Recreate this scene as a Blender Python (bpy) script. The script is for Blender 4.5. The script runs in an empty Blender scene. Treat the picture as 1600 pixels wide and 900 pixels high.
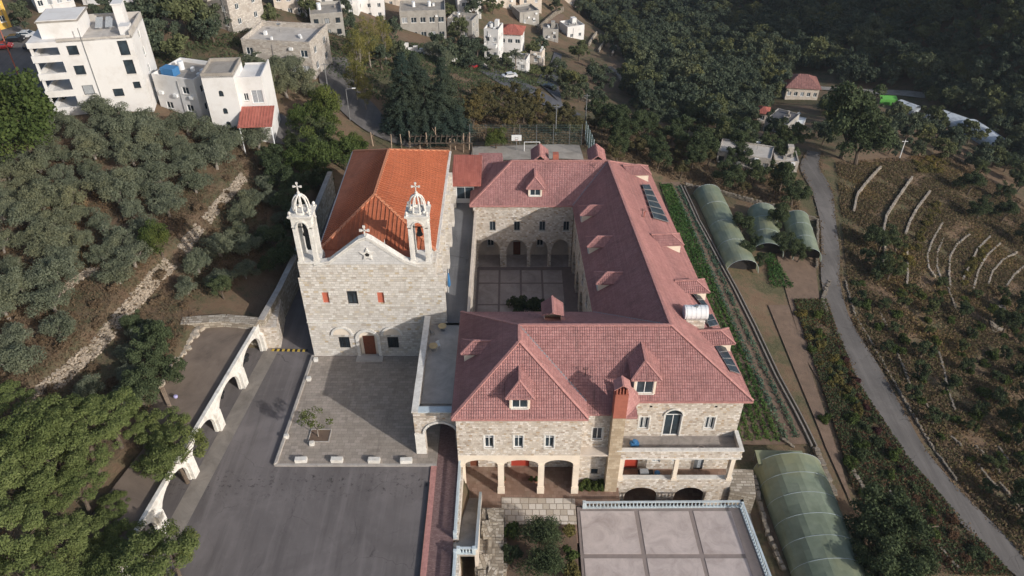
import bpy, math, random
import numpy as np
from mathutils import Vector, Matrix
random.seed(7); rng = np.random.default_rng(7)
SC = bpy.context.scene
COL = SC.collection
# ------------------------------------------------------------------ camera, sky, sun, exposure
FPX, PITCH, CAMH = 1200.0, math.radians(37.8), 70.0
cam = bpy.data.objects.new('camera', bpy.data.cameras.new('camera')); COL.objects.link(cam)
cam.data.sensor_width = 36.0; cam.data.lens = 36.0*FPX/1600.0
cam.data.clip_start = 0.5; cam.data.clip_end = 6000
cam.location = (0, 0, CAMH); cam.rotation_euler = (math.pi/2-PITCH, 0, 0)
SC.camera = cam
SUN_EL, SUN_AZ = math.radians(24), math.radians(-37)      # azimuth counted from +X
sun_dir = Vector((math.cos(SUN_EL)*math.cos(SUN_AZ), math.cos(SUN_EL)*math.sin(SUN_AZ), math.sin(SUN_EL)))
sl = bpy.data.lights.new('sun', 'SUN'); sl.energy = 3.8; sl.angle = math.radians(0.55); sl.color = (1.0, 0.955, 0.895)
so = bpy.data.objects.new('sun', sl); COL.objects.link(so); so.location = (60, -40, 90)
so.rotation_euler = sun_dir.to_track_quat('Z', 'Y').to_euler()
W = bpy.data.worlds.new('World'); SC.world = W; W.use_nodes = True
wn = W.node_tree; wn.nodes.clear()
sky = wn.nodes.new('ShaderNodeTexSky'); sky.sky_type = 'NISHITA'; sky.sun_disc = False
sky.dust_density = 2.5; sky.ozone_density = .7; sky.sun_elevation = SUN_EL; sky.sun_rotation = math.radians(90)-SUN_AZ
bg = wn.nodes.new('ShaderNodeBackground'); bg.inputs[1].default_value = 0.135
wo = wn.nodes.new('ShaderNodeOutputWorld')
wn.links.new(sky.outputs[0], bg.inputs[0]); wn.links.new(bg.outputs[0], wo.inputs[0])
SC.view_settings.view_transform = 'Standard'; SC.view_settings.look = 'None'
SC.view_settings.gamma = 1.0; SC.view_settings.use_curve_mapping = False
SC.view_settings.exposure = 0.05
SC.render.engine = 'CYCLES'
SC.cycles.max_bounces = 5; SC.cycles.diffuse_bounces = 3; SC.cycles.transparent_max_bounces = 6
# ------------------------------------------------------------------ surveying helpers (photo pixel -> place in the world)
CT, ST = math.cos(PITCH), math.sin(PITCH)
def ray(px, py):
    a = (px-800)/FPX; b = (450-py)/FPX
    return Vector((a, CT+b*ST, -ST+b*CT))
def U(px, py, z=0.0):
    d = ray(px, py); t = (z-CAMH)/d.z
    return Vector((d.x*t, d.y*t, z))
def UP(px, py, p0, n):
    d = ray(px, py); o = Vector((0, 0, CAMH)); t = (Vector(p0)-o).dot(n)/d.dot(n)
    return o+d*t
# ------------------------------------------------------------------ terrain
CTRL = [(0,900,3.6),(0,640,5),(0,450,7),(0,250,10),(0,130,12),(60,0,14),(100,900,3.8),(180,870,3.8),(240,740,3.8),(330,600,3.9),(200,640,4),
 (200,450,6),(200,300,8),(200,200,11),(330,500,4.0),(390,330,4.5),(400,260,5),(400,200,7),(300,0,13),(450,0,5),(420,100,9),(500,100,6),
 (560,200,2),(600,215,1),(660,220,0),(740,235,-.5),(800,240,-.5),(905,240,-.5),(600,0,-12),(663,80,-11),(790,100,-19),(850,140,-14),(760,120,-10),(900,185,-12),
 (700,130,-4),(1000,180,-22),(960,90,-34),(880,0,-42),(1000,250,-4),(1100,260,-8),(1200,270,-10),(1265,240,-11),(1100,200,-18),
 (1290,160,-28),(1350,200,-22),(1450,160,-34),(1500,210,-30),(1600,230,-32),(1170,190,-26),(1000,0,-50),(1200,0,-42),(1400,0,-26),(1600,0,-8),
 (1300,80,-36),(1500,80,-24),(1100,90,-44),(1300,350,-11),(1330,550,-11),(1450,700,-12),(1600,900,-13),(1600,600,-18),(1600,400,-23),
 (1400,350,-14),(1450,500,-14.5),(1060,290,-7),(1150,500,-7.5),(1250,680,-8.2),(1170,690,-8),(1300,900,-8.5),(1200,320,-8.5),(1250,450,-10),(1370,860,-10)]
CP = [tuple(U(a, b, c)) for a, b, c in CTRL]
CP += [(-60,20,4),(-10,20,0),(30,20,-8),(70,20,-15),(-110,20,8),(-160,60,14),(-170,140,20),(-190,260,26),(-100,320,16),(0,360,-10),(60,420,-50),(200,420,10),(330,330,30),
       (300,200,0),(240,120,-20),(160,90,-24),(150,20,-24),(-60,-80,6),(60,-80,-10),(200,0,-25),(-200,0,16),(330,60,-5),(-26,85,0),(-12,90,0),(0,125,-1),(-25,125,0.6)]
CP = np.array(CP)
def _phi(r2): return np.where(r2 > 1e-9, r2*np.log(np.maximum(r2, 1e-9)), 0.0)
def _tps(P):
    n = len(P); S = 100.0; X = P[:, :2]/S
    K = _phi(((X[:, None]-X[None])**2).sum(-1))+np.eye(n)*0.004
    Q = np.c_[np.ones(n), X]; A = np.zeros((n+3, n+3)); A[:n, :n] = K; A[:n, n:] = Q; A[n:, :n] = Q.T
    w = np.linalg.solve(A, np.r_[P[:, 2], 0, 0, 0])
    def f(x, y):
        x = np.asarray(x, float)/S; y = np.asarray(y, float)/S; out = w[n]+w[n+1]*x+w[n+2]*y
        for i in range(n): out = out+w[i]*_phi((x-X[i, 0])**2+(y-X[i, 1])**2)
        return out
    return f
_f = _tps(CP)
gx = np.r_[np.linspace(-1500, -150, 16), np.linspace(-140, -92, 13), np.arange(-90, 72, 1.0), np.arange(72, 150, 2.0), np.linspace(152, 330, 46), np.linspace(370, 1500, 16)]
gy = np.r_[np.linspace(-900, 0, 12), np.linspace(6, 30, 8), np.arange(31, 150, 1.0), np.arange(150, 260, 2.0), np.linspace(262, 420, 40), np.linspace(450, 2200, 18)]
GX, GY = np.meshgrid(gx, gy)
cx_, cy_ = np.clip(GX, -210, 340), np.clip(GY, -60, 430)
GZ = _f(cx_, cy_)
far = np.hypot(GX-cx_, GY-cy_)
GZ = GZ+far*0.06*np.where(GX > 0, 1.3, 0.5)
GZ = np.clip(GZ, -62, 62)
def inpoly(x, y, poly):
    r = np.zeros(np.shape(x), bool); n = len(poly)
    for i in range(n):
        x0, y0 = poly[i][:2]; x1, y1 = poly[(i+1) % n][:2]
        if y0 == y1: continue
        c = ((y0 > y) != (y1 > y)) & (x < (x1-x0)*(y-y0)/(y1-y0)+x0)
        r ^= c
    return r
def seg_side(x, y, pts):
    """signed distance to a polyline, positive on its left"""
    best = np.full(np.shape(x), 1e9); sg = np.zeros(np.shape(x))
    for (x0, y0), (x1, y1) in zip(pts[:-1], pts[1:]):
        dx, dy = x1-x0, y1-y0; L2 = dx*dx+dy*dy
        t = np.clip(((x-x0)*dx+(y-y0)*dy)/L2, 0, 1); d = np.hypot(x-x0-t*dx, y-y0-t*dy)
        s = np.sign(dx*(y-y0)-dy*(x-x0)); m = d < best-1e-6
        best = np.where(m, d, best); sg = np.where(m, s, sg)
    return best*sg
def Zt(x, y):
    x = np.asarray(x, float); y = np.asarray(y, float)
    i = np.clip(np.searchsorted(gx, x)-1, 0, len(gx)-2); j = np.clip(np.searchsorted(gy, y)-1, 0, len(gy)-2)
    u = np.clip((x-gx[i])/(gx[i+1]-gx[i]), 0, 1); v = np.clip((y-gy[j])/(gy[j+1]-gy[j]), 0, 1)
    return (GZ[j, i]*(1-u)+GZ[j, i+1]*u)*(1-v)+(GZ[j+1, i]*(1-u)+GZ[j+1, i+1]*u)*v
_ss = np.r_[np.arange(40, 260, .25), np.arange(260, 700, 1.0)]
def T(px, py, dz=0.0):
    """the ground point whose point dz above it is seen at this pixel"""
    d = ray(px, py).normalized(); x = d.x*_ss; y = d.y*_ss; z = CAMH+d.z*_ss
    k = np.nonzero(z < Zt(x, y)+dz)[0]; k = k[0] if len(k) else len(_ss)-1
    if k > 0:
        a, b = _ss[k-1], _ss[k]
        for _ in range(12):
            m = (a+b)/2
            if CAMH+d.z*m < float(Zt(d.x*m, d.y*m))+dz: b = m
            else: a = m
        s = (a+b)/2
    else: s = _ss[0]
    X, Y = d.x*s, d.y*s
    return Vector((X, Y, float(Zt(X, Y))))
# olive terraces: two steps following the old walls
BANK = [(T(p[0], p[1]).x, T(p[0], p[1]).y) for p in [(20,670),(95,592),(150,540),(205,480),(250,430),(300,385),(340,325),(392,270)]]
BANK2 = [(T(p[0], p[1]).x, T(p[0], p[1]).y) for p in [(-80,560),(60,500),(110,450),(150,415),(190,380)]]
_s = seg_side(GX, GY, BANK); _on = (np.abs(_s) < 40) & (GY < BANK[-1][1]+2) & (GY > 25)
GZ = GZ+np.where(_on & (GX > -90), np.clip((_s+1.0)/2.0, 0, 1)*1.7*np.clip((40-np.abs(_s))/30, 0, 1), 0)
# level yards and building pits
PADS = [([(-42.0,20),(-5.9,20),(-5.9,57),(-9,76),(-9,108),(-25.5,108),(-26.5,118),(-33.2,118),(-33.0,78),(-38.5,77.6),(-39.4,60),(-42.0,45)], -0.12),
        ([(-5.9,24),(7.4,24),(7.4,60),(-5.9,60)], -4.75), ([(7.4,24),(29.0,24),(28.2,60),(7.4,60)], -8.3),
        ([(-9,58),(26.8,58),(22.8,112.0),(-6.4,112.0),(-9,104)], -8.3)]
_dk = [U(316,507,3.9), U(296,534,3.9), U(279,560,3.9), U(256,590,3.9), U(247,608,3.9), U(230,636,3.9), U(222,700,3.9)]
PADS.insert(0, ([(-37.5,77.0)]+[(p.x, p.y) for p in _dk]+[(-46.5,50),(-46,24),(-40,24)], 3.2))
for poly, z in PADS: GZ = np.where(inpoly(GX, GY, poly), z, GZ)
# ------------------------------------------------------------------ materials
class NT:
    def __init__(s, name):
        s.m = bpy.data.materials.new(name); s.m.use_nodes = True; s.t = s.m.node_tree; s.t.nodes.clear()
        s.out = s.t.nodes.new('ShaderNodeOutputMaterial')
    def n(s, typ, ins=None, **kw):
        q = s.t.nodes.new('ShaderNode'+typ)
        for k, v in kw.items(): setattr(q, k, v)
        for k, v in (ins or {}).items():
            if isinstance(v, bpy.types.NodeSocket): s.t.links.new(v, q.inputs[k])
            else: q.inputs[k].default_value = v
        return q
    def link(s, a, b): s.t.links.new(a, b)
def c4(c): return (c[0], c[1], c[2], 1.0)
def ramp(N, fac, stops):
    r = N.n('ValToRGB', {0: fac}); e = r.color_ramp.elements
    e[0].position, e[0].color = stops[0][0], c4(stops[0][1]); e[1].position, e[1].color = stops[-1][0], c4(stops[-1][1])
    for p, c in stops[1:-1]:
        k = e.new(p); k.color = c4(c)
    return r.outputs[0]
def mix(N, a, b, f, mode='MIX'):
    q = N.n('Mix', data_type='RGBA', blend_type=mode)
    for i, v in ((0, f), (6, a), (7, b)):
        if isinstance(v, bpy.types.NodeSocket): N.link(v, q.inputs[i])
        else: q.inputs[i].default_value = v if i == 0 else (c4(v) if len(v) == 3 else v)
    return q.outputs[2]
def noise(N, co, sc, det=4, rough=.6, dist=0):
    q = N.n('TexNoise', {'Scale': sc, 'Detail': det, 'Roughness': rough, 'Distortion': dist})
    if co is not None: N.link(co, q.inputs['Vector'])
    return q.outputs[0]
def fin(N, col, rough=.85, bump=None, bd=.05, metal=0, spec=.3, **kw):
    p = N.n('BsdfPrincipled', {'Roughness': rough, 'Metallic': metal, 'Specular IOR Level': spec})
    if isinstance(col, bpy.types.NodeSocket): N.link(col, p.inputs['Base Color'])
    else: p.inputs['Base Color'].default_value = c4(col)
    if bump is not None:
        b = N.n('Bump', {'Height': bump, 'Distance': bd, 'Strength': 1.0}); N.link(b.outputs[0], p.inputs['Normal'])
    N.link(p.outputs[0], N.out.inputs[0]); return N.m
def pos(N): return N.n('NewGeometry').outputs['Position']
def uvs(N): return N.n('UVMap').outputs[0]
def plain(name, c, var=.12, sc=1.5, rough=.8, bump=.01, metal=0, spec=.3, dirt=None, dsc=.35):
    N = NT(name); P = pos(N)
    a = tuple(x*(1-var) for x in c); b = tuple(min(1, x*(1+var)) for x in c)
    col = ramp(N, noise(N, P, sc, 5), [(.3, a), (.7, b)])
    if dirt: col = mix(N, col, dirt, N.n('MapRange', {0: noise(N, P, dsc, 6, .7), 1: .48, 2: .72}).outputs[0])
    return fin(N, col, rough, noise(N, P, 14, 3) if bump else None, bump, metal, spec)
def masonry(name, stops, w=.55, h=.3, mort=(.40,.36,.30), ms=.028, bd=.05, dirt=(.30,.25,.19)):
    N = NT(name); uv = uvs(N)
    wob = N.n('VectorMath', {0: noise(N, uv, 1.3, 2), 1: (.12, .03, 0)}, operation='MULTIPLY').outputs[0]
    co = N.n('VectorMath', {0: uv, 1: wob}, operation='ADD').outputs[0]
    br = N.n('TexBrick', {'Vector': co, 'Color1': (0,0,0,1), 'Color2': (1,1,1,1), 'Mortar': (.5,.5,.5,1), 'Scale': 1.0, 'Mortar Size': ms, 'Mortar Smooth': .3,
             'Bias': 0.0, 'Brick Width': w, 'Row Height': h}, offset=.5, squash=1.25, squash_frequency=3)
    st = ramp(N, br.outputs[0], stops); sk = noise(N, N.n('VectorMath', {0: uv, 1: (.8,.07,1)}, operation='MULTIPLY').outputs[0], 1.0, 6, .7); st = mix(N, st, tuple(x*.62 for x in dirt), N.n('MapRange', {0: sk, 1: .56, 2: .8, 3: 0, 4: .55}).outputs[0])
    st = mix(N, st, mix(N, st, dirt, .5), N.n('MapRange', {0: noise(N, uv, .45, 6, .7), 1: .5, 2: .75}).outputs[0])
    g = noise(N, uv, 9, 4, .7)
    st = mix(N, st, (0,0,0), N.n('MapRange', {0: g, 1: .5, 2: .3, 3: 0, 4: .25}).outputs[0])
    col = mix(N, st, mort, N.n('Math', {0: br.outputs[1], 1: .75}, operation='MULTIPLY').outputs[0])
    hgt = N.n('Math', {0: N.n('Math', {0: 1.0, 1: br.outputs[1]}, operation='SUBTRACT').outputs[0], 1: N.n('Math', {0: g, 1: .9}, operation='MULTIPLY').outputs[0]}, operation='ADD').outputs[0]
    return fin(N, col, .9, hgt, bd)
def tiles(name, base, lo, hi, pitch=.3, row=.38, bd=.05):
    N = NT(name); uv = uvs(N)
    br = N.n('TexBrick', {'Vector': uv, 'Color1': (0,0,0,1), 'Color2': (1,1,1,1), 'Mortar': (.3,.3,.3,1), 'Scale': 1.0, 'Mortar Size': .03, 'Mortar Smooth': 1.0,
             'Brick Width': pitch, 'Row Height': row}, offset=0.0)
    col = ramp(N, br.outputs[0], [(0, lo), (.5, base), (1, hi)])
    col = mix(N, col, tuple(x*.55 for x in base), N.n('MapRange', {0: noise(N, uv, .3, 7, .75), 1: .46, 2: .72, 3: 0, 4: .75}).outputs[0])
    col = mix(N, col, tuple(min(1, x*1.35+.03) for x in base), N.n('MapRange', {0: noise(N, uv, 1.1, 5, .75), 1: .52, 2: .76, 3: 0, 4: .7}).outputs[0])
    col = mix(N, col, tuple(x*.45 for x in base), N.n('Math', {0: br.outputs[1], 1: .12}, operation='MULTIPLY').outputs[0])
    stk = noise(N, N.n('VectorMath', {0: uv, 1: (1.3,.13,1)}, operation='MULTIPLY').outputs[0], 1.0, 5, .7); col = mix(N, col, (.09,.075,.07), N.n('MapRange', {0: stk, 1: .54, 2: .78, 3: 0, 4: .6}).outputs[0]); col = mix(N, col, (.30,.27,.21), N.n('MapRange', {0: noise(N, uv, 3.2, 3, .8), 1: .64, 2: .76, 3: 0, 4: .5}).outputs[0])
    wv = N.n('TexWave', {'Vector': uv, 'Scale': 1/(pitch*math.tau)*math.tau/6.2832*1.0}, wave_type='BANDS', bands_direction='X')
    h = N.n('Math', {0: N.n('Math', {0: br.outputs[1], 1: -1.0}, operation='MULTIPLY').outputs[0], 1: noise(N, uv, 6, 3)}, operation='ADD').outputs[0]
    return fin(N, col, .8, h, bd)
def leaf(name, lo, mid, hi, trans=.25):
    N = NT(name); g = N.n('NewGeometry'); oi = N.n('ObjectInfo')
    f = N.n('Math', {0: g.outputs['Random Per Island'], 1: N.n('Math', {0: oi.outputs['Random'], 1: .45}, operation='MULTIPLY').outputs[0]}, operation='ADD').outputs[0]
    col = ramp(N, N.n('Math', {0: f, 1: .69}, operation='MULTIPLY').outputs[0], [(0, lo), (.5, mid), (1, hi)])
    col = mix(N, col, mid, .25); big = noise(N, g.outputs['Position'], .045, 4, .6); col = mix(N, col, tuple(x*1.5+.012 for x in hi[:1])+(hi[1]*1.25+.006, hi[2]*.8), N.n('MapRange', {0: big, 1: .52, 2: .72, 3: 0, 4: .55}).outputs[0]); col = mix(N, col, lo, N.n('MapRange', {0: big, 1: .46, 2: .3, 3: 0, 4: .5}).outputs[0])
    d = N.n('BsdfDiffuse', {'Color': col}); t = N.n('BsdfTranslucent', {'Color': col}); m = N.n('MixShader', {0: trans})
    N.link(d.outputs[0], m.inputs[1]); N.link(t.outputs[0], m.inputs[2]); N.link(m.outputs[0], N.out.inputs[0]); return N.m
def ground_mat():
    N = NT('ground'); P = pos(N)
    a = noise(N, P, .06, 6, .65); b = noise(N, P, .35, 8, .75); c = noise(N, P, 3.0, 6, .75)
    soil = ramp(N, b, [(.25, (.105,.072,.048)), (.5, (.175,.120,.080)), (.68, (.215,.155,.108)), (.85, (.27,.215,.16))])
    weed = ramp(N, c, [(.3, (.058,.058,.032)), (.55, (.10,.094,.054)), (.8, (.155,.14,.088))])
    col = mix(N, soil, weed, N.n('MapRange', {0: N.n('Math', {0: a, 1: b}, operation='ADD').outputs[0], 1: .93, 2: 1.12}).outputs[0])
    col = mix(N, col, (.02,.016,.012), N.n('MapRange', {0: c, 1: .40, 2: .26, 3: 0, 4: .45}).outputs[0])
    return fin(N, col, .95, c, .15, spec=.1)
def asphalt_mat(name, c=(.105,.100,.102)):
    N = NT(name); P = pos(N)
    big = noise(N, P, .10, 5, .6, .6); med = noise(N, P, .8, 6, .7)
    col = ramp(N, big, [(.35, tuple(x*.80 for x in c)), (.5, c), (.66, tuple(x*1.28 for x in c))])
    col = mix(N, col, tuple(x*1.45 for x in c), N.n('MapRange', {0: med, 1: .55, 2: .8, 3: 0, 4: .55}).outputs[0])
    col = mix(N, col, (.025,.024,.024), N.n('MapRange', {0: noise(N, P, 2.2, 3, .8), 1: .66, 2: .74, 3: 0, 4: .7}).outputs[0])
    wp = N.n('VectorMath', {0: P, 1: N.n('VectorMath', {0: N.n('TexNoise', {'Vector': P, 'Scale': .7, 'Detail': 4}).outputs[1], 1: (1.6,1.6,0)}, operation='MULTIPLY').outputs[0]}, operation='ADD').outputs[0]
    vo = N.n('TexVoronoi', {'Vector': wp, 'Scale': .16}, feature='DISTANCE_TO_EDGE').outputs[0]
    crk = N.n('Math', {0: N.n('MapRange', {0: vo, 1: .002, 2: .007, 3: 1, 4: 0}).outputs[0], 1: N.n('MapRange', {0: noise(N, P, .25, 3), 1: .45, 2: .6}).outputs[0]}, operation='MULTIPLY').outputs[0]
    col = mix(N, col, tuple(x*.38 for x in c), N.n('Math', {0: crk, 1: .6}, operation='MULTIPLY').outputs[0])
    st = N.n('TexNoise', {'Vector': N.n('VectorMath', {0: P, 1: (.9,.06,1)}, operation='MULTIPLY').outputs[0], 'Scale': 1.0, 'Detail': 5, 'Roughness': .6}).outputs[0]
    col = mix(N, col, tuple(x*1.5 for x in c), N.n('MapRange', {0: st, 1: .52, 2: .72, 3: 0, 4: .5}).outputs[0]); col = mix(N, col, tuple(x*.6 for x in c), N.n('MapRange', {0: st, 1: .46, 2: .3, 3: 0, 4: .5}).outputs[0])
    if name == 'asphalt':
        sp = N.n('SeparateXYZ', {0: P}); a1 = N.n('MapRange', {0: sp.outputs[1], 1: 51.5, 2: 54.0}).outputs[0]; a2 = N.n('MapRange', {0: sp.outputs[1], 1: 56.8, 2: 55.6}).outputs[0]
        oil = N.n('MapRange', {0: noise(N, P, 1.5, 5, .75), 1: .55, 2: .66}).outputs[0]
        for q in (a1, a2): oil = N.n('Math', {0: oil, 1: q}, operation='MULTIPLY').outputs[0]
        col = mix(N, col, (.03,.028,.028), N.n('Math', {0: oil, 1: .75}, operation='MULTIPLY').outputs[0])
    col = mix(N, col, mix(N, col, (0,0,0), .35), noise(N, P, 30, 2))
    return fin(N, col, .9, noise(N, P, 25, 3), .01, spec=.2)
def concrete_mat(name, c, dk, sc=.35):
    N = NT(name); P = pos(N)
    col = ramp(N, noise(N, P, sc, 7, .7, .8), [(.3, dk), (.52, c), (.75, tuple(min(1, x*1.25) for x in c))])
    col = mix(N, col, tuple(x*.6 for x in dk), N.n('MapRange', {0: noise(N, P, 4, 5, .8), 1: .58, 2: .75, 3: 0, 4: .45}).outputs[0])
    return fin(N, col, .9, noise(N, P, 12, 4), .01)
def glass_mat(name, c=(.02,.028,.035), rough=.08):
    N = NT(name); return fin(N, ramp(N, noise(N, pos(N), .8, 2), [(.35, c), (.7, tuple(x*2.2 for x in c))]), rough, None, spec=.5)
def film_mat():
    N = NT('greenhouse_film'); P = pos(N); uv = uvs(N)
    col = ramp(N, noise(N, P, .25, 6, .65), [(.3, (.17,.205,.14)), (.5, (.25,.295,.215)), (.7, (.34,.38,.29))])
    col = mix(N, col, (.34,.33,.18), N.n('MapRange', {0: noise(N, P, .12, 3), 1: .52, 2: .66, 3: 0, 4: .6}).outputs[0])
    p = N.n('BsdfPrincipled', {'Base Color': col, 'Roughness': .35, 'Specular IOR Level': .4}); t = N.n('BsdfTranslucent', {'Color': col}); m = N.n('MixShader', {0: .3})
    N.link(p.outputs[0], m.inputs[1]); N.link(t.outputs[0], m.inputs[2]); N.link(m.outputs[0], N.out.inputs[0]); return N.m
def checker_hazard():
    N = NT('hazard_paint'); uv = uvs(N)
    return fin(N, ramp(N, noise(N, pos(N), 3, 3), [(.3, (.40,.28,.05)), (.7, (.55,.40,.08))]), .8)
M = {}
M['ground'] = ground_mat()
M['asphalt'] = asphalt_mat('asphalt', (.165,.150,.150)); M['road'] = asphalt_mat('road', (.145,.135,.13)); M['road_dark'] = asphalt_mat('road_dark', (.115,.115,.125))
M['roof_deck'] = asphalt_mat('roof_membrane', (.17,.172,.18))
CH = [(0, (.46,.405,.345)), (.2, (.58,.54,.49)), (.55, (.64,.60,.555)), (.82, (.73,.70,.655)), (.95, (.58,.51,.41)), (1, (.48,.39,.27))]
M['church_stone'] = masonry('church_stone', CH, .5, .36, mort=(.46,.43,.39), dirt=(.42,.38,.32))
MO = [(0, (.38,.31,.25)), (.2, (.55,.48,.41)), (.5, (.62,.56,.49)), (.8, (.78,.73,.68)), (.93, (.56,.46,.35)), (1, (.42,.31,.21))]
M['stone'] = masonry('monastery_stone', MO, .36, .27, bd=.06, ms=.024, mort=(.46,.41,.35), dirt=(.38,.32,.26))
M['rubble'] = masonry('rubble_stone', [(0, (.26,.22,.17)), (.5, (.42,.37,.30)), (1, (.55,.50,.43))], .7, .4, (.22,.18,.14), .05, .12)
M['grey_stone'] = masonry('village_stone', [(0, (.36,.32,.28)), (.5, (.46,.42,.38)), (1, (.56,.52,.47))], .6, .3, (.32,.29,.26), .03, .03)
M['chimney_stone'] = masonry('chimney_cladding', [(0, (.36,.28,.19)), (.5, (.44,.35,.25)), (1, (.52,.43,.32))], .6, .4, (.30,.24,.17), .02, .02)
M['path_stone'] = masonry('path_stone', [(0, (.44,.38,.31)), (.5, (.56,.50,.43)), (1, (.64,.59,.53))], .8, .8, (.20,.16,.12), .05, .04)
M['plaza_stone'] = masonry('plaza_stone', [(0, (.265,.232,.20)), (.5, (.305,.268,.232)), (1, (.35,.305,.268))], .7, .45, (.17,.145,.12), .02, .01, dirt=(.12,.10,.085))
M['red_paving'] = masonry('red_paving', [(0, (.16,.095,.092)), (.5, (.205,.128,.122)), (1, (.26,.17,.16))], .22, .11, (.12,.08,.075), .012, .005, dirt=(.12,.08,.075))
M['mon_tile'] = tiles('monastery_tile', (.42,.212,.20), (.36,.175,.166), (.47,.25,.235), .26, .34)
M['church_tile'] = tiles('church_tile', (.42,.130,.062), (.39,.118,.055), (.45,.145,.072), .42, .42, .02)
M['ridge_tile'] = plain('ridge_tile', (.42,.21,.19), .2, 3, .8, .02)
M['church_ridge'] = plain('church_ridge', (.54,.22,.12), .1, 3, .7, .01)
M['red_sheet'] = tiles('red_sheet_roof', (.38,.125,.095), (.34,.11,.085), (.43,.15,.115), .5, 2.0, .01)
M['white_stone'] = plain('white_limestone', (.66,.64,.60), .12, 2.5, .85, .03, dirt=(.45,.42,.38), dsc=.8)
M['white_plaster'] = plain('white_plaster', (.67,.66,.65), .03, .6, .85, .008, dirt=(.55,.525,.50), dsc=.3)
M['cream_plaster'] = plain('cream_plaster', (.72,.63,.52), .05, .8, .85, .008, dirt=(.58,.50,.41))
M['beige_plaster'] = plain('beige_plaster', (.58,.51,.44), .08, .8, .9, .01, dirt=(.40,.34,.28))
M['grey_plaster'] = plain('grey_render', (.34,.325,.30), .1, .8, .9, .01, dirt=(.22,.20,.18))
M['concrete'] = concrete_mat('concrete', (.30,.275,.245), (.20,.18,.155))
M['gable_stone'] = masonry('gable_stone', [(0, (.50,.49,.48)), (.5, (.58,.57,.56)), (1, (.64,.63,.62))], .6, .34, (.48,.47,.45), .02, .02, dirt=(.46,.44,.42))
M['pale_concrete'] = concrete_mat('pale_concrete', (.46,.43,.395), (.34,.31,.28))
M['kerb'] = concrete_mat('kerb_concrete', (.36,.335,.31), (.26,.24,.22), 1.2)
M['soil_deck'] = concrete_mat('weathered_deck', (.185,.145,.115), (.115,.09,.072), .16)
M['slab'] = concrete_mat('terrace_slab', (.45,.39,.37), (.33,.28,.262), .45)
M['joint'] = plain('terrace_joint', (.24,.20,.185), .1)
M['court'] = concrete_mat('court_slab', (.38,.325,.30), (.28,.24,.22), .5)
M['court_line'] = plain('court_joint', (.20,.16,.15))
M['brown_tile'] = masonry('brown_tile_floor', [(0, (.20,.125,.09)), (.5, (.24,.155,.115)), (1, (.28,.19,.145))], .5, .5, (.15,.10,.08), .015, .003)
M['balcony_floor'] = concrete_mat('balcony_floor', (.30,.27,.245), (.20,.18,.165), .8)
M['red_door'] = plain('red_paint', (.38,.055,.035), .12, 2, .5, .004)
M['brown_door'] = plain('brown_wood', (.16,.055,.03), .2, 4, .6, .006)
M['red_panel'] = plain('red_terracotta', (.46,.13,.08), .1, 2, .7, .006)
M['brick_red'] = plain('red_brick_render', (.34,.115,.08), .12, 2.5, .85, .01)
M['white_metal'] = plain('white_metal', (.72,.73,.73), .03, 2, .45, 0)
M['blue_metal'] = plain('pale_blue_paint', (.46,.53,.57), .08, 2, .55, .004, dirt=(.36,.40,.42))
M['grey_metal'] = plain('grey_metal', (.30,.31,.32), .1, 2, .45, 0, .6)
M['dark_metal'] = plain('dark_metal', (.03,.03,.032), .2, 2, .5, 0, .3)
M['tank'] = plain('white_tank', (.72,.73,.74), .03, 1, .3, 0, 0, .5)
M['glass'] = glass_mat('window_glass'); M['dark'] = plain('dark_interior', (.022,.02,.019), .3, 1, .9, 0)
M['solar'] = glass_mat('solar_glass', (.018,.025,.034), .22)
M['curtain'] = plain('grey_curtain', (.30,.32,.34), .2, 5, .8, 0)
M['bark'] = plain('bark', (.11,.085,.065), .3, 6, .95, .05); M['grey_bark'] = plain('grey_bark', (.24,.21,.18), .25, 6, .95, .05)
M['wood'] = plain('weathered_wood', (.36,.27,.20), .2, 5, .85, .01)
M['bank_rock'] = plain('bank_limestone', (.37,.31,.245), .38, 3.0, .95, .06, dirt=(.22,.18,.13), dsc=.5)
M['wire'] = plain('fence_wire', (.17,.19,.19), .1, 2, .6, 0, .3)
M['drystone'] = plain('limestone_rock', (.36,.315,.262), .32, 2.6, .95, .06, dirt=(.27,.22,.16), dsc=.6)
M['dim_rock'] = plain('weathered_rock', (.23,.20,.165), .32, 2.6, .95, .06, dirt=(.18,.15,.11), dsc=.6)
M['apron'] = concrete_mat('concrete_apron', (.215,.195,.175), (.15,.135,.12), .5)
M['lich_tile'] = tiles('faded_tile', (.30,.15,.135), (.25,.125,.11), (.35,.18,.16), .4, .5)
M['soil'] = plain('tilled_soil', (.165,.115,.085), .25, 1.2, .95, .08, dirt=(.11,.08,.06), dsc=.6)
M['clay'] = plain('clay_pot', (.36,.17,.10), .15); M['blue'] = plain('blue_plastic', (.05,.17,.36), .1, 2, .5, 0)
M['lilac'] = plain('lilac_plastic', (.40,.38,.62), .1, 2, .5, 0)
M['tan'] = plain('tan_top', (.52,.40,.22), .08, 3, .6, .003); M['yellow'] = plain('yellow_paint', (.62,.40,.09), .1)
M['green_tarp'] = plain('green_tarp', (.12,.38,.07), .1, 2, .6, .01); M['hazard'] = checker_hazard()
M['car_black'] = plain('black_car_paint', (.02,.021,.025), .1, 1, .25, 0, .2, .6); M['car_red'] = plain('red_car_paint', (.35,.03,.03), .1, 1, .25, 0, .2, .6)
M['car_white'] = plain('white_car_paint', (.7,.7,.7), .03, 1, .25, 0, .2, .6); M['tyre'] = plain('rubber', (.02,.02,.02), .1, 2, .9, 0)
M['film'] = film_mat(); M['film_white'] = plain('pale_greenhouse_film', (.46,.50,.54), .15, .6, .45, 0, dirt=(.24,.27,.30), dsc=.4)
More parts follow.
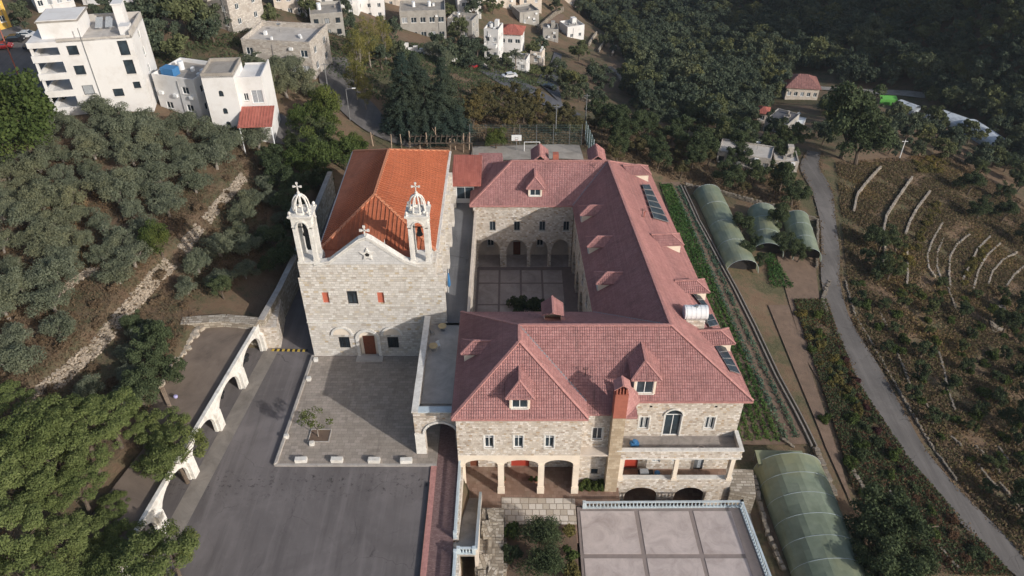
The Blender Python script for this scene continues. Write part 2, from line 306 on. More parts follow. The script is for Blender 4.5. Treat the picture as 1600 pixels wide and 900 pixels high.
M['net'] = plain('green_net', (.10,.17,.15), .15, 2, .8, 0)
M['olive'] = leaf('olive_leaves', (.080,.094,.058), (.14,.158,.105), (.215,.235,.17), .25)
M['pine'] = leaf('pine_needles', (.078,.104,.036), (.136,.168,.060), (.21,.238,.10), .3)
M['cedar'] = leaf('cedar_needles', (.018,.031,.026), (.034,.053,.043), (.064,.088,.074), .1)
M['broad'] = leaf('broad_leaves', (.038,.058,.018), (.070,.098,.032), (.12,.15,.055))
M['dark_leaf'] = leaf('dark_leaves', (.038,.052,.028), (.068,.090,.046), (.11,.135,.072))
M['forest'] = leaf('forest_leaves', (.048,.064,.044), (.080,.102,.068), (.125,.148,.098), .25); M['forest_light'] = leaf('pale_forest_leaves', (.070,.080,.040), (.11,.125,.062), (.165,.18,.09), .25)
M['autumn'] = leaf('autumn_leaves', (.085,.076,.03), (.145,.128,.048), (.225,.19,.07))
M['orchard'] = leaf('orchard_leaves', (.060,.058,.028), (.105,.096,.048), (.165,.145,.075))
M['poplar'] = leaf('poplar_leaves', (.09,.095,.03), (.155,.155,.05), (.24,.22,.09))
M['rust'] = leaf('rusty_leaves', (.070,.042,.028), (.115,.070,.045), (.17,.11,.07))
M['maroon'] = leaf('maroon_leaves', (.045,.022,.024), (.075,.035,.036), (.11,.06,.058))
M['weeds'] = leaf('dry_weeds', (.085,.060,.038), (.15,.108,.070), (.22,.165,.11))
M['crop'] = leaf('crop_leaves', (.03,.065,.02), (.055,.11,.035), (.10,.17,.07)); M['cabbage'] = leaf('cabbage_leaves', (.04,.075,.050), (.075,.125,.090), (.13,.185,.15))
M['purple'] = leaf('purple_leaves', (.05,.03,.06), (.09,.06,.11), (.15,.11,.18))
# ------------------------------------------------------------------ mesh builder and object helpers
class MB:
    def __init__(s): s.v = []; s.f = []
    def poly(s, pts):
        k = len(s.v); s.v += [tuple(p) for p in pts]; s.f.append(tuple(range(k, k+len(pts))))
    def box(s, x0, y0, z0, x1, y1, z1): s.obox(((x0+x1)/2, (y0+y1)/2, (z0+z1)/2), (abs(x1-x0), abs(y1-y0), abs(z1-z0)))
    def obox(s, c, d, rz=0.0, rx=0.0, ry=0.0, jit=0.0):
        R = Matrix.Rotation(rz, 3, 'Z') @ Matrix.Rotation(ry, 3, 'Y') @ Matrix.Rotation(rx, 3, 'X') if (rz or rx or ry) else None
        k = len(s.v); c = Vector(c)
        for sz in (-.5, .5):
            for sx, sy in ((-.5,-.5),(.5,-.5),(.5,.5),(-.5,.5)):
                p = Vector((sx*d[0], sy*d[1], sz*d[2]))
                if jit: p = Vector((p.x*random.uniform(1-jit, 1+jit*.3), p.y*random.uniform(1-jit, 1+jit*.3), p.z*random.uniform(1-jit, 1+jit*.3)))
                if R: p = R @ p
                s.v.append(tuple(c+p))
        for q in ((0,3,2,1),(4,5,6,7),(0,1,5,4),(1,2,6,5),(2,3,7,6),(3,0,4,7)): s.f.append(tuple(k+i for i in q))
    def prism(s, pts, z0, z1):
        """pts: 2D or 3D outline (counter-clockwise seen from above); z offsets added when 3D"""
        lo = [(p[0], p[1], (p[2] if len(p) > 2 else 0)+z0) for p in pts]; hi = [(p[0], p[1], (p[2] if len(p) > 2 else 0)+z1) for p in pts]
        a = sum(pts[i][0]*pts[(i+1) % len(pts)][1]-pts[(i+1) % len(pts)][0]*pts[i][1] for i in range(len(pts)))
        if a < 0: lo.reverse(); hi.reverse()
        n = len(pts); s.poly(hi); s.poly(lo[::-1])
        for i in range(n): j = (i+1) % n; s.poly([lo[i], lo[j], hi[j], hi[i]])
    def tube(s, a, b, r0, r1=None, n=6, cap=True):
        a = Vector(a); b = Vector(b); r1 = r0 if r1 is None else r1; d = (b-a)
        if d.length < 1e-6: return
        d.normalize(); u = d.orthogonal().normalized(); w = d.cross(u); k = len(s.v)
        for p, r in ((a, r0), (b, r1)):
            for i in range(n):
                t = math.tau*i/n; s.v.append(tuple(p+u*(math.cos(t)*r)+w*(math.sin(t)*r)))
        for i in range(n): j = (i+1) % n; s.f.append((k+i, k+j, k+n+j, k+n+i))
        if cap: s.f.append(tuple(k+n-1-i for i in range(n))); s.f.append(tuple(k+n+i for i in range(n)))
    def bar(s, a, b, w, h, up=(0,0,1)):
        a = Vector(a); b = Vector(b); d = (b-a).normalized(); x = d.cross(Vector(up)).normalized(); y = x.cross(d).normalized()
        k = len(s.v)
        for p in (a, b):
            for sx, sy in ((-.5,-.5),(.5,-.5),(.5,.5),(-.5,.5)): s.v.append(tuple(p+x*(sx*w)+y*(sy*h)))
        for q in ((0,1,2,3),(7,6,5,4),(0,4,5,1),(1,5,6,2),(2,6,7,3),(3,7,4,0)): s.f.append(tuple(k+i for i in q))
    def lathe(s, prof, c=(0,0,0), n=12):
        k = len(s.v)
        for r, z in prof:
            for i in range(n): t = math.tau*i/n; s.v.append((c[0]+r*math.cos(t), c[1]+r*math.sin(t), c[2]+z))
        for q in range(len(prof)-1):
            for i in range(n): j = (i+1) % n; s.f.append((k+q*n+i, k+q*n+j, k+(q+1)*n+j, k+(q+1)*n+i))
    def mesh(s, name, mat, smooth=False):
        me = bpy.data.meshes.new(name); me.from_pydata(s.v, [], s.f); setuv(me)
        if mat is not None: me.materials.append(M[mat] if isinstance(mat, str) else mat)
        if smooth: me.polygons.foreach_set('use_smooth', [True]*len(me.polygons))
        return me
    def build(s, name, mat, parent=None, smooth=False, **kw): return put(name, s.mesh(name, mat, smooth), parent, **kw)
def setuv(me):
    n = len(me.loops)
    if not n: return
    V = np.empty(len(me.vertices)*3); me.vertices.foreach_get('co', V); V = V.reshape(-1, 3)
    li = np.empty(n, int); me.loops.foreach_get('vertex_index', li)
    P = len(me.polygons); no = np.empty(P*3); me.polygons.foreach_get('normal', no); no = no.reshape(-1, 3)
    lt = np.empty(P, int); me.polygons.foreach_get('loop_total', lt)
    fi = np.repeat(np.arange(P), lt); N = no[fi]
    t = np.c_[-N[:, 1], N[:, 0], np.zeros(n)]; L = np.linalg.norm(t, axis=1)
    flat = L < .02; L[flat] = 1; t = t/L[:, None]; t[flat] = (1, 0, 0)
    b = np.cross(N, t); p = V[li]
    uv = np.c_[(p*t).sum(1), (p*b).sum(1)]
    l = me.uv_layers.new(name='UVMap'); l.data.foreach_set('uv', uv.astype(np.float32).ravel())
def put(name, me, parent=None, label=None, cat=None, group=None, kind=None, loc=None, rz=None):
    o = bpy.data.objects.new(name, me); COL.objects.link(o)
    if parent: o.parent = parent
    tag(o, label, cat, group, kind)
    if loc is not None: o.location = loc
    if rz is not None: o.rotation_euler = (0, 0, rz)
    return o
def tag(o, label=None, cat=None, group=None, kind=None):
    for k, v in (('label', label), ('category', cat), ('group', group), ('kind', kind)):
        if v: o[k] = v
def thing(name, label, cat, loc=(0,0,0), rz=0.0, group=None):
    return put(name, None, None, label, cat, group, None, loc, rz)
def clone(o, loc=None, rz=None, sc=None, label=None, group=None, parent=None):
    c = o.copy(); COL.objects.link(c)
    if parent is not None: c.parent = parent
    for ch in o.children: clone(ch, parent=c)
    if loc is not None: c.location = loc
    if rz is not None: c.rotation_euler = (0, 0, rz)
    if sc is not None: c.scale = sc if hasattr(sc, '__len__') else (sc, sc, sc)
    if label: c['label'] = label
    if group: c['group'] = group
    return c
def sheet(name, pts, z, mat, **kw):
    m = MB(); m.prism(pts, z-.3, z); return m.build(name, mat, **kw)
def arc(w, rise, n=9, kind='round'):
    out = []
    for i in range(n+1):
        t = i/n
        if kind == 'pointed':
            s = abs(2*t-1); h = math.sqrt(max(0, 1-(1.0*s)**1.7))
            out.append(((t-.5)*w, rise*h))
        else:
            a = math.pi*(1-t); out.append((math.cos(a)*w/2, math.sin(a)*rise))
    return out
def wall(m, A, B, z0, z1, ops=(), th=.4, back=False):
    """wall face from A to B, outside on the right-hand side; ops: (u centre, v0, width, height, rise, kind) openings with reveals"""
    A = Vector((A[0], A[1], 0)); B = Vector((B[0], B[1], 0)); L = (B-A).length; d = (B-A)/L; nrm = Vector((d.y, -d.x, 0))
    def P(u, v, k=0): q = A+d*u-nrm*k; return (q.x, q.y, v)
    O = [(u-w/2, u+w/2, v, v+h, r, kd) for (u, v, w, h, r, kd) in [tuple(o)+(0, 'round')[len(o)-4:] if len(o) < 6 else o for o in ops]]
    us = sorted({0.0, L} | {round(x, 4) for o in O for x in o[:2]}); vs = sorted({z0, z1} | {round(x, 4) for o in O for x in o[2:4]})
    us = [u for u in us if -1e-6 <= u <= L+1e-6]; vs = [v for v in vs if z0-1e-6 <= v <= z1+1e-6]
    for i in range(len(us)-1):
        j = 0
        while j < len(vs)-1:
            uc = (us[i]+us[i+1])/2
            def solid(j): vc = (vs[j]+vs[j+1])/2; return not any(o[0] < uc < o[1] and o[2] < vc < o[3] for o in O)
            if solid(j):
                k = j
                while k+1 < len(vs)-1 and solid(k+1): k += 1
                m.poly([P(us[i], vs[j]), P(us[i+1], vs[j]), P(us[i+1], vs[k+1]), P(us[i], vs[k+1])])
                if back: m.poly([P(us[i], vs[k+1], th), P(us[i+1], vs[k+1], th), P(us[i+1], vs[j], th), P(us[i], vs[j], th)])
                j = k+1
            else: j += 1
    for (u0, u1, v0, v1, r, kd) in O:
        uc, w = (u0+u1)/2, u1-u0
        if r > 0:
            pts = [(uc+a, v1-r+b) for a, b in arc(w, r, 10, kd)]
            for (a0, b0), (a1, b1) in zip(pts[:-1], pts[1:]):
                m.poly([P(a0, b0), P(a1, b1), P(a1, v1), P(a0, v1)])
                if back: m.poly([P(a0, v1, th), P(a1, v1, th), P(a1, b1, th), P(a0, b0, th)])
            ring = [(u0, v0)]+pts+[(u1, v0)]
        else: ring = [(u0, v0), (u0, v1), (u1, v1), (u1, v0)]
        n = len(ring)
        for i in range(n):
            a, b = ring[i], ring[(i+1) % n]
            if v0 <= z0+1e-3 and abs(a[1]-z0) < 1e-3 and abs(b[1]-z0) < 1e-3: continue
            if abs(a[0]-b[0])+abs(a[1]-b[1]) < 1e-5: continue
            m.poly([P(a[0], a[1]), P(a[0], a[1], th), P(b[0], b[1], th), P(b[0], b[1])])
    if not back: return
    m.poly([P(0, z1), P(L, z1), P(L, z1, th), P(0, z1, th)])
    m.poly([P(0, z0), P(0, z1), P(0, z1, th), P(0, z0, th)][::-1]); m.poly([P(L, z0), P(L, z1), P(L, z1, th), P(L, z0, th)])
class Face:
    """local frame on a wall: u along, v up, w outward"""
    def __init__(s, A, B):
        s.A = Vector((A[0], A[1], 0)); e = Vector((B[0], B[1], 0))-s.A; s.L = e.length; s.d = e/s.L; s.n = Vector((s.d.y, -s.d.x, 0)); s.rz = math.atan2(s.d.y, s.d.x)
    def p(s, u, v, w=0): q = s.A+s.d*u+s.n*w; return Vector((q.x, q.y, v))
    def box(s, m, u0, v0, w0, u1, v1, w1):
        m.obox(s.p((u0+u1)/2, (v0+v1)/2, (w0+w1)/2), (abs(u1-u0), abs(w1-w0), abs(v1-v0)), s.rz)
def window(par, F, u, v0, w, h, w0=-.22, frame='white_metal', panes=2, sill=True, transom=False, rise=0, glass='glass', surround=None, bars=0):
    m = MB(); t = .09; hh = h-rise
    F.box(m, u-w/2, v0, w0, u+w/2, v0+t, w0+.07); F.box(m, u-w/2, v0+hh-t, w0, u+w/2, v0+hh, w0+.07)
    F.box(m, u-w/2, v0+t, w0, u-w/2+t, v0+hh-t, w0+.07); F.box(m, u+w/2-t, v0+t, w0, u+w/2, v0+hh-t, w0+.07)
    for i in range(1, panes): x = u-w/2+w*i/panes; F.box(m, x-t*.45, v0+t, w0+.003, x+t*.45, v0+hh-t, w0+.067)
    if transom: F.box(m, u-w/2+t, v0+hh*.78-t/2, w0+.006, u+w/2-t, v0+hh*.78+t/2, w0+.064)
    for i in range(bars): x = u-w/2+w*(i+.5)/bars; F.box(m, x-.02, v0+t, w0+.08, x+.02, v0+hh-t, w0+.12)
    fr = m.build('window', frame, par)
    g = MB(); a, b = u-w/2+t*.5, u+w/2-t*.5
    pts = [(a, v0+.03), (b, v0+.03), (b, v0+hh-.02)]
    if rise: pts = [(a, v0+.03), (b, v0+.03)]+[(u+x, v0+hh+y) for x, y in arc(w*.98, rise*.98, 8)[::-1]]
    else: pts += [(a, v0+hh-.02)]
    g.poly([F.p(x, y, w0+.02) for x, y in pts]); g.build('pane', glass, fr)
    if sill:
        q = MB(); F.box(q, u-w/2-.12, v0-.12, .0, u+w/2+.12, v0, .10); F.box(q, u-w/2, v0-.1, w0, u+w/2, v0-.003, -.001); q.build('sill', surround or 'white_stone', fr)
    if surround:
        q = MB(); s_ = .16; F.box(q, u-w/2-s_, v0, .002, u-w/2, v0+hh, .03); F.box(q, u+w/2, v0, .002, u+w/2+s_, v0+hh, .03)
        if not rise: F.box(q, u-w/2-s_, v0+hh, .002, u+w/2+s_, v0+hh+s_, .03)
        q.build('surround', surround, fr)
    return fr
def roofpoly(m, pts, th=.16): m.prism(pts, -th, 0)
def clip_ribs(m, pts, pitch, w=.07, h=.05):
    """raised rolls running up the slope of a convex roof plane"""
    P = [Vector(p) for p in pts]; n = (P[1]-P[0]).cross(P[2]-P[0])
    if n.length < 1e-6: n = (P[2]-P[0]).cross(P[3]-P[0])
    n.normalize()
    if n.z < 0: n = -n
    t = Vector((-n.y, n.x, 0)); t.normalize(); b = n.cross(t); o = P[0]
    Q = [((p-o).dot(t), (p-o).dot(b)) for p in P]; u0 = min(q[0] for q in Q); u1 = max(q[0] for q in Q); u = u0+pitch/2
    while u < u1:
        vs = []
        for i in range(len(Q)):
            a, c = Q[i], Q[(i+1) % len(Q)]
            if (a[0]-u)*(c[0]-u) < 0: vs.append(a[1]+(c[1]-a[1])*(u-a[0])/(c[0]-a[0]))
        if len(vs) >= 2 and max(vs)-min(vs) > .3:
            A_ = o+t*u+b*min(vs)+n*(h*.4); B_ = o+t*u+b*(max(vs)-.05)+n*(h*.4); m.bar(A_, B_, w, h, n)
        u += pitch
# ------------------------------------------------------------------ plants
def leafmesh(name, C, Nrm, S, mat, jitter=.8, asp=.6):
    """one quad per leaf: centres C, rough normals Nrm, sizes S"""
    n = len(C); d = Nrm+rng.normal(0, jitter, (n, 3)); d /= np.linalg.norm(d, axis=1)[:, None]+1e-9
    r = rng.normal(0, 1, (n, 3)); a = np.cross(d, r); a /= np.linalg.norm(a, axis=1)[:, None]+1e-9; b = np.cross(d, a)
    a = a*S[:, None]*.5; b = b*S[:, None]*.5*asp
    V = np.stack([C-a, C-b*1.0, C+a, C+b], 1).reshape(-1, 3)
    me = bpy.data.meshes.new(name); me.vertices.add(n*4); me.vertices.foreach_set('co', V.astype(np.float32).ravel())
    me.loops.add(n*4); me.loops.foreach_set('vertex_index', np.arange(n*4, dtype=np.int32))
    me.polygons.add(n); me.polygons.foreach_set('loop_start', np.arange(0, n*4, 4, dtype=np.int32))
    me.update(calc_edges=True); me.validate()
    me.materials.append(M[mat]); return me
def clumps(n, centers, radii, flat=.8, low=.25):
    """leaf positions on the outside of many small clumps"""
    centers = np.array(centers); radii = np.array(radii); w = radii**2/np.sum(radii**2)
    k = rng.choice(len(centers), n, p=w); d = rng.normal(0, 1, (n, 3)); d /= np.linalg.norm(d, axis=1)[:, None]
    d[:, 2] = np.where((d[:, 2] < 0) & (rng.random(n) > low), -d[:, 2], d[:, 2])
    r = radii[k]*rng.uniform(.55, 1.12, n); P = centers[k]+d*r[:, None]*np.array([1, 1, flat])
    return P, d
def crown_centers(n, rx, rz, zc, shell=.72, rc=(.5, .9), bottom=-.5, lump=0):
    C, R = [], []; q1, q2, q3 = rng.uniform(0, 6.28, 3)
    while len(C) < n:
        d = rng.normal(0, 1, 3); d /= np.linalg.norm(d)
        if d[2] < bottom: continue
        an = math.atan2(d[1], d[0]); d = d*(1+.20*math.sin(2*an+q1)+.14*math.sin(3*an+q2)+.12*math.sin(5*an+q3))
        s = shell+(1-shell)*rng.random()*1.0; s = s if rng.random() < .8 else rng.uniform(.2, .7)
        C.append((d[0]*rx*s, d[1]*rx*s, zc+d[2]*rz*s)); R.append(rng.uniform(*rc))
    return C, R
def trunkmesh(h, r, nb, reach, top, mat='bark', lean=.3, fork=None):
    m = MB(); f = fork or h*.55; lx, ly = random.uniform(-lean, lean), random.uniform(-lean, lean)
    m.tube((0,0,-.5), (lx*.5, ly*.5, f*.5), r*1.25, r, 7); m.tube((lx*.5, ly*.5, f*.5), (lx, ly, f), r, r*.8, 7)
    for i in range(nb):
        a = math.tau*i/nb+random.uniform(-.4, .4); q = reach*random.uniform(.6, 1)
        mid = Vector((lx+math.cos(a)*q*.5, ly+math.sin(a)*q*.5, f+(top-f)*random.uniform(.35, .55))); e = Vector((lx+math.cos(a)*q, ly+math.sin(a)*q, top*random.uniform(.8, 1)))
        m.tube((lx, ly, f-.1), mid, r*.55, r*.35, 5); m.tube(mid, e, r*.35, r*.12, 5)
        for k in range(2):
            b = a+random.uniform(-1, 1); m.tube(mid, mid+Vector((math.cos(b), math.sin(b), random.uniform(.3, 1)))*reach*.4, r*.2, r*.07, 4)
    return m.mesh('trunk', mat)
SPEC = {}
def species(key, n_var, fn):
    SPEC[key] = [fn(i) for i in range(n_var)]
def mk(cr, tr): return (cr, tr)
def olive(i):
    C, R = crown_centers(30, 2.3, 1.45, 2.15, .55, (.5, .95), -.6)
    P, d = clumps(5600, C, R, .85, .4); return mk(leafmesh('olive_crown', P, d+np.array([.2,-.15,.7]), rng.uniform(.16, .34, len(P)), 'olive', .9, .45), trunkmesh(2.2, .22, 5, 1.5, 2.8, 'grey_bark', .3, .9))
def pine(i):
    C, R = [], []
    while len(C) < 40:
        a = rng.uniform(0, math.tau); r = 3.9*math.sqrt(rng.random()); h = 6.6+1.5*(1-(r/4.1)**2)+rng.uniform(-.5, .35)
        C.append((math.cos(a)*r, math.sin(a)*r, h)); R.append(rng.uniform(.55, 1.0))
    P, d = clumps(9500, C, R, .6, .3); return mk(leafmesh('pine_crown', P, d+np.array([.25,-.2,.9]), rng.uniform(.16, .36, len(P)), 'pine', .8, .5), trunkmesh(6, .28, 8, 3.2, 7, 'bark', .8, 3.6))
def cedar(i):
    P, D = [], []
    for z in np.arange(1.0, 15.6, .62):
        r = 5.7*(1-(z/16.4)**1.15)+.3; nb = int(8+r*2.2)
        for b in range(nb):
            a = rng.uniform(0, math.tau); L = r*rng.uniform(.72, 1.12); n = int(26+L*36)
            t = np.sqrt(rng.random(n)); w = .16+.55*t
            x = t*L; y = rng.normal(0, 1, n)*w*.42; zz = z-.22*x+rng.normal(0, .12, n)+.10*x*x/max(L, .1)*.3
            P.append(np.c_[x*math.cos(a)-y*math.sin(a), x*math.sin(a)+y*math.cos(a), zz]); D.append(np.tile([math.cos(a)*.5, math.sin(a)*.5, 1.0], (n, 1)))
    P = np.concatenate(P); D = np.concatenate(D); m = MB(); m.tube((0,0,-.5), (0,0,15.4), .38, .05, 7)
    return mk(leafmesh('cedar_crown', P, D, rng.uniform(.16, .38, len(P)), 'cedar', .6, .5), m.mesh('trunk', 'bark'))
def broad(mat, nl=6000, rx=2.6, rz=2.2, zc=3.6, nc=30, ls=(.18, .36)):
    def f(i):
        C, R = crown_centers(nc, rx, rz, zc, .6, (rx*.2, rx*.36), -.6)
        P, d = clumps(nl, C, R, .85, .35); return mk(leafmesh('tree_crown', P, d, rng.uniform(ls[0], ls[1], len(P)), mat, .8, .6), trunkmesh(zc-.4, .2, 6, rx*.6, zc+.4, 'bark', .25))
    return f
def poplar(i):
    C, R = [], []
    for k in range(44):
        z = rng.uniform(2.5, 11.5); r = 2.1*math.sin(math.pi*min(1, max(.05, (z-1)/12)))+.3; a = rng.uniform(0, math.tau); q = r*rng.uniform(.3, 1)
        C.append((math.cos(a)*q, math.sin(a)*q, z)); R.append(rng.uniform(.45, .95))
    P, d = clumps(5500, C, R, 1.1, .6); return mk(leafmesh('poplar_crown', P, d, rng.uniform(.14, .3, len(P)), 'poplar', .9, .6), trunkmesh(9, .2, 7, 1.2, 11, 'grey_bark', .2, 2.5))
def bush(mat, nl=1500, rx=1.0, rz=.75, nc=12, ls=(.14, .3)):
    def f(i):
        C, R = crown_centers(nc, rx*.8, rz*.75, rz*.55, .5, (rx*.28, rx*.5), -.35)
        P, d = clumps(nl, C, R, .85, .4); m = MB()
        for k in range(5): a = math.tau*k/5; m.tube((0,0,-.2), (math.cos(a)*rx*.4, math.sin(a)*rx*.4, rz*.8), .04, .015, 4)
        return mk(leafmesh('shrub_foliage', P, d, rng.uniform(ls[0], ls[1], len(P)), mat, .9, .6), m.mesh('stem', 'bark'))
    return f
def palm(i):
    P, D, m = [], [], MB()
    m.tube((0,0,-.3), (.1,0,5.2), .26, .2, 8)
    for b in range(42):
        a = b*2.4; el = rng.uniform(-.5, 1.25); L = rng.uniform(2.1, 2.9); n = 90; t = np.linspace(.1, 1, n)
        x = t*L*math.cos(el*.8); z = 5.2+t*L*math.sin(el)-1.5*t*t*(1 if el > -.2 else .4); y = rng.choice([-1, 1], n)*rng.uniform(.02, .3, n)*np.sin(t*3)
        P.append(np.c_[x*math.cos(a)-y*math.sin(a)+.1, x*math.sin(a)+y*math.cos(a), z-abs(y)*.5]); D.append(np.tile([0, 0, 1.0], (n, 1)))
    P = np.concatenate(P); return mk(leafmesh('palm_fronds', P, np.concatenate(D), rng.uniform(.18, .4, len(P)), 'olive', .5, .35), m.mesh('trunk', 'grey_bark'))
def sapling(i):
    C, R = crown_centers(15, 1.5, 1.1, 2.9, .7, (.25, .5), -.7)
    P, d = clumps(900, C, R, .85, .5); return mk(leafmesh('sapling_crown', P, d, rng.uniform(.1, .24, len(P)), 'broad', 1, .6), trunkmesh(2.4, .07, 8, 1.3, 3.2, 'grey_bark', .1, 1.2))
species('olive', 5, olive); species('pine', 4, pine); species('cedar', 2, cedar)
species('broad', 2, broad('broad', 7500, 3.0, 2.3, 3.6, 36)); species('dark', 3, broad('dark_leaf', 6500, 2.7, 2.4, 3.4, 30))
species('forest', 6, lambda i: broad('forest' if i < 4 else 'forest_light', 2600, (2.9, 2.6, 3.2, 2.4, 2.7, 2.3)[i], (2.6, 3.2, 2.3, 3.6, 2.7, 2.2)[i], (3.0, 3.6, 2.8, 4.0, 3.0, 2.6)[i], 22, (.3, .62))(i)); species('autumn', 3, broad('autumn', 3600, 1.9, 1.6, 2.6, 20)); species('poplar', 2, poplar); species('orchard', 3, broad('orchard', 3000, 1.7, 1.3, 2.2, 16, (.14,.3)))
species('citrus', 3, broad('dark_leaf', 2600, 1.25, 1.05, 1.5, 16, (.12, .26))); species('green_bush', 3, bush('broad')); species('dark_bush', 3, bush('dark_leaf'))
species('rust_bush', 3, bush('rust')); species('yellow_bush', 3, bush('autumn')); species('maroon_bush', 2, bush('maroon')); species('grey_bush', 2, bush('olive'))
species('palm', 1, palm); species('sapling', 1, sapling); species('weed_bush', 3, bush('weeds', 900, .8, .5, 9)); species('round_bush', 1, bush('dark_leaf', 9000, 2.3, 1.9, 34, (.12,.26)))
PART = {'crown': ('crown', 'trunk'), 'bush': ('foliage', 'stem')}
_proto = {}
SMALL_DONE = {}
def plant(key, name, loc, s=1.0, label='', cat='tree', group=None, sz=None, var=None):
    v = random.randrange(len(SPEC[key])) if var is None else var; isb = 'bush' in key
    o = put(name, None, None, label, cat, group, None, loc, random.uniform(0, math.tau)); o.scale = (s*random.uniform(.92, 1.08), s*random.uniform(.92, 1.08), (sz or s)*random.uniform(.92, 1.1))
    a, b = ('foliage', 'stem') if isb else ('crown', 'trunk')
    put(a, SPEC[key][v][0], o); put(b, SPEC[key][v][1], o)
    return o
CATS = {'olive': 'tree'}
PLACED = []
def free(x, y, d, pool):
    for (a, b, r) in pool:
        if (a-x)**2+(b-y)**2 < ((d+r)*.5)**2: return False
    return True
def scatter(polys, dist, n, avoid=()):
    """random spaced points on the ground inside photo-outlined regions"""
    out, pool = [], list(avoid)+LANE_PTS
    for poly in polys:
        xs = [p[0] for p in poly]; ys = [p[1] for p in poly]; miss = 0; k = 0
        while miss < 60 and k < n:
            px, py = random.uniform(min(xs), max(xs)), random.uniform(min(ys), max(ys))
            if not inpoly(np.array(px), np.array(py), poly): continue
            g = T(px, py)
            if free(g.x, g.y, dist, pool): pool.append((g.x, g.y, dist)); out.append((px, py, g)); miss = 0; k += 1
            else: miss += 1
    return out
LANE_PTS = []
LM = []     # landmarks by photo position: (px, py, phrase)
ORD = ['', 'second ', 'third ', 'fourth ', 'fifth ', 'sixth ', 'seventh ', 'eighth ', 'ninth ', 'tenth ', 'eleventh ', 'twelfth ', 'thirteenth ', 'fourteenth ', 'fifteenth ', 'sixteenth ', 'seventeenth ', 'eighteenth ', 'nineteenth ', 'twentieth ']+[a+b for a in ('twenty-', 'thirty-', 'forty-') for b in ('first ', 'second ', 'third ', 'fourth ', 'fifth ', 'sixth ', 'seventh ', 'eighth ', 'ninth ')]
def describe(items, base, group):
    """tells each plant from its fellows by the landmark it stands nearest to; items: (object, px, py, scale)"""
    by = {}
    for it in items:
        o, px, py, s = it; o['group'] = group; k = min(range(len(LM)), key=lambda i: (LM[i][0]-px)**2+(LM[i][1]-py)**2); by.setdefault(k, []).append(((LM[k][0]-px)**2+(LM[k][1]-py)**2, id(o), o))
    for k, v in by.items():
        v.sort(key=lambda t: t[:2])
        for i, (_, _, o) in enumerate(v): o['label'] = f'{base}, {ORD[i]}nearest to {LM[k][2]}' if i < len(ORD) else f'{base}, away from {LM[k][2]}'
# ------------------------------------------------------------------ ground, yard, church
def grid_ground():
    ny, nx = GZ.shape; me = bpy.data.meshes.new('ground')
    V = np.stack([GX, GY, GZ], -1).reshape(-1, 3); me.vertices.add(len(V)); me.vertices.foreach_set('co', V.astype(np.float32).ravel())
    i, j = np.meshgrid(np.arange(nx-1), np.arange(ny-1)); a = (j*nx+i).ravel(); Fq = np.stack([a, a+1, a+nx+1, a+nx], 1).astype(np.int32)
    n = len(Fq); me.loops.add(n*4); me.loops.foreach_set('vertex_index', Fq.ravel()); me.polygons.add(n); me.polygons.foreach_set('loop_start', np.arange(0, n*4, 4, dtype=np.int32))
    me.update(calc_edges=True); me.polygons.foreach_set('use_smooth', [True]*n); me.materials.append(M['ground'])
    put('ground', me, kind='structure')
grid_ground()
WA, WB = (-37.2, 45.5), (-33.4, 77.0)          # foot of the white arcade
wdx, wdy = (WB[0]-WA[0])/(WB[1]-WA[1]), 1.0
W0 = (WA[0]-wdx*21.5, 24.0)
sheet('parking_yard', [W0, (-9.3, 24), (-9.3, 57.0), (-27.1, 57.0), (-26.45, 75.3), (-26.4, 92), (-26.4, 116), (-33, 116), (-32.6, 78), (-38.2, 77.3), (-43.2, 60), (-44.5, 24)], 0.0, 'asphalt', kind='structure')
sheet('church_plaza', [(-26.9, 57.2), (-8.62, 57.2), (-8.62, 75.3), (-26.3, 75.3)], .15, 'plaza_stone', kind='structure')
m = MB(); m.prism([(-27.15, 56.9), (-8.62, 56.9), (-8.62, 57.2), (-26.9, 57.2)], -.2, .19); m.build('kerb', 'kerb', kind='structure')
m = MB(); m.prism([(-27.2, 56.95), (-26.88, 57.2), (-26.3, 75.2), (-26.62, 75.2)], -.2, .42); lowwall = m.build('low_kerb_wall', 'kerb', label='low pale kerb wall along the church plaza beside the driveway', cat='kerb wall')
sheet('walkway', [(-8.6, 24), (-6.15, 24), (-6.15, 75.2), (-8.6, 75.2)], .06, 'red_paving', kind='structure')
m = MB(); m.box(-9.25, 24, -.2, -8.6, 56.9, .12); m.build('walkway_kerb', 'ridge_tile', kind='structure')
m = MB(); m.box(-9.3, 24, .12, -9.2, 54.5, .3); m.build('kerb_rail', 'dark_metal', label='thin dark rail along the reddish kerb of the parking yard', cat='rail')
# hazard strip on the driveway
hz = thing('speed_bump', 'yellow and black speed bump across the driveway beside the church', 'speed bump', (0,0,0))
a, b = U(425, 547, .02), U(481, 548, .02)
for i in range(14):
    p, q = a.lerp(b, i/14), a.lerp(b, (i+1)/14); mm = MB(); mm.obox((p+q)/2+Vector((0,0,.03)), ((q-p).length*.98, .42, .07), math.atan2((q-p).y, (q-p).x)); mm.build('stripe', 'hazard' if i % 2 == 0 else 'dark_metal', hz)
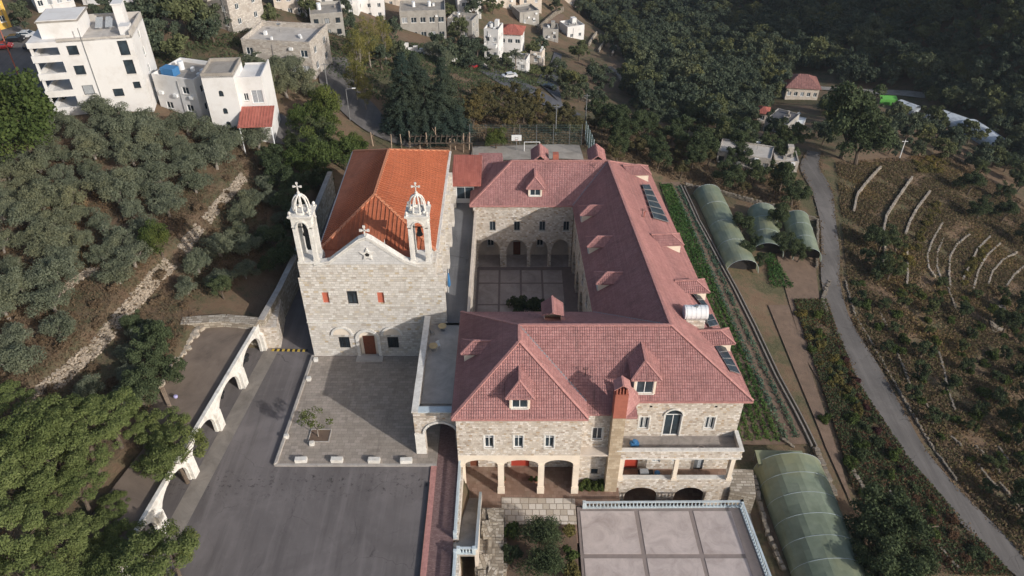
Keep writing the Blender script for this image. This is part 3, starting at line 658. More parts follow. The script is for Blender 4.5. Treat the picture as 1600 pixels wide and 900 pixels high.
# church
CX0, CX1, CY0, CY1, CE = -26.1, -9.9, 75.3, 105.5, 14.3
ch = thing('church', 'pale stone church with orange metal roof and two open belfries', 'church', ((CX0+CX1)/2, (CY0+CY1)/2, 0))
def rel(o, root): o.matrix_parent_inverse = Matrix.Translation(-root.location) ; return o
class K:      # parts authored in world coordinates under a moved root
    def __init__(s, root): s.r = root
    def __call__(s, m, name, mat, parent=None, **kw):
        o = m.build(name, mat, parent or s.r, **kw)
        if parent is None: o.location = -Vector(s.r.location)
        return o
C_ = K(ch); FF = Face((-26.3, CY0), (-8.4, CY0)); fw = lambda x: x+26.3
m = MB()
def ux(px, py, Y):       # world x, z on plane y=Y
    d = ray(px, py); t = Y/d.y; return d.x*t, CAMH+d.z*t
ops = [(fw(-23.35), 9.15, .85, 1.75), (fw(-20.0), 9.0, 1.3, 2.1), (fw(-16.45), 9.15, .85, 1.75),
       (fw(-22.0), 1.5, 1.45, 2.0), (fw(-18.85), .15, 2.3, 4.3, 1.15), (fw(-15.6), 1.5, 1.45, 2.0)]
ops = [o if len(o) == 4 else o for o in ops]
wall(m, (-26.3, CY0), (-8.4, CY0), 0.0, 13.2, [o if len(o) > 4 else o for o in ops], .5)
C_(m, 'facade_wall', 'church_stone')
m = MB(); wall(m, (-26.0, CY0+.02), (-9.3, CY0+.02), 13.2, 15.2, [], .6, back=True); C_(m, 'upper_facade_wall', 'church_stone')
# gable: upright slab with stepped coping and a star opening
gp = [(-23.1, 15.2), (-22.1, 15.55), (-18.2, 18.75), (-17.3, 19.1), (-16.7, 18.75), (-13.1, 15.75), (-12.1, 15.2)]
star = []
sx_, sz_ = -17.35, 16.75
for i in range(10):
    r = .95 if i % 2 == 0 else .42; a = math.pi/2+i*math.pi/5; star.append((sx_+math.cos(a)*r, sz_+math.sin(a)*r))
m = MB(); yf, yb = CY0, CY0+.7
outer = [(-23.1, 15.2)]+gp[1:-1]+[(-12.1, 15.2)]
m.poly([(x, yf, z) for x, z in outer][::-1]); m.poly([(x, yb, z) for x, z in outer])
for i in range(len(outer)):
    a, b = outer[i], outer[(i+1) % len(outer)]; m.poly([(a[0], yf, a[1]), (b[0], yf, b[1]), (b[0], yb, b[1]), (a[0], yb, a[1])])
C_(m, 'gable', 'gable_stone')
m = MB(); m.poly([(x, yf-.16, z) for x, z in star][::-1])
for i in range(10):
    a, b = star[i], star[(i+1) % 10]; m.poly([(a[0], yf-.16, a[1]), (b[0], yf-.16, b[1]), (b[0], yf, b[1]), (a[0], yf, a[1])])
so_ = C_(m, 'star', 'white_stone'); mm = MB(); mm.poly([(sx_+math.cos(math.tau*i/5+math.pi/2)*.3, yf-.175, sz_+math.sin(math.tau*i/5+math.pi/2)*.3) for i in range(5)][::-1]); mm.build('star_opening', 'dark', so_)
m = MB(); cop = [(-24.0, 15.28)]+[(x, z+.1) for x, z in gp[1:-1]]+[(-11.6, 15.28)]
for a, b in zip(cop[:-1], cop[1:]): m.bar((a[0], CY0+.3, a[1]), (b[0], CY0+.3, b[1]), 0.86, .2)
for a, b in zip(cop[:-1], cop[1:]): m.bar((a[0], CY0+.3, a[1]-.28), (b[0], CY0+.3, b[1]-.28), .78, .16)
C_(m, 'coping', 'white_stone')
m = MB(); m.box(-26.35, CY0-.06, 13.25, -9.2, CY0+.9, 13.42); 
def cross(m, c, h=1.1, w=.8, t=.12):
    x, y, z = c; m.box(x-t/2, y-t/2, z, x+t/2, y+t/2, z+h); m.box(x-w/2, y-t/2, z+h*.58, x+w/2, y+t/2, z+h*.58+t)
    for dx, dz in ((-w/2, h*.58+t/2), (w/2, h*.58+t/2), (0, h)): m.obox((x+dx, y, z+dz), (t*2.1, t*1.3, t*2.1), 0)
m = MB(); cross(m, (-17.4, CY0+.3, 19.1), 1.35, .9, .14); C_(m, 'gable_cross', 'white_stone')
# facade windows and door
for (u, v, w, h) in ((fw(-23.35), 9.15, .85, 1.75), (fw(-16.45), 9.15, .85, 1.75)):
    m = MB(); FF.box(m, u-w/2, v, -.25, u+w/2, v+h, -.2); C_(m, 'shutter', 'red_panel')
def W_(root, F, *a, **k):
    fr = window(root, F, *a, **k); fr.location = -Vector(root.location); return fr
W_(ch, FF, fw(-20.0), 9.0, 1.3, 2.1, -.25, 'dark_metal', 2, True, True)
for x in (-22.0, -15.6):
    W_(ch, FF, fw(x), 1.5, 1.45, 2.0, -.25, 'dark_metal', 2, False, False, bars=6)
m = MB(); F_ = FF; F_.box(m, fw(-19.6), .15, -.42, fw(-18.1), 3.35, -.36); dr = C_(m, 'door', 'brown_door')
mm = MB()
for k in range(2):
    for j in range(3): F_.box(mm, fw(-19.5+k*.75), .35+j*1.0, -.36, fw(-19.5+k*.75+.6), 1.2+j*1.0, -.33)
mm.build('door_panel', 'brown_door', dr)
m = MB(); F_.box(m, fw(-20.0), .15, -.5, fw(-17.7), 4.45, -.43); C_(m, 'door_recess', 'cream_plaster')
for (x, r, zc) in ((-22.1, 1.15, 3.9), (-15.6, 1.15, 3.9)):
    m = MB(); P_ = [(x+a*1.0, zc+b) for a, b in arc(2*r, r, 10)]; m.poly([(p[0], CY0-.03, p[1]) for p in P_]); C_(m, 'blind_arch', 'cream_plaster')
def archring(m, x, zc, r, w=.28, y0=-.09, n=14, y=CY0, sy=1.0):
    for i in range(n):
        a0, a1 = math.pi*i/n, math.pi*(i+1)/n; am = (a0+a1)/2
        m.obox((x+math.cos(am)*(r+w/2), y+y0, zc+math.sin(am)*(r+w/2)*sy), (w, .2, r*math.pi/n*1.12), 0, 0, -am)
m = MB()
for x in (-22.1, -15.6): archring(m, x, 3.9, 1.15)
archring(m, -18.85, 3.3, 1.2, .4); 
for s in (-1, 1): m.box(-18.85+s*1.2, CY0-.14, .15, -18.85+s*1.6, CY0, 3.3)
C_(m, 'arch_moulding', 'white_stone')
m = MB(); m.box(-20.6, CY0-1.2, .15, -17.1, CY0, .3); C_(m, 'door_step', 'pale_concrete')
m = MB(); m.box(-26.36, CY0-.07, 5.95, -8.3, CY0, 6.12); C_(m, 'string_course', 'white_stone')
# nave
m = MB(); wall(m, (-24.6, CY1+.4), (-24.6, CY0+.8), -.2, CE-.1); wall(m, (-9.9, CY0+.5), (-9.9, CY1+.4), -.2, CE-.1, [(4+5.2*k, 8.4, 1.0, 2.6, .5) for k in range(6)]); wall(m, (-9.9, CY1+.4), (-24.6, CY1+.4), -.2, CE-.1)
C_(m, 'nave_wall', 'church_stone')
NF = Face((-9.9, CY0+.5), (-9.9, CY1+.4))
for k in range(6): W_(ch, NF, 4+5.2*k, 8.4, 1.0, 2.6, -.25, 'dark_metal', 1, False, rise=.5)
for k in range(6):
    y = CY0+1.0+5.35*k; m = MB(); m.box(-9.9, y, -.1, -8.75, y+1.25, 9.2); m.prism([(-9.9, y), (-9.2, y), (-9.2, y+1.25), (-9.9, y+1.25)], 9.2, 11.6); C_(m, 'buttress', 'church_stone')
m = MB(); m.box(-9.9, CY0+.5, -.1, -8.4, CY0+1.0, 13.2); C_(m, 'corner_pier', 'church_stone')
# nave roof
eL, eR, yf_, yb_ = -24.3 - 1.5 + 1.5, -9.65, 79.3, 105.8
eL = -25.9+1.6
RG1, RG2 = (-18.1, 87.6, 17.7), (-17.8, 100.2, 17.7)
c1, c2, c3, c4_ = (eL, yf_, CE+.25), (eR, yf_, CE+.25), (eR, yb_, CE+.25), (eL, yb_, CE+.25)
for pl in ([c1, RG1, RG2, c4_], [c1, c2, RG1], [c2, c3, RG2, RG1], [c3, c4_, RG2]):
    m = MB(); roofpoly(m, pl); r_ = C_(m, 'roof_plane', 'church_tile'); mm = MB(); clip_ribs(mm, pl, .55, .12, .13); rb = mm.build('standing_seam', 'church_tile', r_, kind='stuff')
m = MB()
for a, b in ((c1, RG1), (c2, RG1), (c3, RG2), (c4_, RG2), (RG1, RG2)): m.bar(a, b, .38, .14)
C_(m, 'ridge_cap', 'church_ridge')
m = MB(); roofpoly(m, [(-24.9, CY0+.7, CE+.45), (-9.9, CY0+.7, CE+.45), (-9.9, yf_+.25, CE+.2), (-24.9, yf_+.25, CE+.2)]); C_(m, 'front_roof_strip', 'church_tile')
m = MB(); m.box(eL-.2, yf_, CE-.05, eL-.05, yb_, CE+.1); C_(m, 'gutter', 'white_stone'); m = MB(); m.box(eR+.05, yf_, CE-.05, eR+.35, yb_, CE+.17); C_(m, 'gutter', 'white_stone')
# small roof hatch behind the gable
m = MB(); m.box(-17.9, 76.4, 14.4, -15.9, 79.4, 17.4); hb = C_(m, 'roof_hatch', 'white_plaster')
mm = MB(); mm.box(-17.4, 76.33, 16.4, -16.1, 76.4, 17.3); mm.box(-15.9, 76.8, 16.2, -15.85, 78.6, 17.1); mm.build('hatch_window', 'dark', hb)
mm = MB(); pts = [(-18.2, 76.6, 17.5), (-15.5, 76.6, 17.5), (-15.5, 80.4, 18.3), (-18.2, 80.4, 18.3)]; roofpoly(mm, pts); clip_ribs(mm, pts, .42, .055, .05); mm.build('hatch_roof', 'church_tile', hb)
# bell towers
def belfry(x, y, z, w, d, h):
    t = MB(); r = .26; hx, hy = w/2, d/2
    t.box(x-hx-.15, y-hy-.15, z+.01, x+hx+.15, y+hy+.15, z+.28); tw = C_(t, 'bell_tower', 'white_stone')
    for sx in (-1, 1):
        for sy in (-1, 1):
            q = MB(); cx, cy = x+sx*(hx-r), y+sy*(hy-r); q.box(cx-r*1.15, cy-r*1.15, z+.28, cx+r*1.15, cy+r*1.15, z+.62); q.box(cx-r, cy-r, z+.62, cx+r, cy+r, z+h-1.35); q.box(cx-r*1.2, cy-r*1.2, z+h-1.35, cx+r*1.2, cy+r*1.2, z+h-1.15); q.build('pier', 'white_stone', tw)
    for fr, A, B in (('s', (x-hx, y-hy), (x+hx, y-hy)), ('n', (x+hx, y+hy), (x-hx, y+hy)), ('e', (x+hx, y-hy+.425), (x+hx, y+hy-.425)), ('w', (x-hx, y+hy-.425), (x-hx, y-hy+.425))):
        q = MB(); L = math.dist(A, B); ow = w-4*r if fr in 'sn' else d-4*r; wall(q, A, B, z+h-1.5, z+h-.1, [(L/2, z+h-1.5, ow, 1.0, 1.0-.02)], .42, back=True); q.build('arch', 'white_stone', tw)
        q = MB(); f = Face(A, B); n = 9; R_ = ow/2+.06
        for i in range(n):
            am = math.pi*(i+.5)/n; c = f.p(L/2+math.cos(am)*R_, z+h-1.5+math.sin(am)*.98, .05); q.obox(c, (.16, .12, R_*math.pi/n*1.1), f.rz, 0, -am)
        q.build('arch_moulding', 'white_stone', tw)
    q = MB(); q.box(x-hx-.12, y-hy-.12, z+h-.1, x+hx+.12, y+hy+.12, z+h+.08); q.box(x-hx-.26, y-hy-.26, z+h+.08, x+hx+.26, y+hy+.26, z+h+.28); q.build('cornice', 'white_stone', tw)
    for sx in (-1, 1):
        for sy in (-1, 1): q = MB(); q.lathe([(.0, 0), (.16, .0), (.1, .12), (.2, .3), (.15, .48), (.02, .6)], (x+sx*hx, y+sy*hy, z+h+.28), 8); q.build('finial', 'white_stone', tw)
    q = MB(); q.lathe([(.98, 0), (1.02, .22), (.9, .24)], (x, y, z+h+.28), 16); q.build('dome_ring', 'white_stone', tw)
    zb = z+h+.5
    for k in range(8):
        a = math.tau*(k+.5)/8; q = MB(); pv = None
        for i in range(8):
            tt = i/7; rr = .98*math.cos(tt*1.38)**.8; p = Vector((x+math.cos(a)*rr, y+math.sin(a)*rr, zb+1.9*math.sin(tt*1.45)))
            if pv is not None: q.tube(pv, p, .105, .10, 6)
            pv = p
        q.build('dome_rib', 'white_stone', tw)
    q = MB(); q.lathe([(.3, 1.72), (.3, 1.95), (.16, 2.1), (.2, 2.25), (.06, 2.4)], (x, y, zb), 10); cross(q, (x, y, zb+2.3), 1.15, .8, .11); q.build('tower_cross', 'white_stone', tw)
    q = MB(); q.lathe([(.0, 1.0), (.16, .98), (.24, .8), (.28, .4), (.42, .05), (.40, 0.0)], (x, y, z+h-3.1), 12); q.build('bell', 'dark_metal', tw)
    q = MB(); q.box(x-hx+.2, y-.05, z+h-2.05, x+hx-.2, y+.05, z+h-1.95); q.build('bell_beam', 'dark_metal', tw)
belfry(-24.6, CY0+1.25, 15.3, 2.35, 2.3, 6.5)
belfry(-11.05, CY0+1.25, 15.3, 2.35, 2.3, 6.5)
for o in list(COL.objects):
    if o.name.startswith('bell_tower'): o.location = -Vector(ch.location)
m = MB(); m.box(-26.0, CY0, 15.2, -23.2, CY0+2.6, 15.3); m.box(-12.4, CY0, 15.2, -9.3, CY0+2.6, 15.3); m.box(-26.0, CY0+.62, 13.2, -23.2, CY0+2.6, 15.2); m.box(-12.4, CY0+.62, 13.2, -9.3, CY0+2.6, 15.2); C_(m, 'tower_base', 'church_stone')
# ------------------------------------------------------------------ monastery
mo = thing('monastery', 'stone monastery with dusty red tiled roofs around an arcaded courtyard', 'monastery', (10, 80, -4.5)); C_ = K(mo)
P1, P2 = (-6.5,56.4,8.5), (8.2,56.4,8.5); A1, A2 = (.8,62.7,14), (.8,65.4,14); P3 = (-6.4,74.4,8.5)
V1 = (8.2,59.0,8.5); FR = (26.5,59.0,8.5); R1 = (17.8,65.4,14); W1_ = (10.2,74.4,8.5); W2_ = (9.3,100.5,8.0); R2 = (15.0,106.7,12.3); E2 = (22.4,112.6,8.0)
N1, N3, NB = (-6.5,100.5,8.0), (0,106.7,12.3), (-6.5,112.9,8.0)
planes = {'pav_front': [P1,P2,A1], 'pav_left': [P1,A1,A2,P3], 'pav_right': [P2,V1,A2,A1], 'front': [A2,V1,FR,R1], 'east': [FR,E2,R2,R1], 'west': [W1_,R1,R2,W2_],
          'back': [P3,A2,R1,W1_], 'north': [N1,W2_,R2,N3], 'north_left': [N1,N3,NB], 'north_back': [NB,N3,R2,E2],
          'lower': [(8.2,59.0,8.5),(8.3,57.9,7.55),(12.3,57.9,7.55),(12.3,59.0,8.5)]}
PN = {}
for k, pl in planes.items():
    a, b, c = Vector(pl[0]), Vector(pl[1]), Vector(pl[2]); n = (b-a).cross(c-a).normalized(); PN[k] = (a, n if n.z > 0 else -n)
    m = MB()
    if k == 'east':
        for tri in ([FR,E2,R2],[FR,R2,R1]): roofpoly(m, tri, .2)
    elif k == 'west':
        for tri in ([W1_,R1,R2],[W1_,R2,W2_]): roofpoly(m, tri, .2)
    else: roofpoly(m, pl, .2)
    r_ = C_(m, 'roof_plane', 'mon_tile'); mm = MB()
    for tri in ([[pl[0],pl[1],pl[2]],[pl[0],pl[2],pl[3]]] if k in ('east', 'west') else [pl]): clip_ribs(mm, tri, .26, .085, .05)
    mm.build('tile_rolls', 'mon_tile', r_, kind='stuff')
m = MB()
for a, b in ((P1,A1),(P2,A1),(A1,A2),(A2,R1),(FR,R1),(R1,R2),(R2,N3),(N3,N1),(N3,NB),(R2,E2),(P3,A2)):
    a, b = Vector(a), Vector(b); n = max(1, int((b-a).length/.45))
    for i in range(n):
        p, q = a.lerp(b, i/n), a.lerp(b, (i+1.06)/n); m.bar(p+Vector((0,0,.06+.02*(i % 2))), q+Vector((0,0,.05)), .3, .13)
C_(m, 'ridge_tiles', 'ridge_tile', kind='stuff')
for a, b in ((V1,A2),(W1_,R1),(W2_,R2)): m = MB(); m.bar(Vector(a)+Vector((0,0,.03)), Vector(b)+Vector((0,0,.03)), .22, .05); C_(m, 'valley_gutter', 'grey_metal')
m = MB()
for a, b in ((P1,P2),(P3,P1),((12.3,59,8.5),FR),(FR,E2),(N1,W2_),(W2_,W1_)):
    a, b = Vector(a)-Vector((0,0,.2)), Vector(b)-Vector((0,0,.2)); m.bar(a, b, .14, .14)
C_(m, 'eave_board', 'ridge_tile')
# walls ------------------------------------------------
FS = -4.6
S = Face((-6.1,56.9), (7.7,56.9)); su = lambda x: x+6.1
m = MB(); arcs = [(su(-3.5), FS, 3.75, 5.75, .85), (su(1.05), FS, 3.95, 5.75, .85), (su(5.35), FS, 3.3, 5.75, .85)]
wx = (-2.55, .72, 4.15)
wall(m, (-6.1,56.9), (7.7,56.9), 1.95, 8.4, [(su(x), 3.25, 1.0, 2.05) for x in wx], .5); C_(m, 'front_wall', 'stone')
m = MB(); wall(m, (-6.1,56.9), (7.7,56.9), FS, 1.95, arcs, .55, back=True); C_(m, 'arcade_wall', 'cream_plaster')
for x in wx: W_(mo, S, su(x), 3.25, 1.0, 2.05, -.22, 'white_metal', 2, True, True, surround='white_stone')
for px in (722, 783.5, 846, 898):
    pass
for x in (-5.75, -1.27, 3.35, 7.35):
    m = MB(); m.box(x-.42, 56.62, FS, x+.42, 56.9, -3.5); m.box(x-.35, 56.75, -3.5, x+.35, 56.9, .4); C_(m, 'pier', 'cream_plaster')
SB = Face((-6.0,60.6), (11.2,60.6)); sb = lambda x: x+6.0
m = MB(); wall(m, (-6.0,60.6), (11.2,60.6), FS, 1.7, [(sb(-4.6), FS, 1.0, 2.6), (sb(1.0), FS, 2.2, 3.3), (sb(-2.2), -3.6, 1.2, 1.5), (sb(4.9), -3.4, 1.6, 1.9)], .3); C_(m, 'porch_back_wall', 'stone')
m = MB(); m.box(-6.0, 56.95, 1.72, 11.0, 60.6, 1.9); C_(m, 'porch_ceiling', 'beige_plaster')
m = MB(); SB.box(m, sb(-.1), FS, -.25, sb(2.1), FS+3.25, -.18); C_(m, 'porch_door', 'red_door')
m = MB(); SB.box(m, sb(-5.1), FS, -.25, sb(-4.1), FS+2.6, -.18); C_(m, 'porch_side_door', 'brown_door')
W_(mo, SB, sb(-2.2), -3.6, 1.2, 1.5, -.2); W_(mo, SB, sb(4.9), -3.4, 1.6, 1.9, -.2)
m = MB(); wall(m, (7.7,56.9), (7.7,58.2), FS, 8.3, [], .3); wall(m, (7.7,58.2), (12.2,58.2), FS, 7.5, [(1.9, 3.1, 1.15, 2.0), (2.0, -3.0, .8, 1.0)], .4); C_(m, 'recess_wall', 'stone')
RF = Face((7.7,58.2), (12.2,58.2)); W_(mo, RF, 1.9, 3.1, 1.15, 2.0, -.22, 'white_metal', 2, True, surround='white_stone'); W_(mo, RF, 2.0, -3.0, .8, 1.0, -.22, 'dark_metal', 2, False)
m = MB(); wall(m, (12.2,58.2), (12.2,59.9), FS, 7.7, [], .3); C_(m, 'recess_side_wall', 'stone')
E = Face((12.2,59.9), (25.9,59.9)); eu = lambda x: x-12.2
m = MB(); wall(m, (12.2,59.9), (25.9,59.9), 1.8, 8.4, [(eu(15.1), 3.0, 1.1, 2.0), (eu(18.35), 1.82, 1.9, 4.4, .95), (eu(22.6), 3.0, 1.1, 2.0)], .45); C_(m, 'upper_front_wall', 'stone')
W_(mo, E, eu(15.1), 3.0, 1.1, 2.0, -.22, 'white_metal', 2, True, surround='white_stone', bars=4); W_(mo, E, eu(22.6), 3.0, 1.1, 2.0, -.22, 'white_metal', 2, True, surround='white_stone', bars=4)
W_(mo, E, eu(18.35), 1.82, 1.9, 4.4, -.25, 'white_metal', 2, False, rise=.95, surround='white_stone')
q = MB(); archring(q, 18.35, 5.27, .97, .2, -.05, 10, 59.9); C_(q, 'door_arch', 'white_stone')
for x in (15.6, 22.9): m = MB(); E.box(m, eu(x)-.14, 6.6, .0, eu(x)+.14, 6.85, .02); C_(m, 'vent', 'dark')
m = MB(); wall(m, (12.2,59.9), (25.9,59.9), -4.1, 1.8, [(eu(14.3), -4.1, 1.6, 3.3), (eu(17.2), -2.9, 1.0, 2.0), (eu(19.6), -2.9, 1.0, 2.0), (eu(22.4), -4.1, 1.1, 3.3)], .3); C_(m, 'gallery_back_wall', 'stone')
m = MB(); E.box(m, eu(13.5), -4.1, -.25, eu(15.1), -.8, -.18); C_(m, 'gallery_door', 'red_door'); m = MB(); E.box(m, eu(21.85), -4.1, -.25, eu(22.95), -.8, -.18); C_(m, 'gallery_side_door', 'curtain')
W_(mo, E, eu(17.2), -2.9, 1.0, 2.0, -.2, glass='curtain'); W_(mo, E, eu(19.6), -2.9, 1.0, 2.0, -.2, glass='curtain')
m = MB(); wall(m, (12.3,57.5), (25.8,57.5), -8.3, -2.95, [(15.4-12.3, -8.3, 3.9, 3.75, 1.6), (21.2-12.3, -8.3, 3.6, 3.75, 1.6)], .45); C_(m, 'lower_front_wall', 'stone')
m = MB(); m.box(12.2, 57.42, -2.95, 25.9, 57.98, -2.82); C_(m, 'gallery_rail', 'white_stone')
m = MB(); m.box(12.3, 57.96, -4.4, 25.8, 59.9, -4.1); C_(m, 'gallery_floor', 'brown_tile')
m = MB(); wall(m, (12.5,60.4), (25.9,60.4), -8.3, -4.3, [], .2); C_(m, 'cellar_wall', 'rubble')
m = MB(); m.box(11.9, 57.2, 1.5, 25.95, 59.9, 1.8); bal = C_(m, 'balcony_floor', 'balcony_floor')
m = MB(); m.box(11.9, 57.0, 1.3, 25.95, 57.25, 2.62); m.box(25.7, 57.25, 1.3, 25.95, 59.9, 2.62); m.box(11.9, 57.25, 1.3, 12.15, 58.2, 2.62); m.build('balcony_parapet', 'stone', bal)
m = MB(); m.box(11.78, 56.85, 2.62, 26.08, 57.33, 2.76); m.box(25.62, 57.33, 2.62, 26.08, 59.9, 2.76); m.box(11.78, 57.33, 2.62, 12.2, 58.2, 2.76); m.box(11.85, 56.92, 1.2, 26.0, 57.0, 1.36); m.build('balcony_coping', 'white_stone', bal)
for x in (12.6, 18.9, 25.3):
    m = MB(); m.box(x-.24, 57.2, -2.82, x+.24, 57.65, 1.1); m.box(x-.34, 57.1, -2.82, x+.34, 57.7, -2.45); m.box(x-.36, 57.08, .95, x+.36, 57.75, 1.3); m.box(x-.9, 57.25, 1.12, x+.9, 57.6, 1.3); C_(m, 'gallery_column', 'cream_plaster')
m = MB(); m.prism([(25.8,57.0), (28.6,56.2), (29.2,60.0), (25.9,60.2)], -8.2, -4.4); C_(m, 'side_wing_wall', 'rubble')
# hidden and oblique walls
m = MB(); wall(m, (25.9,59.9), (22.0,112.1), -8.5, 8.0, [(4+5.0*k, 3.3, 1.0, 1.9) for k in range(9)]+[(4+5.0*k, -1.5, 1.0, 1.9) for k in range(9)], .35); C_(m, 'east_wall', 'stone')
EF = Face((25.9,59.9), (22.0,112.1))
for k in range(9):
    W_(mo, EF, 4+5.0*k, 3.3, 1.0, 1.9, -.2); W_(mo, EF, 4+5.0*k, -1.5, 1.0, 1.9, -.2)
m = MB(); wall(m, (22.0,112.1), (-6.1,112.4), -8.5, 7.8); wall(m, (-6.1,112.4), (-6.1,100.9), -8.5, 7.8, [], .35); C_(m, 'north_wall', 'stone')
NFc = Face((-6.0,100.9), (9.5,100.9)); nu = lambda x: x+6.0; CF = -3.95
m = MB(); nw = (-3.05, .78, 4.75, 8.5)
wall(m, (-6.0,100.9), (9.5,100.9), 1.95, 7.8, [(nu(x), 3.1, .95, 1.75) for x in nw], .4)
wall(m, (-6.0,100.9), (9.5,100.9), CF, 1.95, [(nu(-3.7), CF, 3.5, 5.4, 2.0, 'pointed'), (nu(.75), CF, 3.3, 5.4, 2.0, 'pointed'), (nu(4.35), CF, 2.75, 5.4, 1.9, 'pointed'), (nu(7.75), CF, 2.9, 5.4, 1.9, 'pointed')], .6, back=True)
C_(m, 'courtyard_north_wall', 'stone')
for x in nw: W_(mo, NFc, nu(x), 3.1, .95, 1.75, -.22, 'grey_metal', 2, True)
m = MB(); wall(m, (-6.0,104.4), (9.5,104.4), CF, 2.2, [(2.5, -2.2, 1.1, 2.2), (6.8, CF, 1.2, 2.6), (10.6, -2.2, 1.1, 2.2)], .3); C_(m, 'cloister_back_wall', 'beige_plaster')
CB = Face((-6.0,104.4), (9.5,104.4)); W_(mo, CB, 2.5, -2.2, 1.1, 2.2, -.2); W_(mo, CB, 10.6, -2.2, 1.1, 2.2, -.2); m = MB(); CB.box(m, 6.2, CF, -.25, 7.4, CF+2.6, -.2); C_(m, 'cloister_door', 'brown_door')
m = MB(); m.box(-6.0, 101.4, 2.0, 9.5, 104.4, 2.2); C_(m, 'cloister_ceiling', 'beige_plaster')
WF = Face((9.6,100.9), (10.6,74.0)); m = MB()
wall(m, (9.6,100.9), (10.6,74.0), CF, 7.9, [(3.5+5.0*k, 3.1, .95, 1.75) for k in range(5)]+[(3.5+5.0*k, CF, 3.2, 5.2, 1.9, 'pointed') for k in range(5)], .6); C_(m, 'courtyard_east_wall', 'stone')
for k in range(5): W_(mo, WF, 3.5+5.0*k, 3.1, .95, 1.75, -.22, 'grey_metal', 2, True)
m = MB(); wall(m, (12.8,100.9), (13.6,74.0), CF, 2.2); C_(m, 'cloister_side_wall', 'beige_plaster'); m = MB(); m.prism([(9.7,100.9),(10.6,74),(13.7,74),(12.9,100.9)][::-1], 1.5, 2.0)
C_(m, 'cloister_side_ceiling', 'beige_plaster')
m = MB(); wall(m, (10.6,73.9), (-6.0,73.9), CF, 8.3, [(3+4.4*k, 3.1, .95, 1.75) for k in range(3)], .4); wall(m, (-6.1,74.0), (-6.1,56.9), -8.4, 8.35, [], .35); C_(m, 'front_wing_back_wall', 'stone')
# courtyard floor
cy = sheet('courtyard_ground', [(-6.0,73.9), (13.6,73.9), (12.9,104.4), (-6.0,104.4)], -4.0, 'court_line', kind='structure')
xs = [-5.4,-2.0,1.4,4.8,8.2]; ys = [75.0,80.4,85.8,91.2,96.6,100.2]
for i in range(4):
    for j in range(5):
        a, b, c, d = xs[i]+.16, xs[i+1]-.16, ys[j]+.16, ys[j+1]-.16
        m = MB(); m.box(a, c, -4.0, b, d, -3.96); o = m.build('paving_panel', 'court', cy); 
        m = MB(); m.box(a+.55, c+.55, -3.96, b-.55, d-.55, -3.95); m.build('inner_panel', 'court', o)
m = MB(); m.box(-6, 101.0, -4.0, 12.9, 104.4, -3.95); m.build('cloister_floor', 'court', cy)
# chimney
m = MB(); m.box(10.9, 56.9, FS, 12.3, 58.15, 8.0); cm = C_(m, 'chimney', 'chimney_stone')
m = MB(); m.box(10.9, 56.92, 8.0, 12.3, 58.13, 11.6); m.build('chimney_stack', 'brick_red', cm)
m = MB(); 
for k in range(4): m.box(10.98+(k*.33), 56.95, 11.6, 11.12+(k*.33), 58.1, 12.4)
m.build('chimney_vents', 'brick_red', cm); m = MB(); m.bar((11.6,56.75,13.05), (11.6,58.3,13.05), .2, .12)
m.prism([(10.7,56.8,12.3),(11.6,56.8,13.0),(11.6,58.3,13.0),(10.7,58.3,12.3)], 0, .1); m.prism([(11.6,56.8,13.0),(12.5,56.8,12.3),(12.5,58.3,12.3),(11.6,58.3,13.0)], 0, .1); m.build('chimney_cap', 'ridge_tile', cm)
m = MB(); m.prism([(12.3,56.9,8.2),(14.0,58.9,8.35),(14.0,59.6,8.9),(12.3,59.2,11.2)], 0, .12); m.box(12.3, 57.0, 7.8, 13.6, 58.6, 8.2); C_(m, 'chimney_skirt_roof', 'mon_tile')
# dormers
def dormer(px, py, plane, d, w, h, L, rise=.9, win=True, ov=.35, hip=True, glassw=None, lift=0, mat='cream_plaster'):
    p0, n = PN[plane]; p = UP(px, py, p0, n); d = Vector((d[0], d[1], 0)).normalized(); r = Vector((-d.y, d.x, 0))    # r: to the wall's own left when seen from outside? (fixed below)
    r = Vector((d.y*-1, d.x, 0)); z0 = p.z-.6; zt = p.z+h+lift
    A = p-r*(w/2); B = p+r*(w/2)
    if (B-A).cross(Vector((0,0,1))).dot(d) < 0: A, B = B, A
    m = MB(); F = Face((A.x, A.y), (B.x, B.y)); bk = L
    op = [(w/2, p.z+.12, w-.5, h-.35)] if win else []
    wall(m, A, B, z0, zt, op, .18)
    a2, b2 = A-d*bk, B-d*bk; wall(m, B, b2, z0, zt, [], .1); wall(m, a2, A, z0, zt, [], .1); m.poly([(q.x, q.y, zt) for q in (A, B, b2, a2)])
    dm = C_(m, 'dormer', mat)
    if win: window(dm, F, w/2, p.z+.12, w-.5, h-.35, -.15, 'white_metal', 2, True)
    m = MB(); e = w/2+ov; zr = zt+rise; fpt = d*ov
    fl, fr = p-r*e+fpt, p+r*e+fpt; bl, br = p-r*e-d*bk, p+r*e-d*bk; hipd = (w/2)*1.15 if hip else -ov*0
    rf = p-d*(hipd if hip else -ov); rb = p-d*(bk+rise*.9)
    def z(v, q): return (v.x, v.y, q)
    zl = zt-.08
    planes_ = [[z(fl,zl), z(rf,zr), z(rb,zr), z(bl,zl)], [z(fr,zl), z(br,zl), z(rb,zr), z(rf,zr)]]
    if hip: planes_.append([z(fl,zl), z(fr,zl), z(rf,zr)])
    for q in planes_: roofpoly(m, q, .12); clip_ribs(m, q, .26, .085, .06)
    m.build('dormer_roof', 'mon_tile', dm); m = MB(); m.bar(z(rf,zr+.05), z(rb,zr+.05), .24, .12)
    if hip: m.bar(z(fl,zl+.03), z(rf,zr+.03), .2, .1); m.bar(z(fr,zl+.03), z(rf,zr+.03), .2, .1)
    m.build('dormer_ridge', 'ridge_tile', dm); return dm
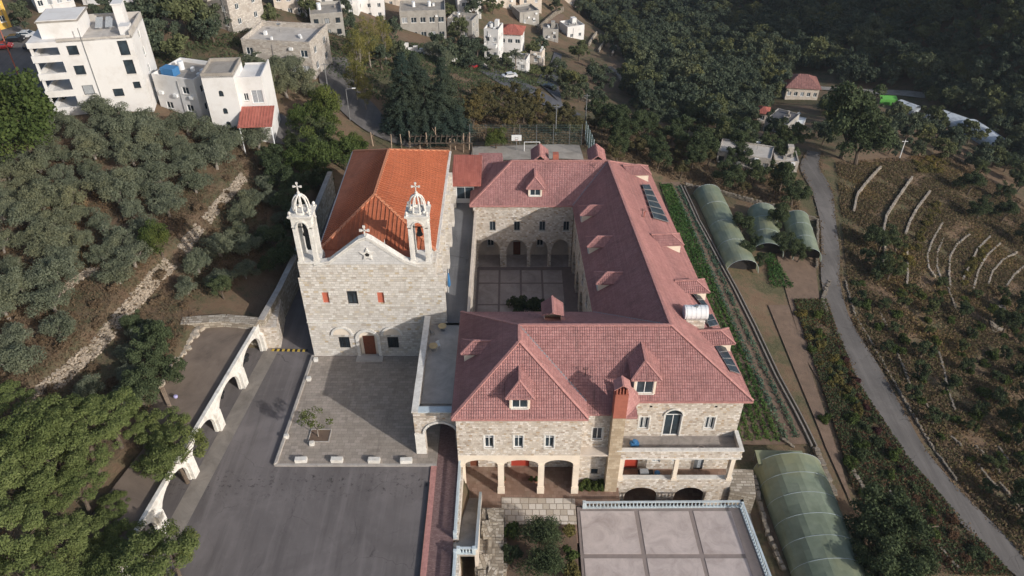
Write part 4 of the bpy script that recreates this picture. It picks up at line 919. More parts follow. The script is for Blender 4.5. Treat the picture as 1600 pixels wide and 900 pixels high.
dormer(812, 639, 'pav_front', (0,-1), 2.2, 2.0, 4.2, 1.0, ov=.42)
dormer(1006, 616, 'front', (0,-1), 2.4, 2.6, 5.0, 1.1, ov=.45)
dormer(726, 556, 'pav_left', (-1,0), 1.9, 1.5, 2.6, .8, win=False)
dormer(836, 307, 'north', (0,-1), 2.1, 1.6, 2.8, 1.1)
for a in ((908,342), (919,391), (933,448)): dormer(a[0], a[1], 'west', (-1,0), 1.9, 1.5, 2.7, .8)
for a in ((1012,279), (1061,388), (1100,461), (1138,540)): dormer(a[0]-2, a[1], 'east', (1,.06), 2.2, 1.6, 3.2, .9)
for a in ((862,503),): dormer(a[0], a[1]-8, 'back', (0,1), 1.9, 2.0, 2.0, .9, win=False, hip=False)
for a in ((858,254), (944,254)):
    dd = MB(); x = 3.9+.5 if a[0] < 900 else 14.2-.8; 
    m = MB(); m.box(x-1.1, 107.6, 9.5, x+1.1, 110.6, 12.0); d_ = C_(m, 'dormer', 'cream_plaster'); mm = MB()
    for q in ([(x-1.4,106.9,12.0),(x,106.9,13.1),(x,111,13.1),(x-1.4,111,12.0)], [(x,106.9,13.1),(x+1.4,106.9,12.0),(x+1.4,111,12.0),(x,111,13.1)]): roofpoly(mm, q, .12); clip_ribs(mm, q, .26, .085, .06)
    mm.build('dormer_roof', 'mon_tile', d_)
m = MB(); m.box(6.4, 107.3, 10.5, 7.3, 108.2, 13.1); C_(m, 'small_chimney', 'brick_red')
# roof mast and antennas on the ridge
def roofpt(px, py, pl): return UP(px, py, *PN[pl])
# separate things resting on the roof
def solar_row(name, label, ul, ur, lr, ll, n, plane='east'):
    q = [roofpt(*p, plane)+Vector((0,0,.35)) for p in (ul, ur, lr, ll)]; c = (q[0]+q[2])/2; r = thing(name, label, 'solar panels', c, 0, 'solar collector rows on the east roof slope')
    for i in range(n):
        a, b = i/n+.012, (i+1)/n-.012
        p = [q[0].lerp(q[3], a)-c, q[1].lerp(q[2], a)-c, q[1].lerp(q[2], b)-c, q[0].lerp(q[3], b)-c]
        m = MB(); m.prism(p, -.05, .05); fr = m.build('panel_frame', 'grey_metal', r); ce = sum(p, Vector())/4; g = MB(); g.prism([ce+(v-ce)*.93 for v in p], .05, .056); g.build('panel_glass', 'solar', fr)
    m = MB()
    for v in q: m.tube(v-c, v-c-Vector((0,0,.4)), .03)
    m.build('support', 'grey_metal', r)
solar_row('solar_collectors', 'row of six dark solar collectors at the far end of the red roof', (1003,291), (1014,291), (1045,351), (1021,344), 6)
solar_row('solar_collectors', 'two dark solar collectors beside the white roof tank', (1080,460), (1090,461), (1107,483), (1099,484), 2)
solar_row('solar_collectors', 'four dark solar collectors at the front corner of the red roof', (1117,545), (1130,541), (1156,588), (1140,583), 4)
solar_row('solar_collectors', 'dark solar collector pair just below the white roof tank', (1099,497), (1112,494), (1122,511), (1108,514), 2)
tk = roofpt(1083, 508, 'east'); t = thing('water_tank', 'large white cylindrical water tank on a stone plinth on the red roof', 'water tank', tk)
m = MB(); m.obox((0,0,.4), (2.2,1.6,1.8), 0); m.build('plinth', 'stone', t)
m = MB(); m.tube((-1.35,0,2.0), (1.35,0,2.0), .86, .86, 20); tb = m.build('tank_body', 'tank', t, smooth=False)
m = MB()
for x in (-1.1,-.55,0,.55,1.1): m.tube((x-.04,0,2.0), (x+.04,0,2.0), .89, .89, 20)
m.build('tank_band', 'white_metal', tb); m = MB(); m.tube((1.35,0,2.0), (1.6,.1,.2), .04); m.tube((0,0,2.8), (0,0,3.05), .22, .22, 10); m.build('tank_pipe', 'grey_metal', t)
def antenna(px, py, pl, h, label):
    p = roofpt(px, py, pl); t = thing('roof_antenna', label, 'antenna', p); m = MB(); m.tube((0,0,-.1), (0,0,h), .04, .03, 5); m.build('mast', 'dark_metal', t)
    m = MB(); m.tube((-.35,0,h-.05), (.35,0,h-.05), .03, .03, 4); m.tube((-.3,0,h-.25), (.3,0,h-.25), .025, .025, 4); m.tube((0,-.3,h-.15), (0,.3,h-.15), .02, .02, 4); m.build('crossbar', 'dark_metal', t)
antenna(914, 588, 'front', 1.3, 'thin dark antenna standing on the front red roof behind the chimney')
antenna(1003, 338, 'west', 1.2, 'rusty pipe mast on the ridge of the long roof wing')
antenna(928, 262, 'north', .7, 'small grey aerial on the far wing where two roofs meet')
for (px, py) in ((992,348),):
    p = roofpt(1006, 340, 'east'); m = MB(); m.tube(Vector((0,0,0)), Vector((0,0,.9)), .06); m.tube(Vector((0,0,.9)), Vector((.25,0,1.1)), .06); put('roof_vent_pipe', m.mesh('roof_vent_pipe', 'brick_red'), None, 'short bent red vent pipe poking out of the sunny roof slope', 'vent pipe', loc=p)
# ------------------------------------------------------------------ gateway and raised terrace beside the church
gt = thing('covered_gateway', 'stone gateway with tall arches carrying a roof terrace by the church plaza', 'gateway', (-8.6, 62, 0)); G_ = K(gt)
GX0, GX1, GY0, GY1, GT = -11.0, -6.15, 58.7, 75.25, 5.6
m = MB(); wall(m, (GX0,GY0), (GX1,GY0), 0, 7.05, [(2.95, 0, 3.55, 5.35, 1.75)], .7, back=True); G_(m, 'front_arch_wall', 'stone')
q = MB(); archring(q, GX0+2.95, 3.6, 1.78, .28, -.06, 14, GY0); G_(q, 'arch_moulding', 'white_stone')
m = MB(); m.box(GX0-.04, GY0-.06, 0, GX0+1.1, GY0, 3.4); m.box(GX0-.06, GY0-.08, 3.4, GX0+1.14, GY0, 3.6); G_(m, 'pier_cladding', 'white_stone')
m = MB(); wall(m, (GX0,GY1), (GX0,GY0+.7), 0, 7.05, [(GY1-62.6, 0, 3.6, 5.0, 1.8)], .6, back=True); G_(m, 'side_arch_wall', 'stone')
m = MB(); m.box(GX0-.12, GY0-.12, 7.05, GX0+.62, GY1-.1, 7.25); G_(m, 'side_coping', 'white_stone'); m = MB(); m.box(GX0+.62, GY0-.12, 7.05, GX1+.1, GY0+.72, 7.25); G_(m, 'front_coping', 'blue_metal')
m = MB(); m.box(GX0+.6, GY0+.7, 5.2, GX1, GY1, GT); G_(m, 'terrace_floor', 'pale_concrete')
m = MB(); m.box(GX0+.6, GY0+2.4, GT, GX1, GY0+2.6, GT+.35); m.box(GX0+.62, GY0+.72, GT, GX1, GY0+2.4, GT+.1); G_(m, 'terrace_step', 'pale_concrete')
m = MB(); m.box(GX1-.35, GY0+.7, 0, GX1, 73.9, GT-.4); G_(m, 'inner_wall', 'rubble')
cr = thing('raised_walk', 'grey raised walk between the church and the courtyard', 'walkway', (-7.4, 88, 0)); R_ = K(cr)
m = MB(); m.box(-9.1, GY1, 5.2, -5.6, 110.5, 5.95); R_(m, 'walk_surface', 'roof_deck')
m = MB(); wall(m, (-5.6,GY1), (-5.6,101.0), -4.0, 5.95, [], .3); m.poly([(-9.1,GY1,0),(-5.6,GY1,0),(-5.6,GY1,5.95),(-9.1,GY1,5.95)]); R_(m, 'walk_wall', 'stone')
m = MB(); m.box(-5.75, GY1-1.2, 5.95, -5.5, 100.8, 6.85); m.box(-5.8, GY1-1.2, 6.85, -5.45, 100.8, 6.95); R_(m, 'walk_parapet', 'beige_plaster')
# small things on the terrace
for (px, py, lab) in ((691.5,510,'round tan table by the church corner on the raised terrace'), (677.5,541,'round tan table in the sun on the raised terrace')):
    t = thing('round_table', lab, 'table', U(px, py+6, GT), 0, 'round tables on the raised terrace'); m = MB(); m.lathe([(0,.72),(.55,.72),(.55,.76),(0,.78)], n=16); m.build('table_top', 'tan', t); m = MB(); m.tube((0,0,0), (0,0,.72), .05); m.lathe([(0,.04),(.3,.03),(.32,0)], n=10); m.build('leg', 'grey_metal', t)
def chair(p, rz, lab, mat='white_metal'):
    t = thing('garden_chair', lab, 'chair', p, rz); m = MB(); m.box(-.24,-.24,.42,.24,.24,.47); m.build('seat', mat, t); m = MB(); m.box(-.24,.2,.47,.24,.25,.95); m.build('backrest', mat, t)
    for a, b in ((-.21,-.21),(.21,-.21),(-.21,.21),(.21,.21)): m = MB(); m.tube((a,b,0), (a,b,.43), .02, .02, 4); m.build('leg', mat, t)
chair(U(685,543,GT), .4, 'white chair beside the sunny tan table on the raised terrace'); chair(U(675,523,GT), 2.2, 'grey metal chair in the shade between the two tan tables', 'grey_metal')
t = thing('flag', 'furled blue and white flag leaning on the church side wall', 'flag', (-8.55, 81.6, 5.95)); m = MB(); m.tube((0,0,0), (.15,0,4.2), .04, .03, 6); m.build('pole', 'white_metal', t)
m = MB(); m.lathe([(.05,.9),(.24,1.3),(.2,2.2),(.12,3.0),(.05,3.3)], (.1,0,0), 7); m.build('flag_cloth', 'blue', t)
# glazed link
gl = thing('glazed_link', 'small glazed porch with a flat red roof linking church and monastery', 'porch', (-7.6, 106, 5.9)); L_ = K(gl)
LF = Face((-8.9,104.6), (-5.9,104.6)); m = MB(); wall(m, (-8.9,104.6), (-5.2,104.6), 5.9, 9.6, [(1.5, 6.6, 2.7, 2.8), (3.25, 6.2, .6, 3.1)], .2); wall(m, (-5.2,104.6), (-5.2,110.5), 5.9, 9.6, [], .2); L_(m, 'porch_wall', 'white_plaster')
m = MB(); m.box(-9.1, 104.2, 0.2, -5.2, 104.58, 5.9); L_(m, 'porch_base', 'rubble'); fr = window(gl, LF, 1.5, 6.6, 2.7, 2.8, -.15, 'white_metal', 2, False, True); fr.location = -Vector(gl.location)
m = MB(); q = [(-9.4,103.9,9.5),(-4.8,103.9,9.5),(-4.8,110.8,11.2),(-9.4,110.8,11.2)]; roofpoly(m, q, .14); clip_ribs(m, q, .3, .07, .05); L_(m, 'porch_roof', 'red_sheet')
m = MB(); m.box(-5.2, 107, 5.5, -1.5, 111.5, 9.4); ww = L_(m, 'annex_wall', 'beige_plaster'); mm = MB(); q = [(-5.4,106.6,9.3),(-1.0,106.6,9.3),(-1.6,111.8,11.0),(-5.4,111.8,11.0)]; roofpoly(mm, q, .14); clip_ribs(mm, q, .26, .07, .05); mm.build('annex_roof', 'mon_tile', ww)
# ------------------------------------------------------------------ white arcade with parked cars under it
ar = thing('white_arcade', 'long white arched car shelter along the driveway', 'car shelter', (WA[0], WA[1], 0)); A_ = K(ar)
d_ = Vector((wdx, 1, 0)).normalized(); n0 = Vector((WA[0], WA[1], 0)); A0 = n0-d_*21.6; A9 = Vector((WB[0], WB[1], 0)); LL = (A9-A0).length; n_ = Vector((d_.y, -d_.x, 0))
ops = []; u = LL-3.55
while u > 3: ops.append((u, 0, 5.75, 3.7, 2.1)); u -= 7.15
m = MB(); wall(m, A0, A9, 0, 4.2, ops, .38, back=True); A_(m, 'arch_wall', 'white_stone')
AF = Face(A0, A9); m = MB(); AF.box(m, 0, 4.2, -.4, LL, 4.28, .03); A_(m, 'wall_coping', 'white_stone')
for o in ops+[(u, 0, 0, 0, 0)]:
    m = MB(); uc = o[0]+3.575; q = [AF.p(uc-.55, 0, 0), AF.p(uc+.55, 0, 0)]
    a, b = AF.p(uc-.55, 0, .42), AF.p(uc+.55, 0, .42); c, e = AF.p(uc-.55, 2.7, .36), AF.p(uc+.55, 2.7, .36); f, g = AF.p(uc-.55, 0, -.37), AF.p(uc+.55, 0, -.37); h, i = AF.p(uc-.55, 3.2, -.37), AF.p(uc+.55, 3.2, -.37)
    m.poly([a,b,e,c]); m.poly([a,c,h,f]); m.poly([b,g,i,e]); m.poly([c,e,i,h]); A_(m, 'buttress', 'white_stone')
bw = lambda u, w: AF.p(u, 0, -w)
m = MB(); B0, B9 = bw(0, 4.4), bw(LL, 4.4); wall(m, B0, B9, 0, 3.5, [], .3); A_(m, 'back_wall', 'rubble'); m = MB(); wall(m, B9, A9, 0, 4.1, [], .4, back=True); A_(m, 'end_wall', 'rubble')
dk = [bw(0, .55), bw(LL, .55), bw(LL, 6.5), U(316,507,3.9), U(296,534,3.9), U(279,560,3.9), U(256,590,3.9), U(247,608,3.9), U(230,636,3.9), U(222,700,3.9), bw(22, 6), bw(0, 6)]
m = MB(); m.prism([(p[0],p[1]) for p in dk][::-1], 3.3, 3.68); 
for p, q in zip([A0]+[None]*0, []): pass
A_(m, 'roof_deck', 'soil_deck')
sheet('concrete_apron', [(A0.x+.05,24.1), (A0.x+2.3,24.1), (A9.x+2.0,76.9), (A9.x+.1,76.9)], .006, 'apron', kind='structure')
# stones set along the roof deck edge
def rock(px, py, z, s, lab, grp):
    m = MB(); k = 8; pr = [(0,-.1*s)]+[(s*.5*random.uniform(.8,1.1), s*h) for h in (-.05,.2,.36)]+[(0,s*.45)]
    m.lathe(pr, n=7); m.v = [(x*random.uniform(.8,1.2)*1.25, y*random.uniform(.8,1.2), z_*random.uniform(.85,1.15)) for x, y, z_ in m.v]
    return put('edge_stone', m.mesh('edge_stone', 'drystone'), None, lab, 'stone', grp, None, U(px, py, z), random.uniform(0, 3))
es = [(310,508),(314,514),(302,513),(305,520),(300,526),(308,525),(297,533),(291,538),(293,545),(286,552),(281,557),(276,562),(265,573),(260,585),(257,589),(254,597),(251,602)]
for i, (a, b) in enumerate(es): rock(a, b, 3.72, random.uniform(.8, 1.25), 'pale stone edging the shelter roof, %sfrom the far corner' % (ORD[i] or 'first '), 'pale stones edging the shelter roof')
# retaining wall up the driveway
def stonewall(pts, h, th, name, label, mat='rubble', cap=None, cat='wall', z0=None, **kw):
    """solid masonry wall along ground points"""
    m = MB(); c = MB()
    for a, b in zip(pts[:-1], pts[1:]):
        a = Vector(a); b = Vector(b); za, zb = a.z, b.z; d = (b-a); d.z = 0; d.normalize(); n = Vector((d.y, -d.x, 0))*th/2
        base = -1.2
        q = [a-n, a+n, b+n, b-n]; lo = [Vector((v.x, v.y, (za if i < 2 else zb)+base)) for i, v in enumerate(q)]; hi = [Vector((v.x, v.y, (za if i < 2 else zb)+h)) for i, v in enumerate(q)]
        m.poly(hi); m.poly(lo[::-1])
        for i in range(4): j = (i+1) % 4; m.poly([lo[i], lo[j], hi[j], hi[i]])
        if cap: c.bar((a.x, a.y, za+h+.05), (b.x, b.y, zb+h+.05), th+.12, .1)
    o = m.build(name, mat, None, label=label, cat=cat, **kw)
    if cap: c.build('coping', cap, o)
    return o
stonewall([(-33.1,77.4,0),(-32.4,84,0),(-31.9,92,0),(-31.6,104,0),(-31.4,117,0)], 4.6, .7, 'retaining_wall', 'tall stone retaining wall with pale coping left of the church driveway', 'rubble', 'kerb')
stonewall([(-33.4,77.2,3.6),(-38,77.9,3.6),(-43.5,77.2,3.7)], 1.0, 1.5, 'retaining_wall', 'broad stone wall closing the far end of the shelter roof', 'rubble')
m = MB(); m.prism([(-33.6,76.9),(-31.2,77.1),(-32.0,83.0),(-33.2,84)], -.1, 3.6); m.build('stone_abutment', 'stone', label='warm cut stone abutment where the driveway wall meets the white arcade', cat='wall')
# stone benches and small things on the plaza
for i, (px, py) in enumerate(((471,718),(527,718),(585,718.5),(635,719))):
    t = put('stone_bench', None, None, ['stone block seat nearest the plaza tree','second stone block from the tree along the plaza edge','third stone block from the tree along the plaza edge','stone block seat nearest the gateway arch'][i], 'stone bench', 'stone blocks along the front plaza edge', None, U(px, py+3, .15))
    m = MB(); m.obox((0,0,.28), (1.35,.55,.5), random.uniform(-.05,.05)); m.obox((0,0,.04), (1.2,.45,.08)); me = m.mesh('bench_block', 'white_stone'); put('block', me, t)
for (px, py, lab) in ((483,594,'small pale stone block on the low wall halfway along the plaza'), (494,564,'small pale stone block beside the church corner'), (448,684,'small pale stone block near the front corner of the low wall'), (488,695,'low round stone in front of the plaza tree pit')):
    m = MB(); m.obox((0,0,.25), (.55,.45,.5), .1, 0, 0, .1); put('stone_block', m.mesh('stone_block', 'white_stone'), None, lab, 'stone block', 'small stone blocks on the plaza', None, U(px, py, .15))
c = U(500, 681, .15); m = MB(); m.box(-1.15,-.9,-.1,1.15,.9,.06); tp = put('tree_pit', m.mesh('tree_pit', 'soil'), None, 'square brown planting pit in the plaza paving', 'planter', loc=c)
for b in ((-1.25,-1.0,1.25,-.9),(-1.25,.9,1.25,1.0),(-1.25,-.9,-1.15,.9),(1.15,-.9,1.25,.9)): m = MB(); m.box(b[0],b[1],-.05,b[2],b[3],.12); m.build('pit_kerb', 'kerb', tp)
plant('sapling', 'plaza_tree', (U(497,682,.15).x, U(497,682,.15).y, .1), 1.15, 'small sparse tree growing in the square pit on the plaza', 'tree', var=0)
# street of cars
def carproto():
    m = MB(); L, Wd = 4.2, 1.72; prof = [(-2.1,.35),(-2.1,.75),(-1.95,.88),(-1.25,.95),(-.75,1.38),(.75,1.42),(1.35,1.0),(2.0,.85),(2.1,.6),(2.1,.35)]
    k = len(prof); 
    def pt(i, s, inset=0): x, z = prof[i]; w = Wd/2-(.14 if z > 1.2 else 0); return (x, s*w, z)
    m.poly([pt(i, -1) for i in range(k)][::-1]); m.poly([pt(i, 1) for i in range(k)])
    for i in range(k): j = (i+1) % k; m.poly([pt(i,-1), pt(i,1), pt(j,1), pt(j,-1)])
    g = MB()
    for s in (-1, 1): g.poly([(-1.1,s*.855,1.0),(1.2,s*.855,1.02),(.72,s*.745,1.34),(-.7,s*.745,1.32)][::s])
    g.poly([(-1.22,-.72,.99),(-1.22,.72,.99),(-.8,.68,1.35),(-.8,-.68,1.35)]); g.poly([(1.33,-.72,1.04),(.8,-.68,1.41),(.8,.68,1.41),(1.33,.72,1.04)])
    w = MB(); w.tube((0,-.1,0), (0,.1,0), .32, .32, 14); h = MB(); h.box(2.08,-.2,.62,2.12,.12,.74)
    return m, g.mesh('windows', 'glass'), w.mesh('wheel', 'tyre'), h.mesh('headlight', 'white_metal')
cb, cg, cw, chl = carproto()
def car(p, rz, paint, label, name='parked_car'):
    t = thing(name, label, 'car', p, rz, 'parked cars'); me = cb.mesh('body', paint); put('body', me, t); put('windows', cg, t)
    for x in (-1.3, 1.35):
        for y in (-.8, .8): put('wheel', cw, t, loc=(x, y, .32))
    for y in (-.5, .55): put('headlight', chl, t, loc=(0, y, 0))
# lower court in front of the monastery ---------------------------------
sheet('lower_court', [(-6.1,50), (7.4,50), (7.4,54.9), (12.6,55.4), (12.6,61), (-6.1,61)], -4.58, 'brown_tile', kind='structure')
sheet('stone_path', [(-1.2,52.4), (7.35,52.4), (7.35,55.9), (-1.2,56.1)], -4.53, 'path_stone', kind='structure')
sheet('service_road', [(7.4,54.8), (29.8,54.8), (29.8,61), (7.4,61)], -8.2, 'brown_tile', kind='structure')
m = MB(); m.box(7.2, 54.9, -8.3, 12.3, 55.2, -4.6); m.box(-5.2, 61.0, -8.3, 12.3, 61.2, -4.6); m.box(12.3, 55.2, -8.3, 12.5, 60, -4.6); m.build('court_retaining_wall', 'rubble', label='stone wall holding up the lower court beside the service road', cat='wall')
# stone steps and their walls, from the walkway down to the lower court
st = thing('staircase', 'long dark stair descending between pale blue rails beside the red walkway', 'staircase', (-4.6, 48, 0)); S_ = K(st)
ys0, ys1, zs0, zs1 = 47.0, 56.0, 0.0, -4.55; nst = 26
for i in range(nst):
    y0, y1 = ys0+(ys1-ys0)*i/nst, ys0+(ys1-ys0)*(i+1)/nst; z = zs0-(i+1)*4.55/nst; m = MB(); m.box(-5.55, y0, z-.6, -3.85, y1, z); S_(m, 'step', 'concrete')
m = MB(); m.box(-6.1, 45.6, -.4, -3.85, 47.0, 0.0); S_(m, 'landing', 'concrete')
wl = thing('walkway_wall', 'stone wall with pale blue top rail between the red walkway and the stair', 'wall', (-5.9, 50, 0)); Q_ = K(wl)
m = MB(); m.box(-6.15, 47.3, -4.8, -5.6, 58.6, .12); Q_(m, 'wall_body', 'stone'); WALLA = wl
wl = thing('walkway_wall', 'stone wall with pale blue rail at the near end of the red walkway', 'wall', (-5.9, 40, 0)); Q_ = K(wl)
m = MB(); m.box(-6.05, 24, -4.8, -5.35, 45.5, .12); Q_(m, 'wall_body', 'stone'); WALLB = wl
def balustrade(root, a, b, z, h=1.0, sp=.34, mat='blue_metal', bw_=.12, base=.12):
    Kk = K(root); a = Vector((a[0], a[1], z)); b = Vector((b[0], b[1], z)); L = (b-a).length; d = (b-a)/L
    m = MB(); m.bar(a+Vector((0,0,h-.06)), b+Vector((0,0,h-.06)), .24, .12); Kk(m, 'handrail', mat); m = MB(); m.bar(a+Vector((0,0,base/2)), b+Vector((0,0,base/2)), .3, base); Kk(m, 'rail_base', mat)
    n = int(L/sp); q = MB(); q.lathe([(.055,base),(.085,base+.14),(.10,h*.38),(.05,h*.62),(.05,h*.74),(.075,h-.13)], n=6); me = q.mesh('baluster', mat)
    for i in range(n):
        p = a+d*((i+.5)*L/n); o = put('baluster', me, root); o.location = p-Vector(root.location)
    for e in (a, b): m = MB(); m.obox(e+Vector((0,0,h/2+.03)), (.34,.34,h+.1), math.atan2(d.y, d.x)); Kk(m, 'newel', mat)
balustrade(WALLA, (-5.95,47.5), (-5.95,58.4), .12, .95, .3); balustrade(WALLB, (-5.8,30), (-5.8,45.3), .12, .95, .3)
sr = thing('stair_balustrade', 'short pale blue balustrade at the head of the stair', 'balustrade', (-4.7, 45.7, 0)); balustrade(sr, (-5.5,45.7), (-3.9,45.7), 0.0, 1.0, .3)
wl = thing('stair_wall', 'pale stone wall with sloping blue rail on the far side of the stair', 'wall', (-3.6, 50, -2)); Q_ = K(wl)
m = MB(); k = [(-3.85,45.7),(-3.5,45.7),(-3.5,56.0),(-3.85,56.0)]
lo = [(x, y, -4.8) for x, y in k]; hi = [(k[0][0],k[0][1],.8),(k[1][0],k[1][1],.8),(k[2][0],k[2][1],-3.6),(k[3][0],k[3][1],-3.6)]
m.poly(hi); 
for i in range(4): j = (i+1) % 4; m.poly([lo[i], lo[j], hi[j], hi[i]])
Q_(m, 'wall_body', 'beige_plaster'); m = MB(); m.bar((-3.67,45.6,.9), (-3.67,56.0,-3.5), .3, .14); Q_(m, 'sloping_rail', 'blue_metal')
m = MB()
for j in range(5):
    for i in range(9): m.obox((-3.4+i*.3+random.uniform(-.08,.08), 44.6+j*1.9+random.uniform(-.2,.2), -3.3+random.uniform(-.9,.5)-(i*.12)), (random.uniform(.5,1.0), random.uniform(1.2,2.2), random.uniform(1.0,2.2)), random.uniform(-.2,.2), 0, 0, .12)
m.box(-3.5, 36, -4.7, -.9, 53.4, -2.9); m.build('rough_stone_bank', 'rubble', label='rough pale stone bank between the stair and the shrub bed', cat='stone bank')
# shrub bed
sheet('shrub_bed', [(-.9,30), (7.2,30), (7.2,52.3), (-.9,52.3)], -4.5, 'soil', kind='structure')
# balustraded terrace
tr = thing('balustraded_terrace', 'broad pale slab terrace with pale blue balustrade in front of the monastery', 'terrace', (17, 46, -4.5)); T_ = K(tr); TZ = -4.5
TQ = [(7.4,24),(29.0,24),(26.6,54.9),(7.5,54.7)]
m = MB(); m.prism(TQ, TZ-.5, TZ); T_(m, 'deck', 'joint')
m = MB(); wall(m, (29.0,24), (26.6,54.9), -8.3, TZ-.5, [], .3); wall(m, (26.6,54.9), (7.5,54.9), -8.3, TZ-.5, [], .3); T_(m, 'terrace_wall', 'rubble')
cols = [(7.85,14.05),(14.6,20.3),(20.85,25.2)]; rows = [(48.55,54.1),(42.2,48.0),(35.8,41.6),(29.5,35.2)]
for j, (y0, y1) in enumerate(rows):
    for i, (x0, x1) in enumerate(cols):
        s0 = .02*(54.1-y1)*i*.6; s1 = .02*(54.1-y0)*i*.6; m = MB(); m.prism([(x0+s1,y0),(x1+s1*1.2+.02*(54-y0),y0),(x1+s0*1.2+.02*(54-y1),y1),(x0+s0,y1)], TZ, TZ+.05); T_(m, 'slab', 'slab')
balustrade(tr, (8.3,54.6), (26.45,54.75), TZ, 1.05, .42, bw_=.1); balustrade(tr, (26.45,54.75), (28.6,28), TZ, 1.05, .40)
# side path, near polytunnel and its neighbour
sheet('side_path', [(27.6,24),(31.0,24),(30.2,46),(29.6,62),(26.3,66),(25.9,59)], -7.85, 'concrete', kind='structure')
def polytunnel(a, b, w, h, label, film='film', nr=9, z=-8.2, open_end=True):
    a, b = Vector((a[0], a[1], z)), Vector((b[0], b[1], z)); c = (a+b)/2; L = (b-a).length; t = thing('greenhouse_tunnel', label, 'greenhouse', c, math.atan2((b-a).y, (b-a).x), 'plastic greenhouse tunnels'); n = 18; seg = nr*2
    def pt(x, i, k=1.0): th = math.pi*i/n; return (x, -math.cos(th)*w/2*k, max(0, math.sin(th))**.8*h*k)
    m = MB()
    for s in range(seg):
        for i in range(n):
            x0, x1 = -L/2+L*s/seg, -L/2+L*(s+1)/seg; sg = lambda x, i: (1-.008*(s % 2 if x == x0 else (s+1) % 2)-.02*math.sin(i*1.9+x*.7)*.5)
            m.poly([pt(x0,i,sg(x0,i)), pt(x1,i,sg(x1,i)), pt(x1,i+1,sg(x1,i+1)), pt(x0,i+1,sg(x0,i+1))])
    me = m.mesh('film_cover', film); me.polygons.foreach_set('use_smooth', [True]*len(me.polygons)); bm_ = me; put('film_cover', me, t)
    for r in range(nr+1):
        m = MB(); x = -L/2+L*r/nr
        for i in range(n): m.tube(pt(x,i,1.006), pt(x,i+1,1.006), .022, .022, 4, cap=False)
        m.build('hoop', 'blue_metal', t)
    m = MB()
    m.poly([pt(L/2,i) for i in range(n+1)][::-1])
    m.build('end_sheet', film, t)
    if not open_end: m = MB(); m.poly([pt(-L/2,i) for i in range(n+1)]); m.build('end_sheet', film, t)
    else:
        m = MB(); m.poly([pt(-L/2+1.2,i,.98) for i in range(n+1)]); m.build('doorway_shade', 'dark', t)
# ------------------------------------------------------------------ gardens and roads
polytunnel((35.6,36.5), (34.9,63.0), 8.6, 3.5, 'large pale green greenhouse tunnel beside the balustraded terrace', nr=9, z=-8.35, open_end=False)
polytunnel((39.0,104.5), (38.0,129.5), 5.6, 2.9, 'long pale green greenhouse tunnel along the garden wall', nr=4, z=-8.0)
polytunnel((45.0,110.5), (47.4,123.8), 5.4, 2.8, 'short green greenhouse tunnel between the bushes', nr=3, z=-8.6)
polytunnel((52.0,110.0), (53.6,122.5), 4.8, 2.7, 'small green greenhouse tunnel by the lane wall', nr=3, z=-9.3)
t = thing('garden_shelter', 'flat pale green plastic shelter behind the near greenhouse tunnel', 'shelter', U(1222,716,-6.2)); 
m = MB(); m.prism([(-3.2,-.9,0),(2.8,-.9,.1),(2.8,1.1,.1),(-3.2,1.1,.25)], -.06, .02); m.build('cover', 'film', t); m = MB()
for x in (-3.1, 0, 2.7): m.tube((x,-.8,-2.6), (x,-.8,0), .05); m.tube((x,1,-2.6), (x,1,.1), .05)
m.build('post', 'grey_metal', t)
def draped(name, L, R, mat, off=.1, step=1.2, nx=5, skirt=.25, **kw):
    """ribbon on the ground between two photo-traced edges (equal number of points)"""
    Lw = [T(*p) for p in L]; Rw = [T(*p) for p in R]; rows = []
    def cr(P, i, t):
        p0, p1, p2, p3 = P[max(i-1,0)], P[i], P[i+1], P[min(i+2,len(P)-1)]
        return .5*((2*p1)+(p2-p0)*t+(2*p0-5*p1+4*p2-p3)*t*t+(3*p1-p0-3*p2+p3)*t*t*t)
    for i in range(len(Lw)-1):
        n = max(2, int((Lw[i+1]-Lw[i]).length/step))
        for k in range(n): rows.append((cr(Lw,i,k/n), cr(Rw,i,k/n)))
    rows.append((Lw[-1], Rw[-1])); V = []; Fq = []
    for a, b in rows:
        for j in range(nx+1):
            p = a.lerp(b, j/nx); z = max(float(Zt(p.x, p.y)), float(Zt(p.x+.6, p.y)), float(Zt(p.x-.6, p.y)), float(Zt(p.x, p.y+.6)), float(Zt(p.x, p.y-.6)))
            V.append((p.x, p.y, z+off))
    c = nx+1
    for i in range(len(rows)-1):
        for j in range(nx): a = i*c+j; Fq.append((a, a+1, a+c+1, a+c))
    m = MB(); m.v = V; m.f = Fq; me = m.mesh(name, mat, True); o = put(name, me, None, **kw)
    no = np.empty(len(me.polygons)*3); me.polygons.foreach_get('normal', no)
    if no.reshape(-1,3)[:,2].mean() < 0: me.flip_normals()
    return o, rows
# lane on the terraced hillside
LR_L = [(1262,236),(1250,262),(1268,300),(1281,350),(1283,400),(1283,440),(1298,500),(1328,570),(1362,640),(1400,700),(1450,765),(1510,830),(1585,900),(1660,960)]
LR_R = [(1283,240),(1280,262),(1300,300),(1306,350),(1312,400),(1312,440),(1328,500),(1370,570),(1410,640),(1443,700),(1492,760),(1560,828),(1625,890),(1700,940)]
draped('hillside_lane', LR_L, LR_R, 'road', .12, kind='structure')
for _i in range(len(LR_L)-1):
    _p = (T(*LR_L[_i])+T(*LR_R[_i]))/2; _q = (T(*LR_L[_i+1])+T(*LR_R[_i+1]))/2
    for _k in range(6): _c = _p.lerp(_q, _k/6); LANE_PTS.append((_c.x, _c.y, 4.6))
draped('village_street', [(497,92),(500,130),(520,160),(550,190),(590,215),(640,232)], [(545,92),(560,140),(585,165),(607,190),(640,205),(670,222)], 'road', .12, kind='structure')
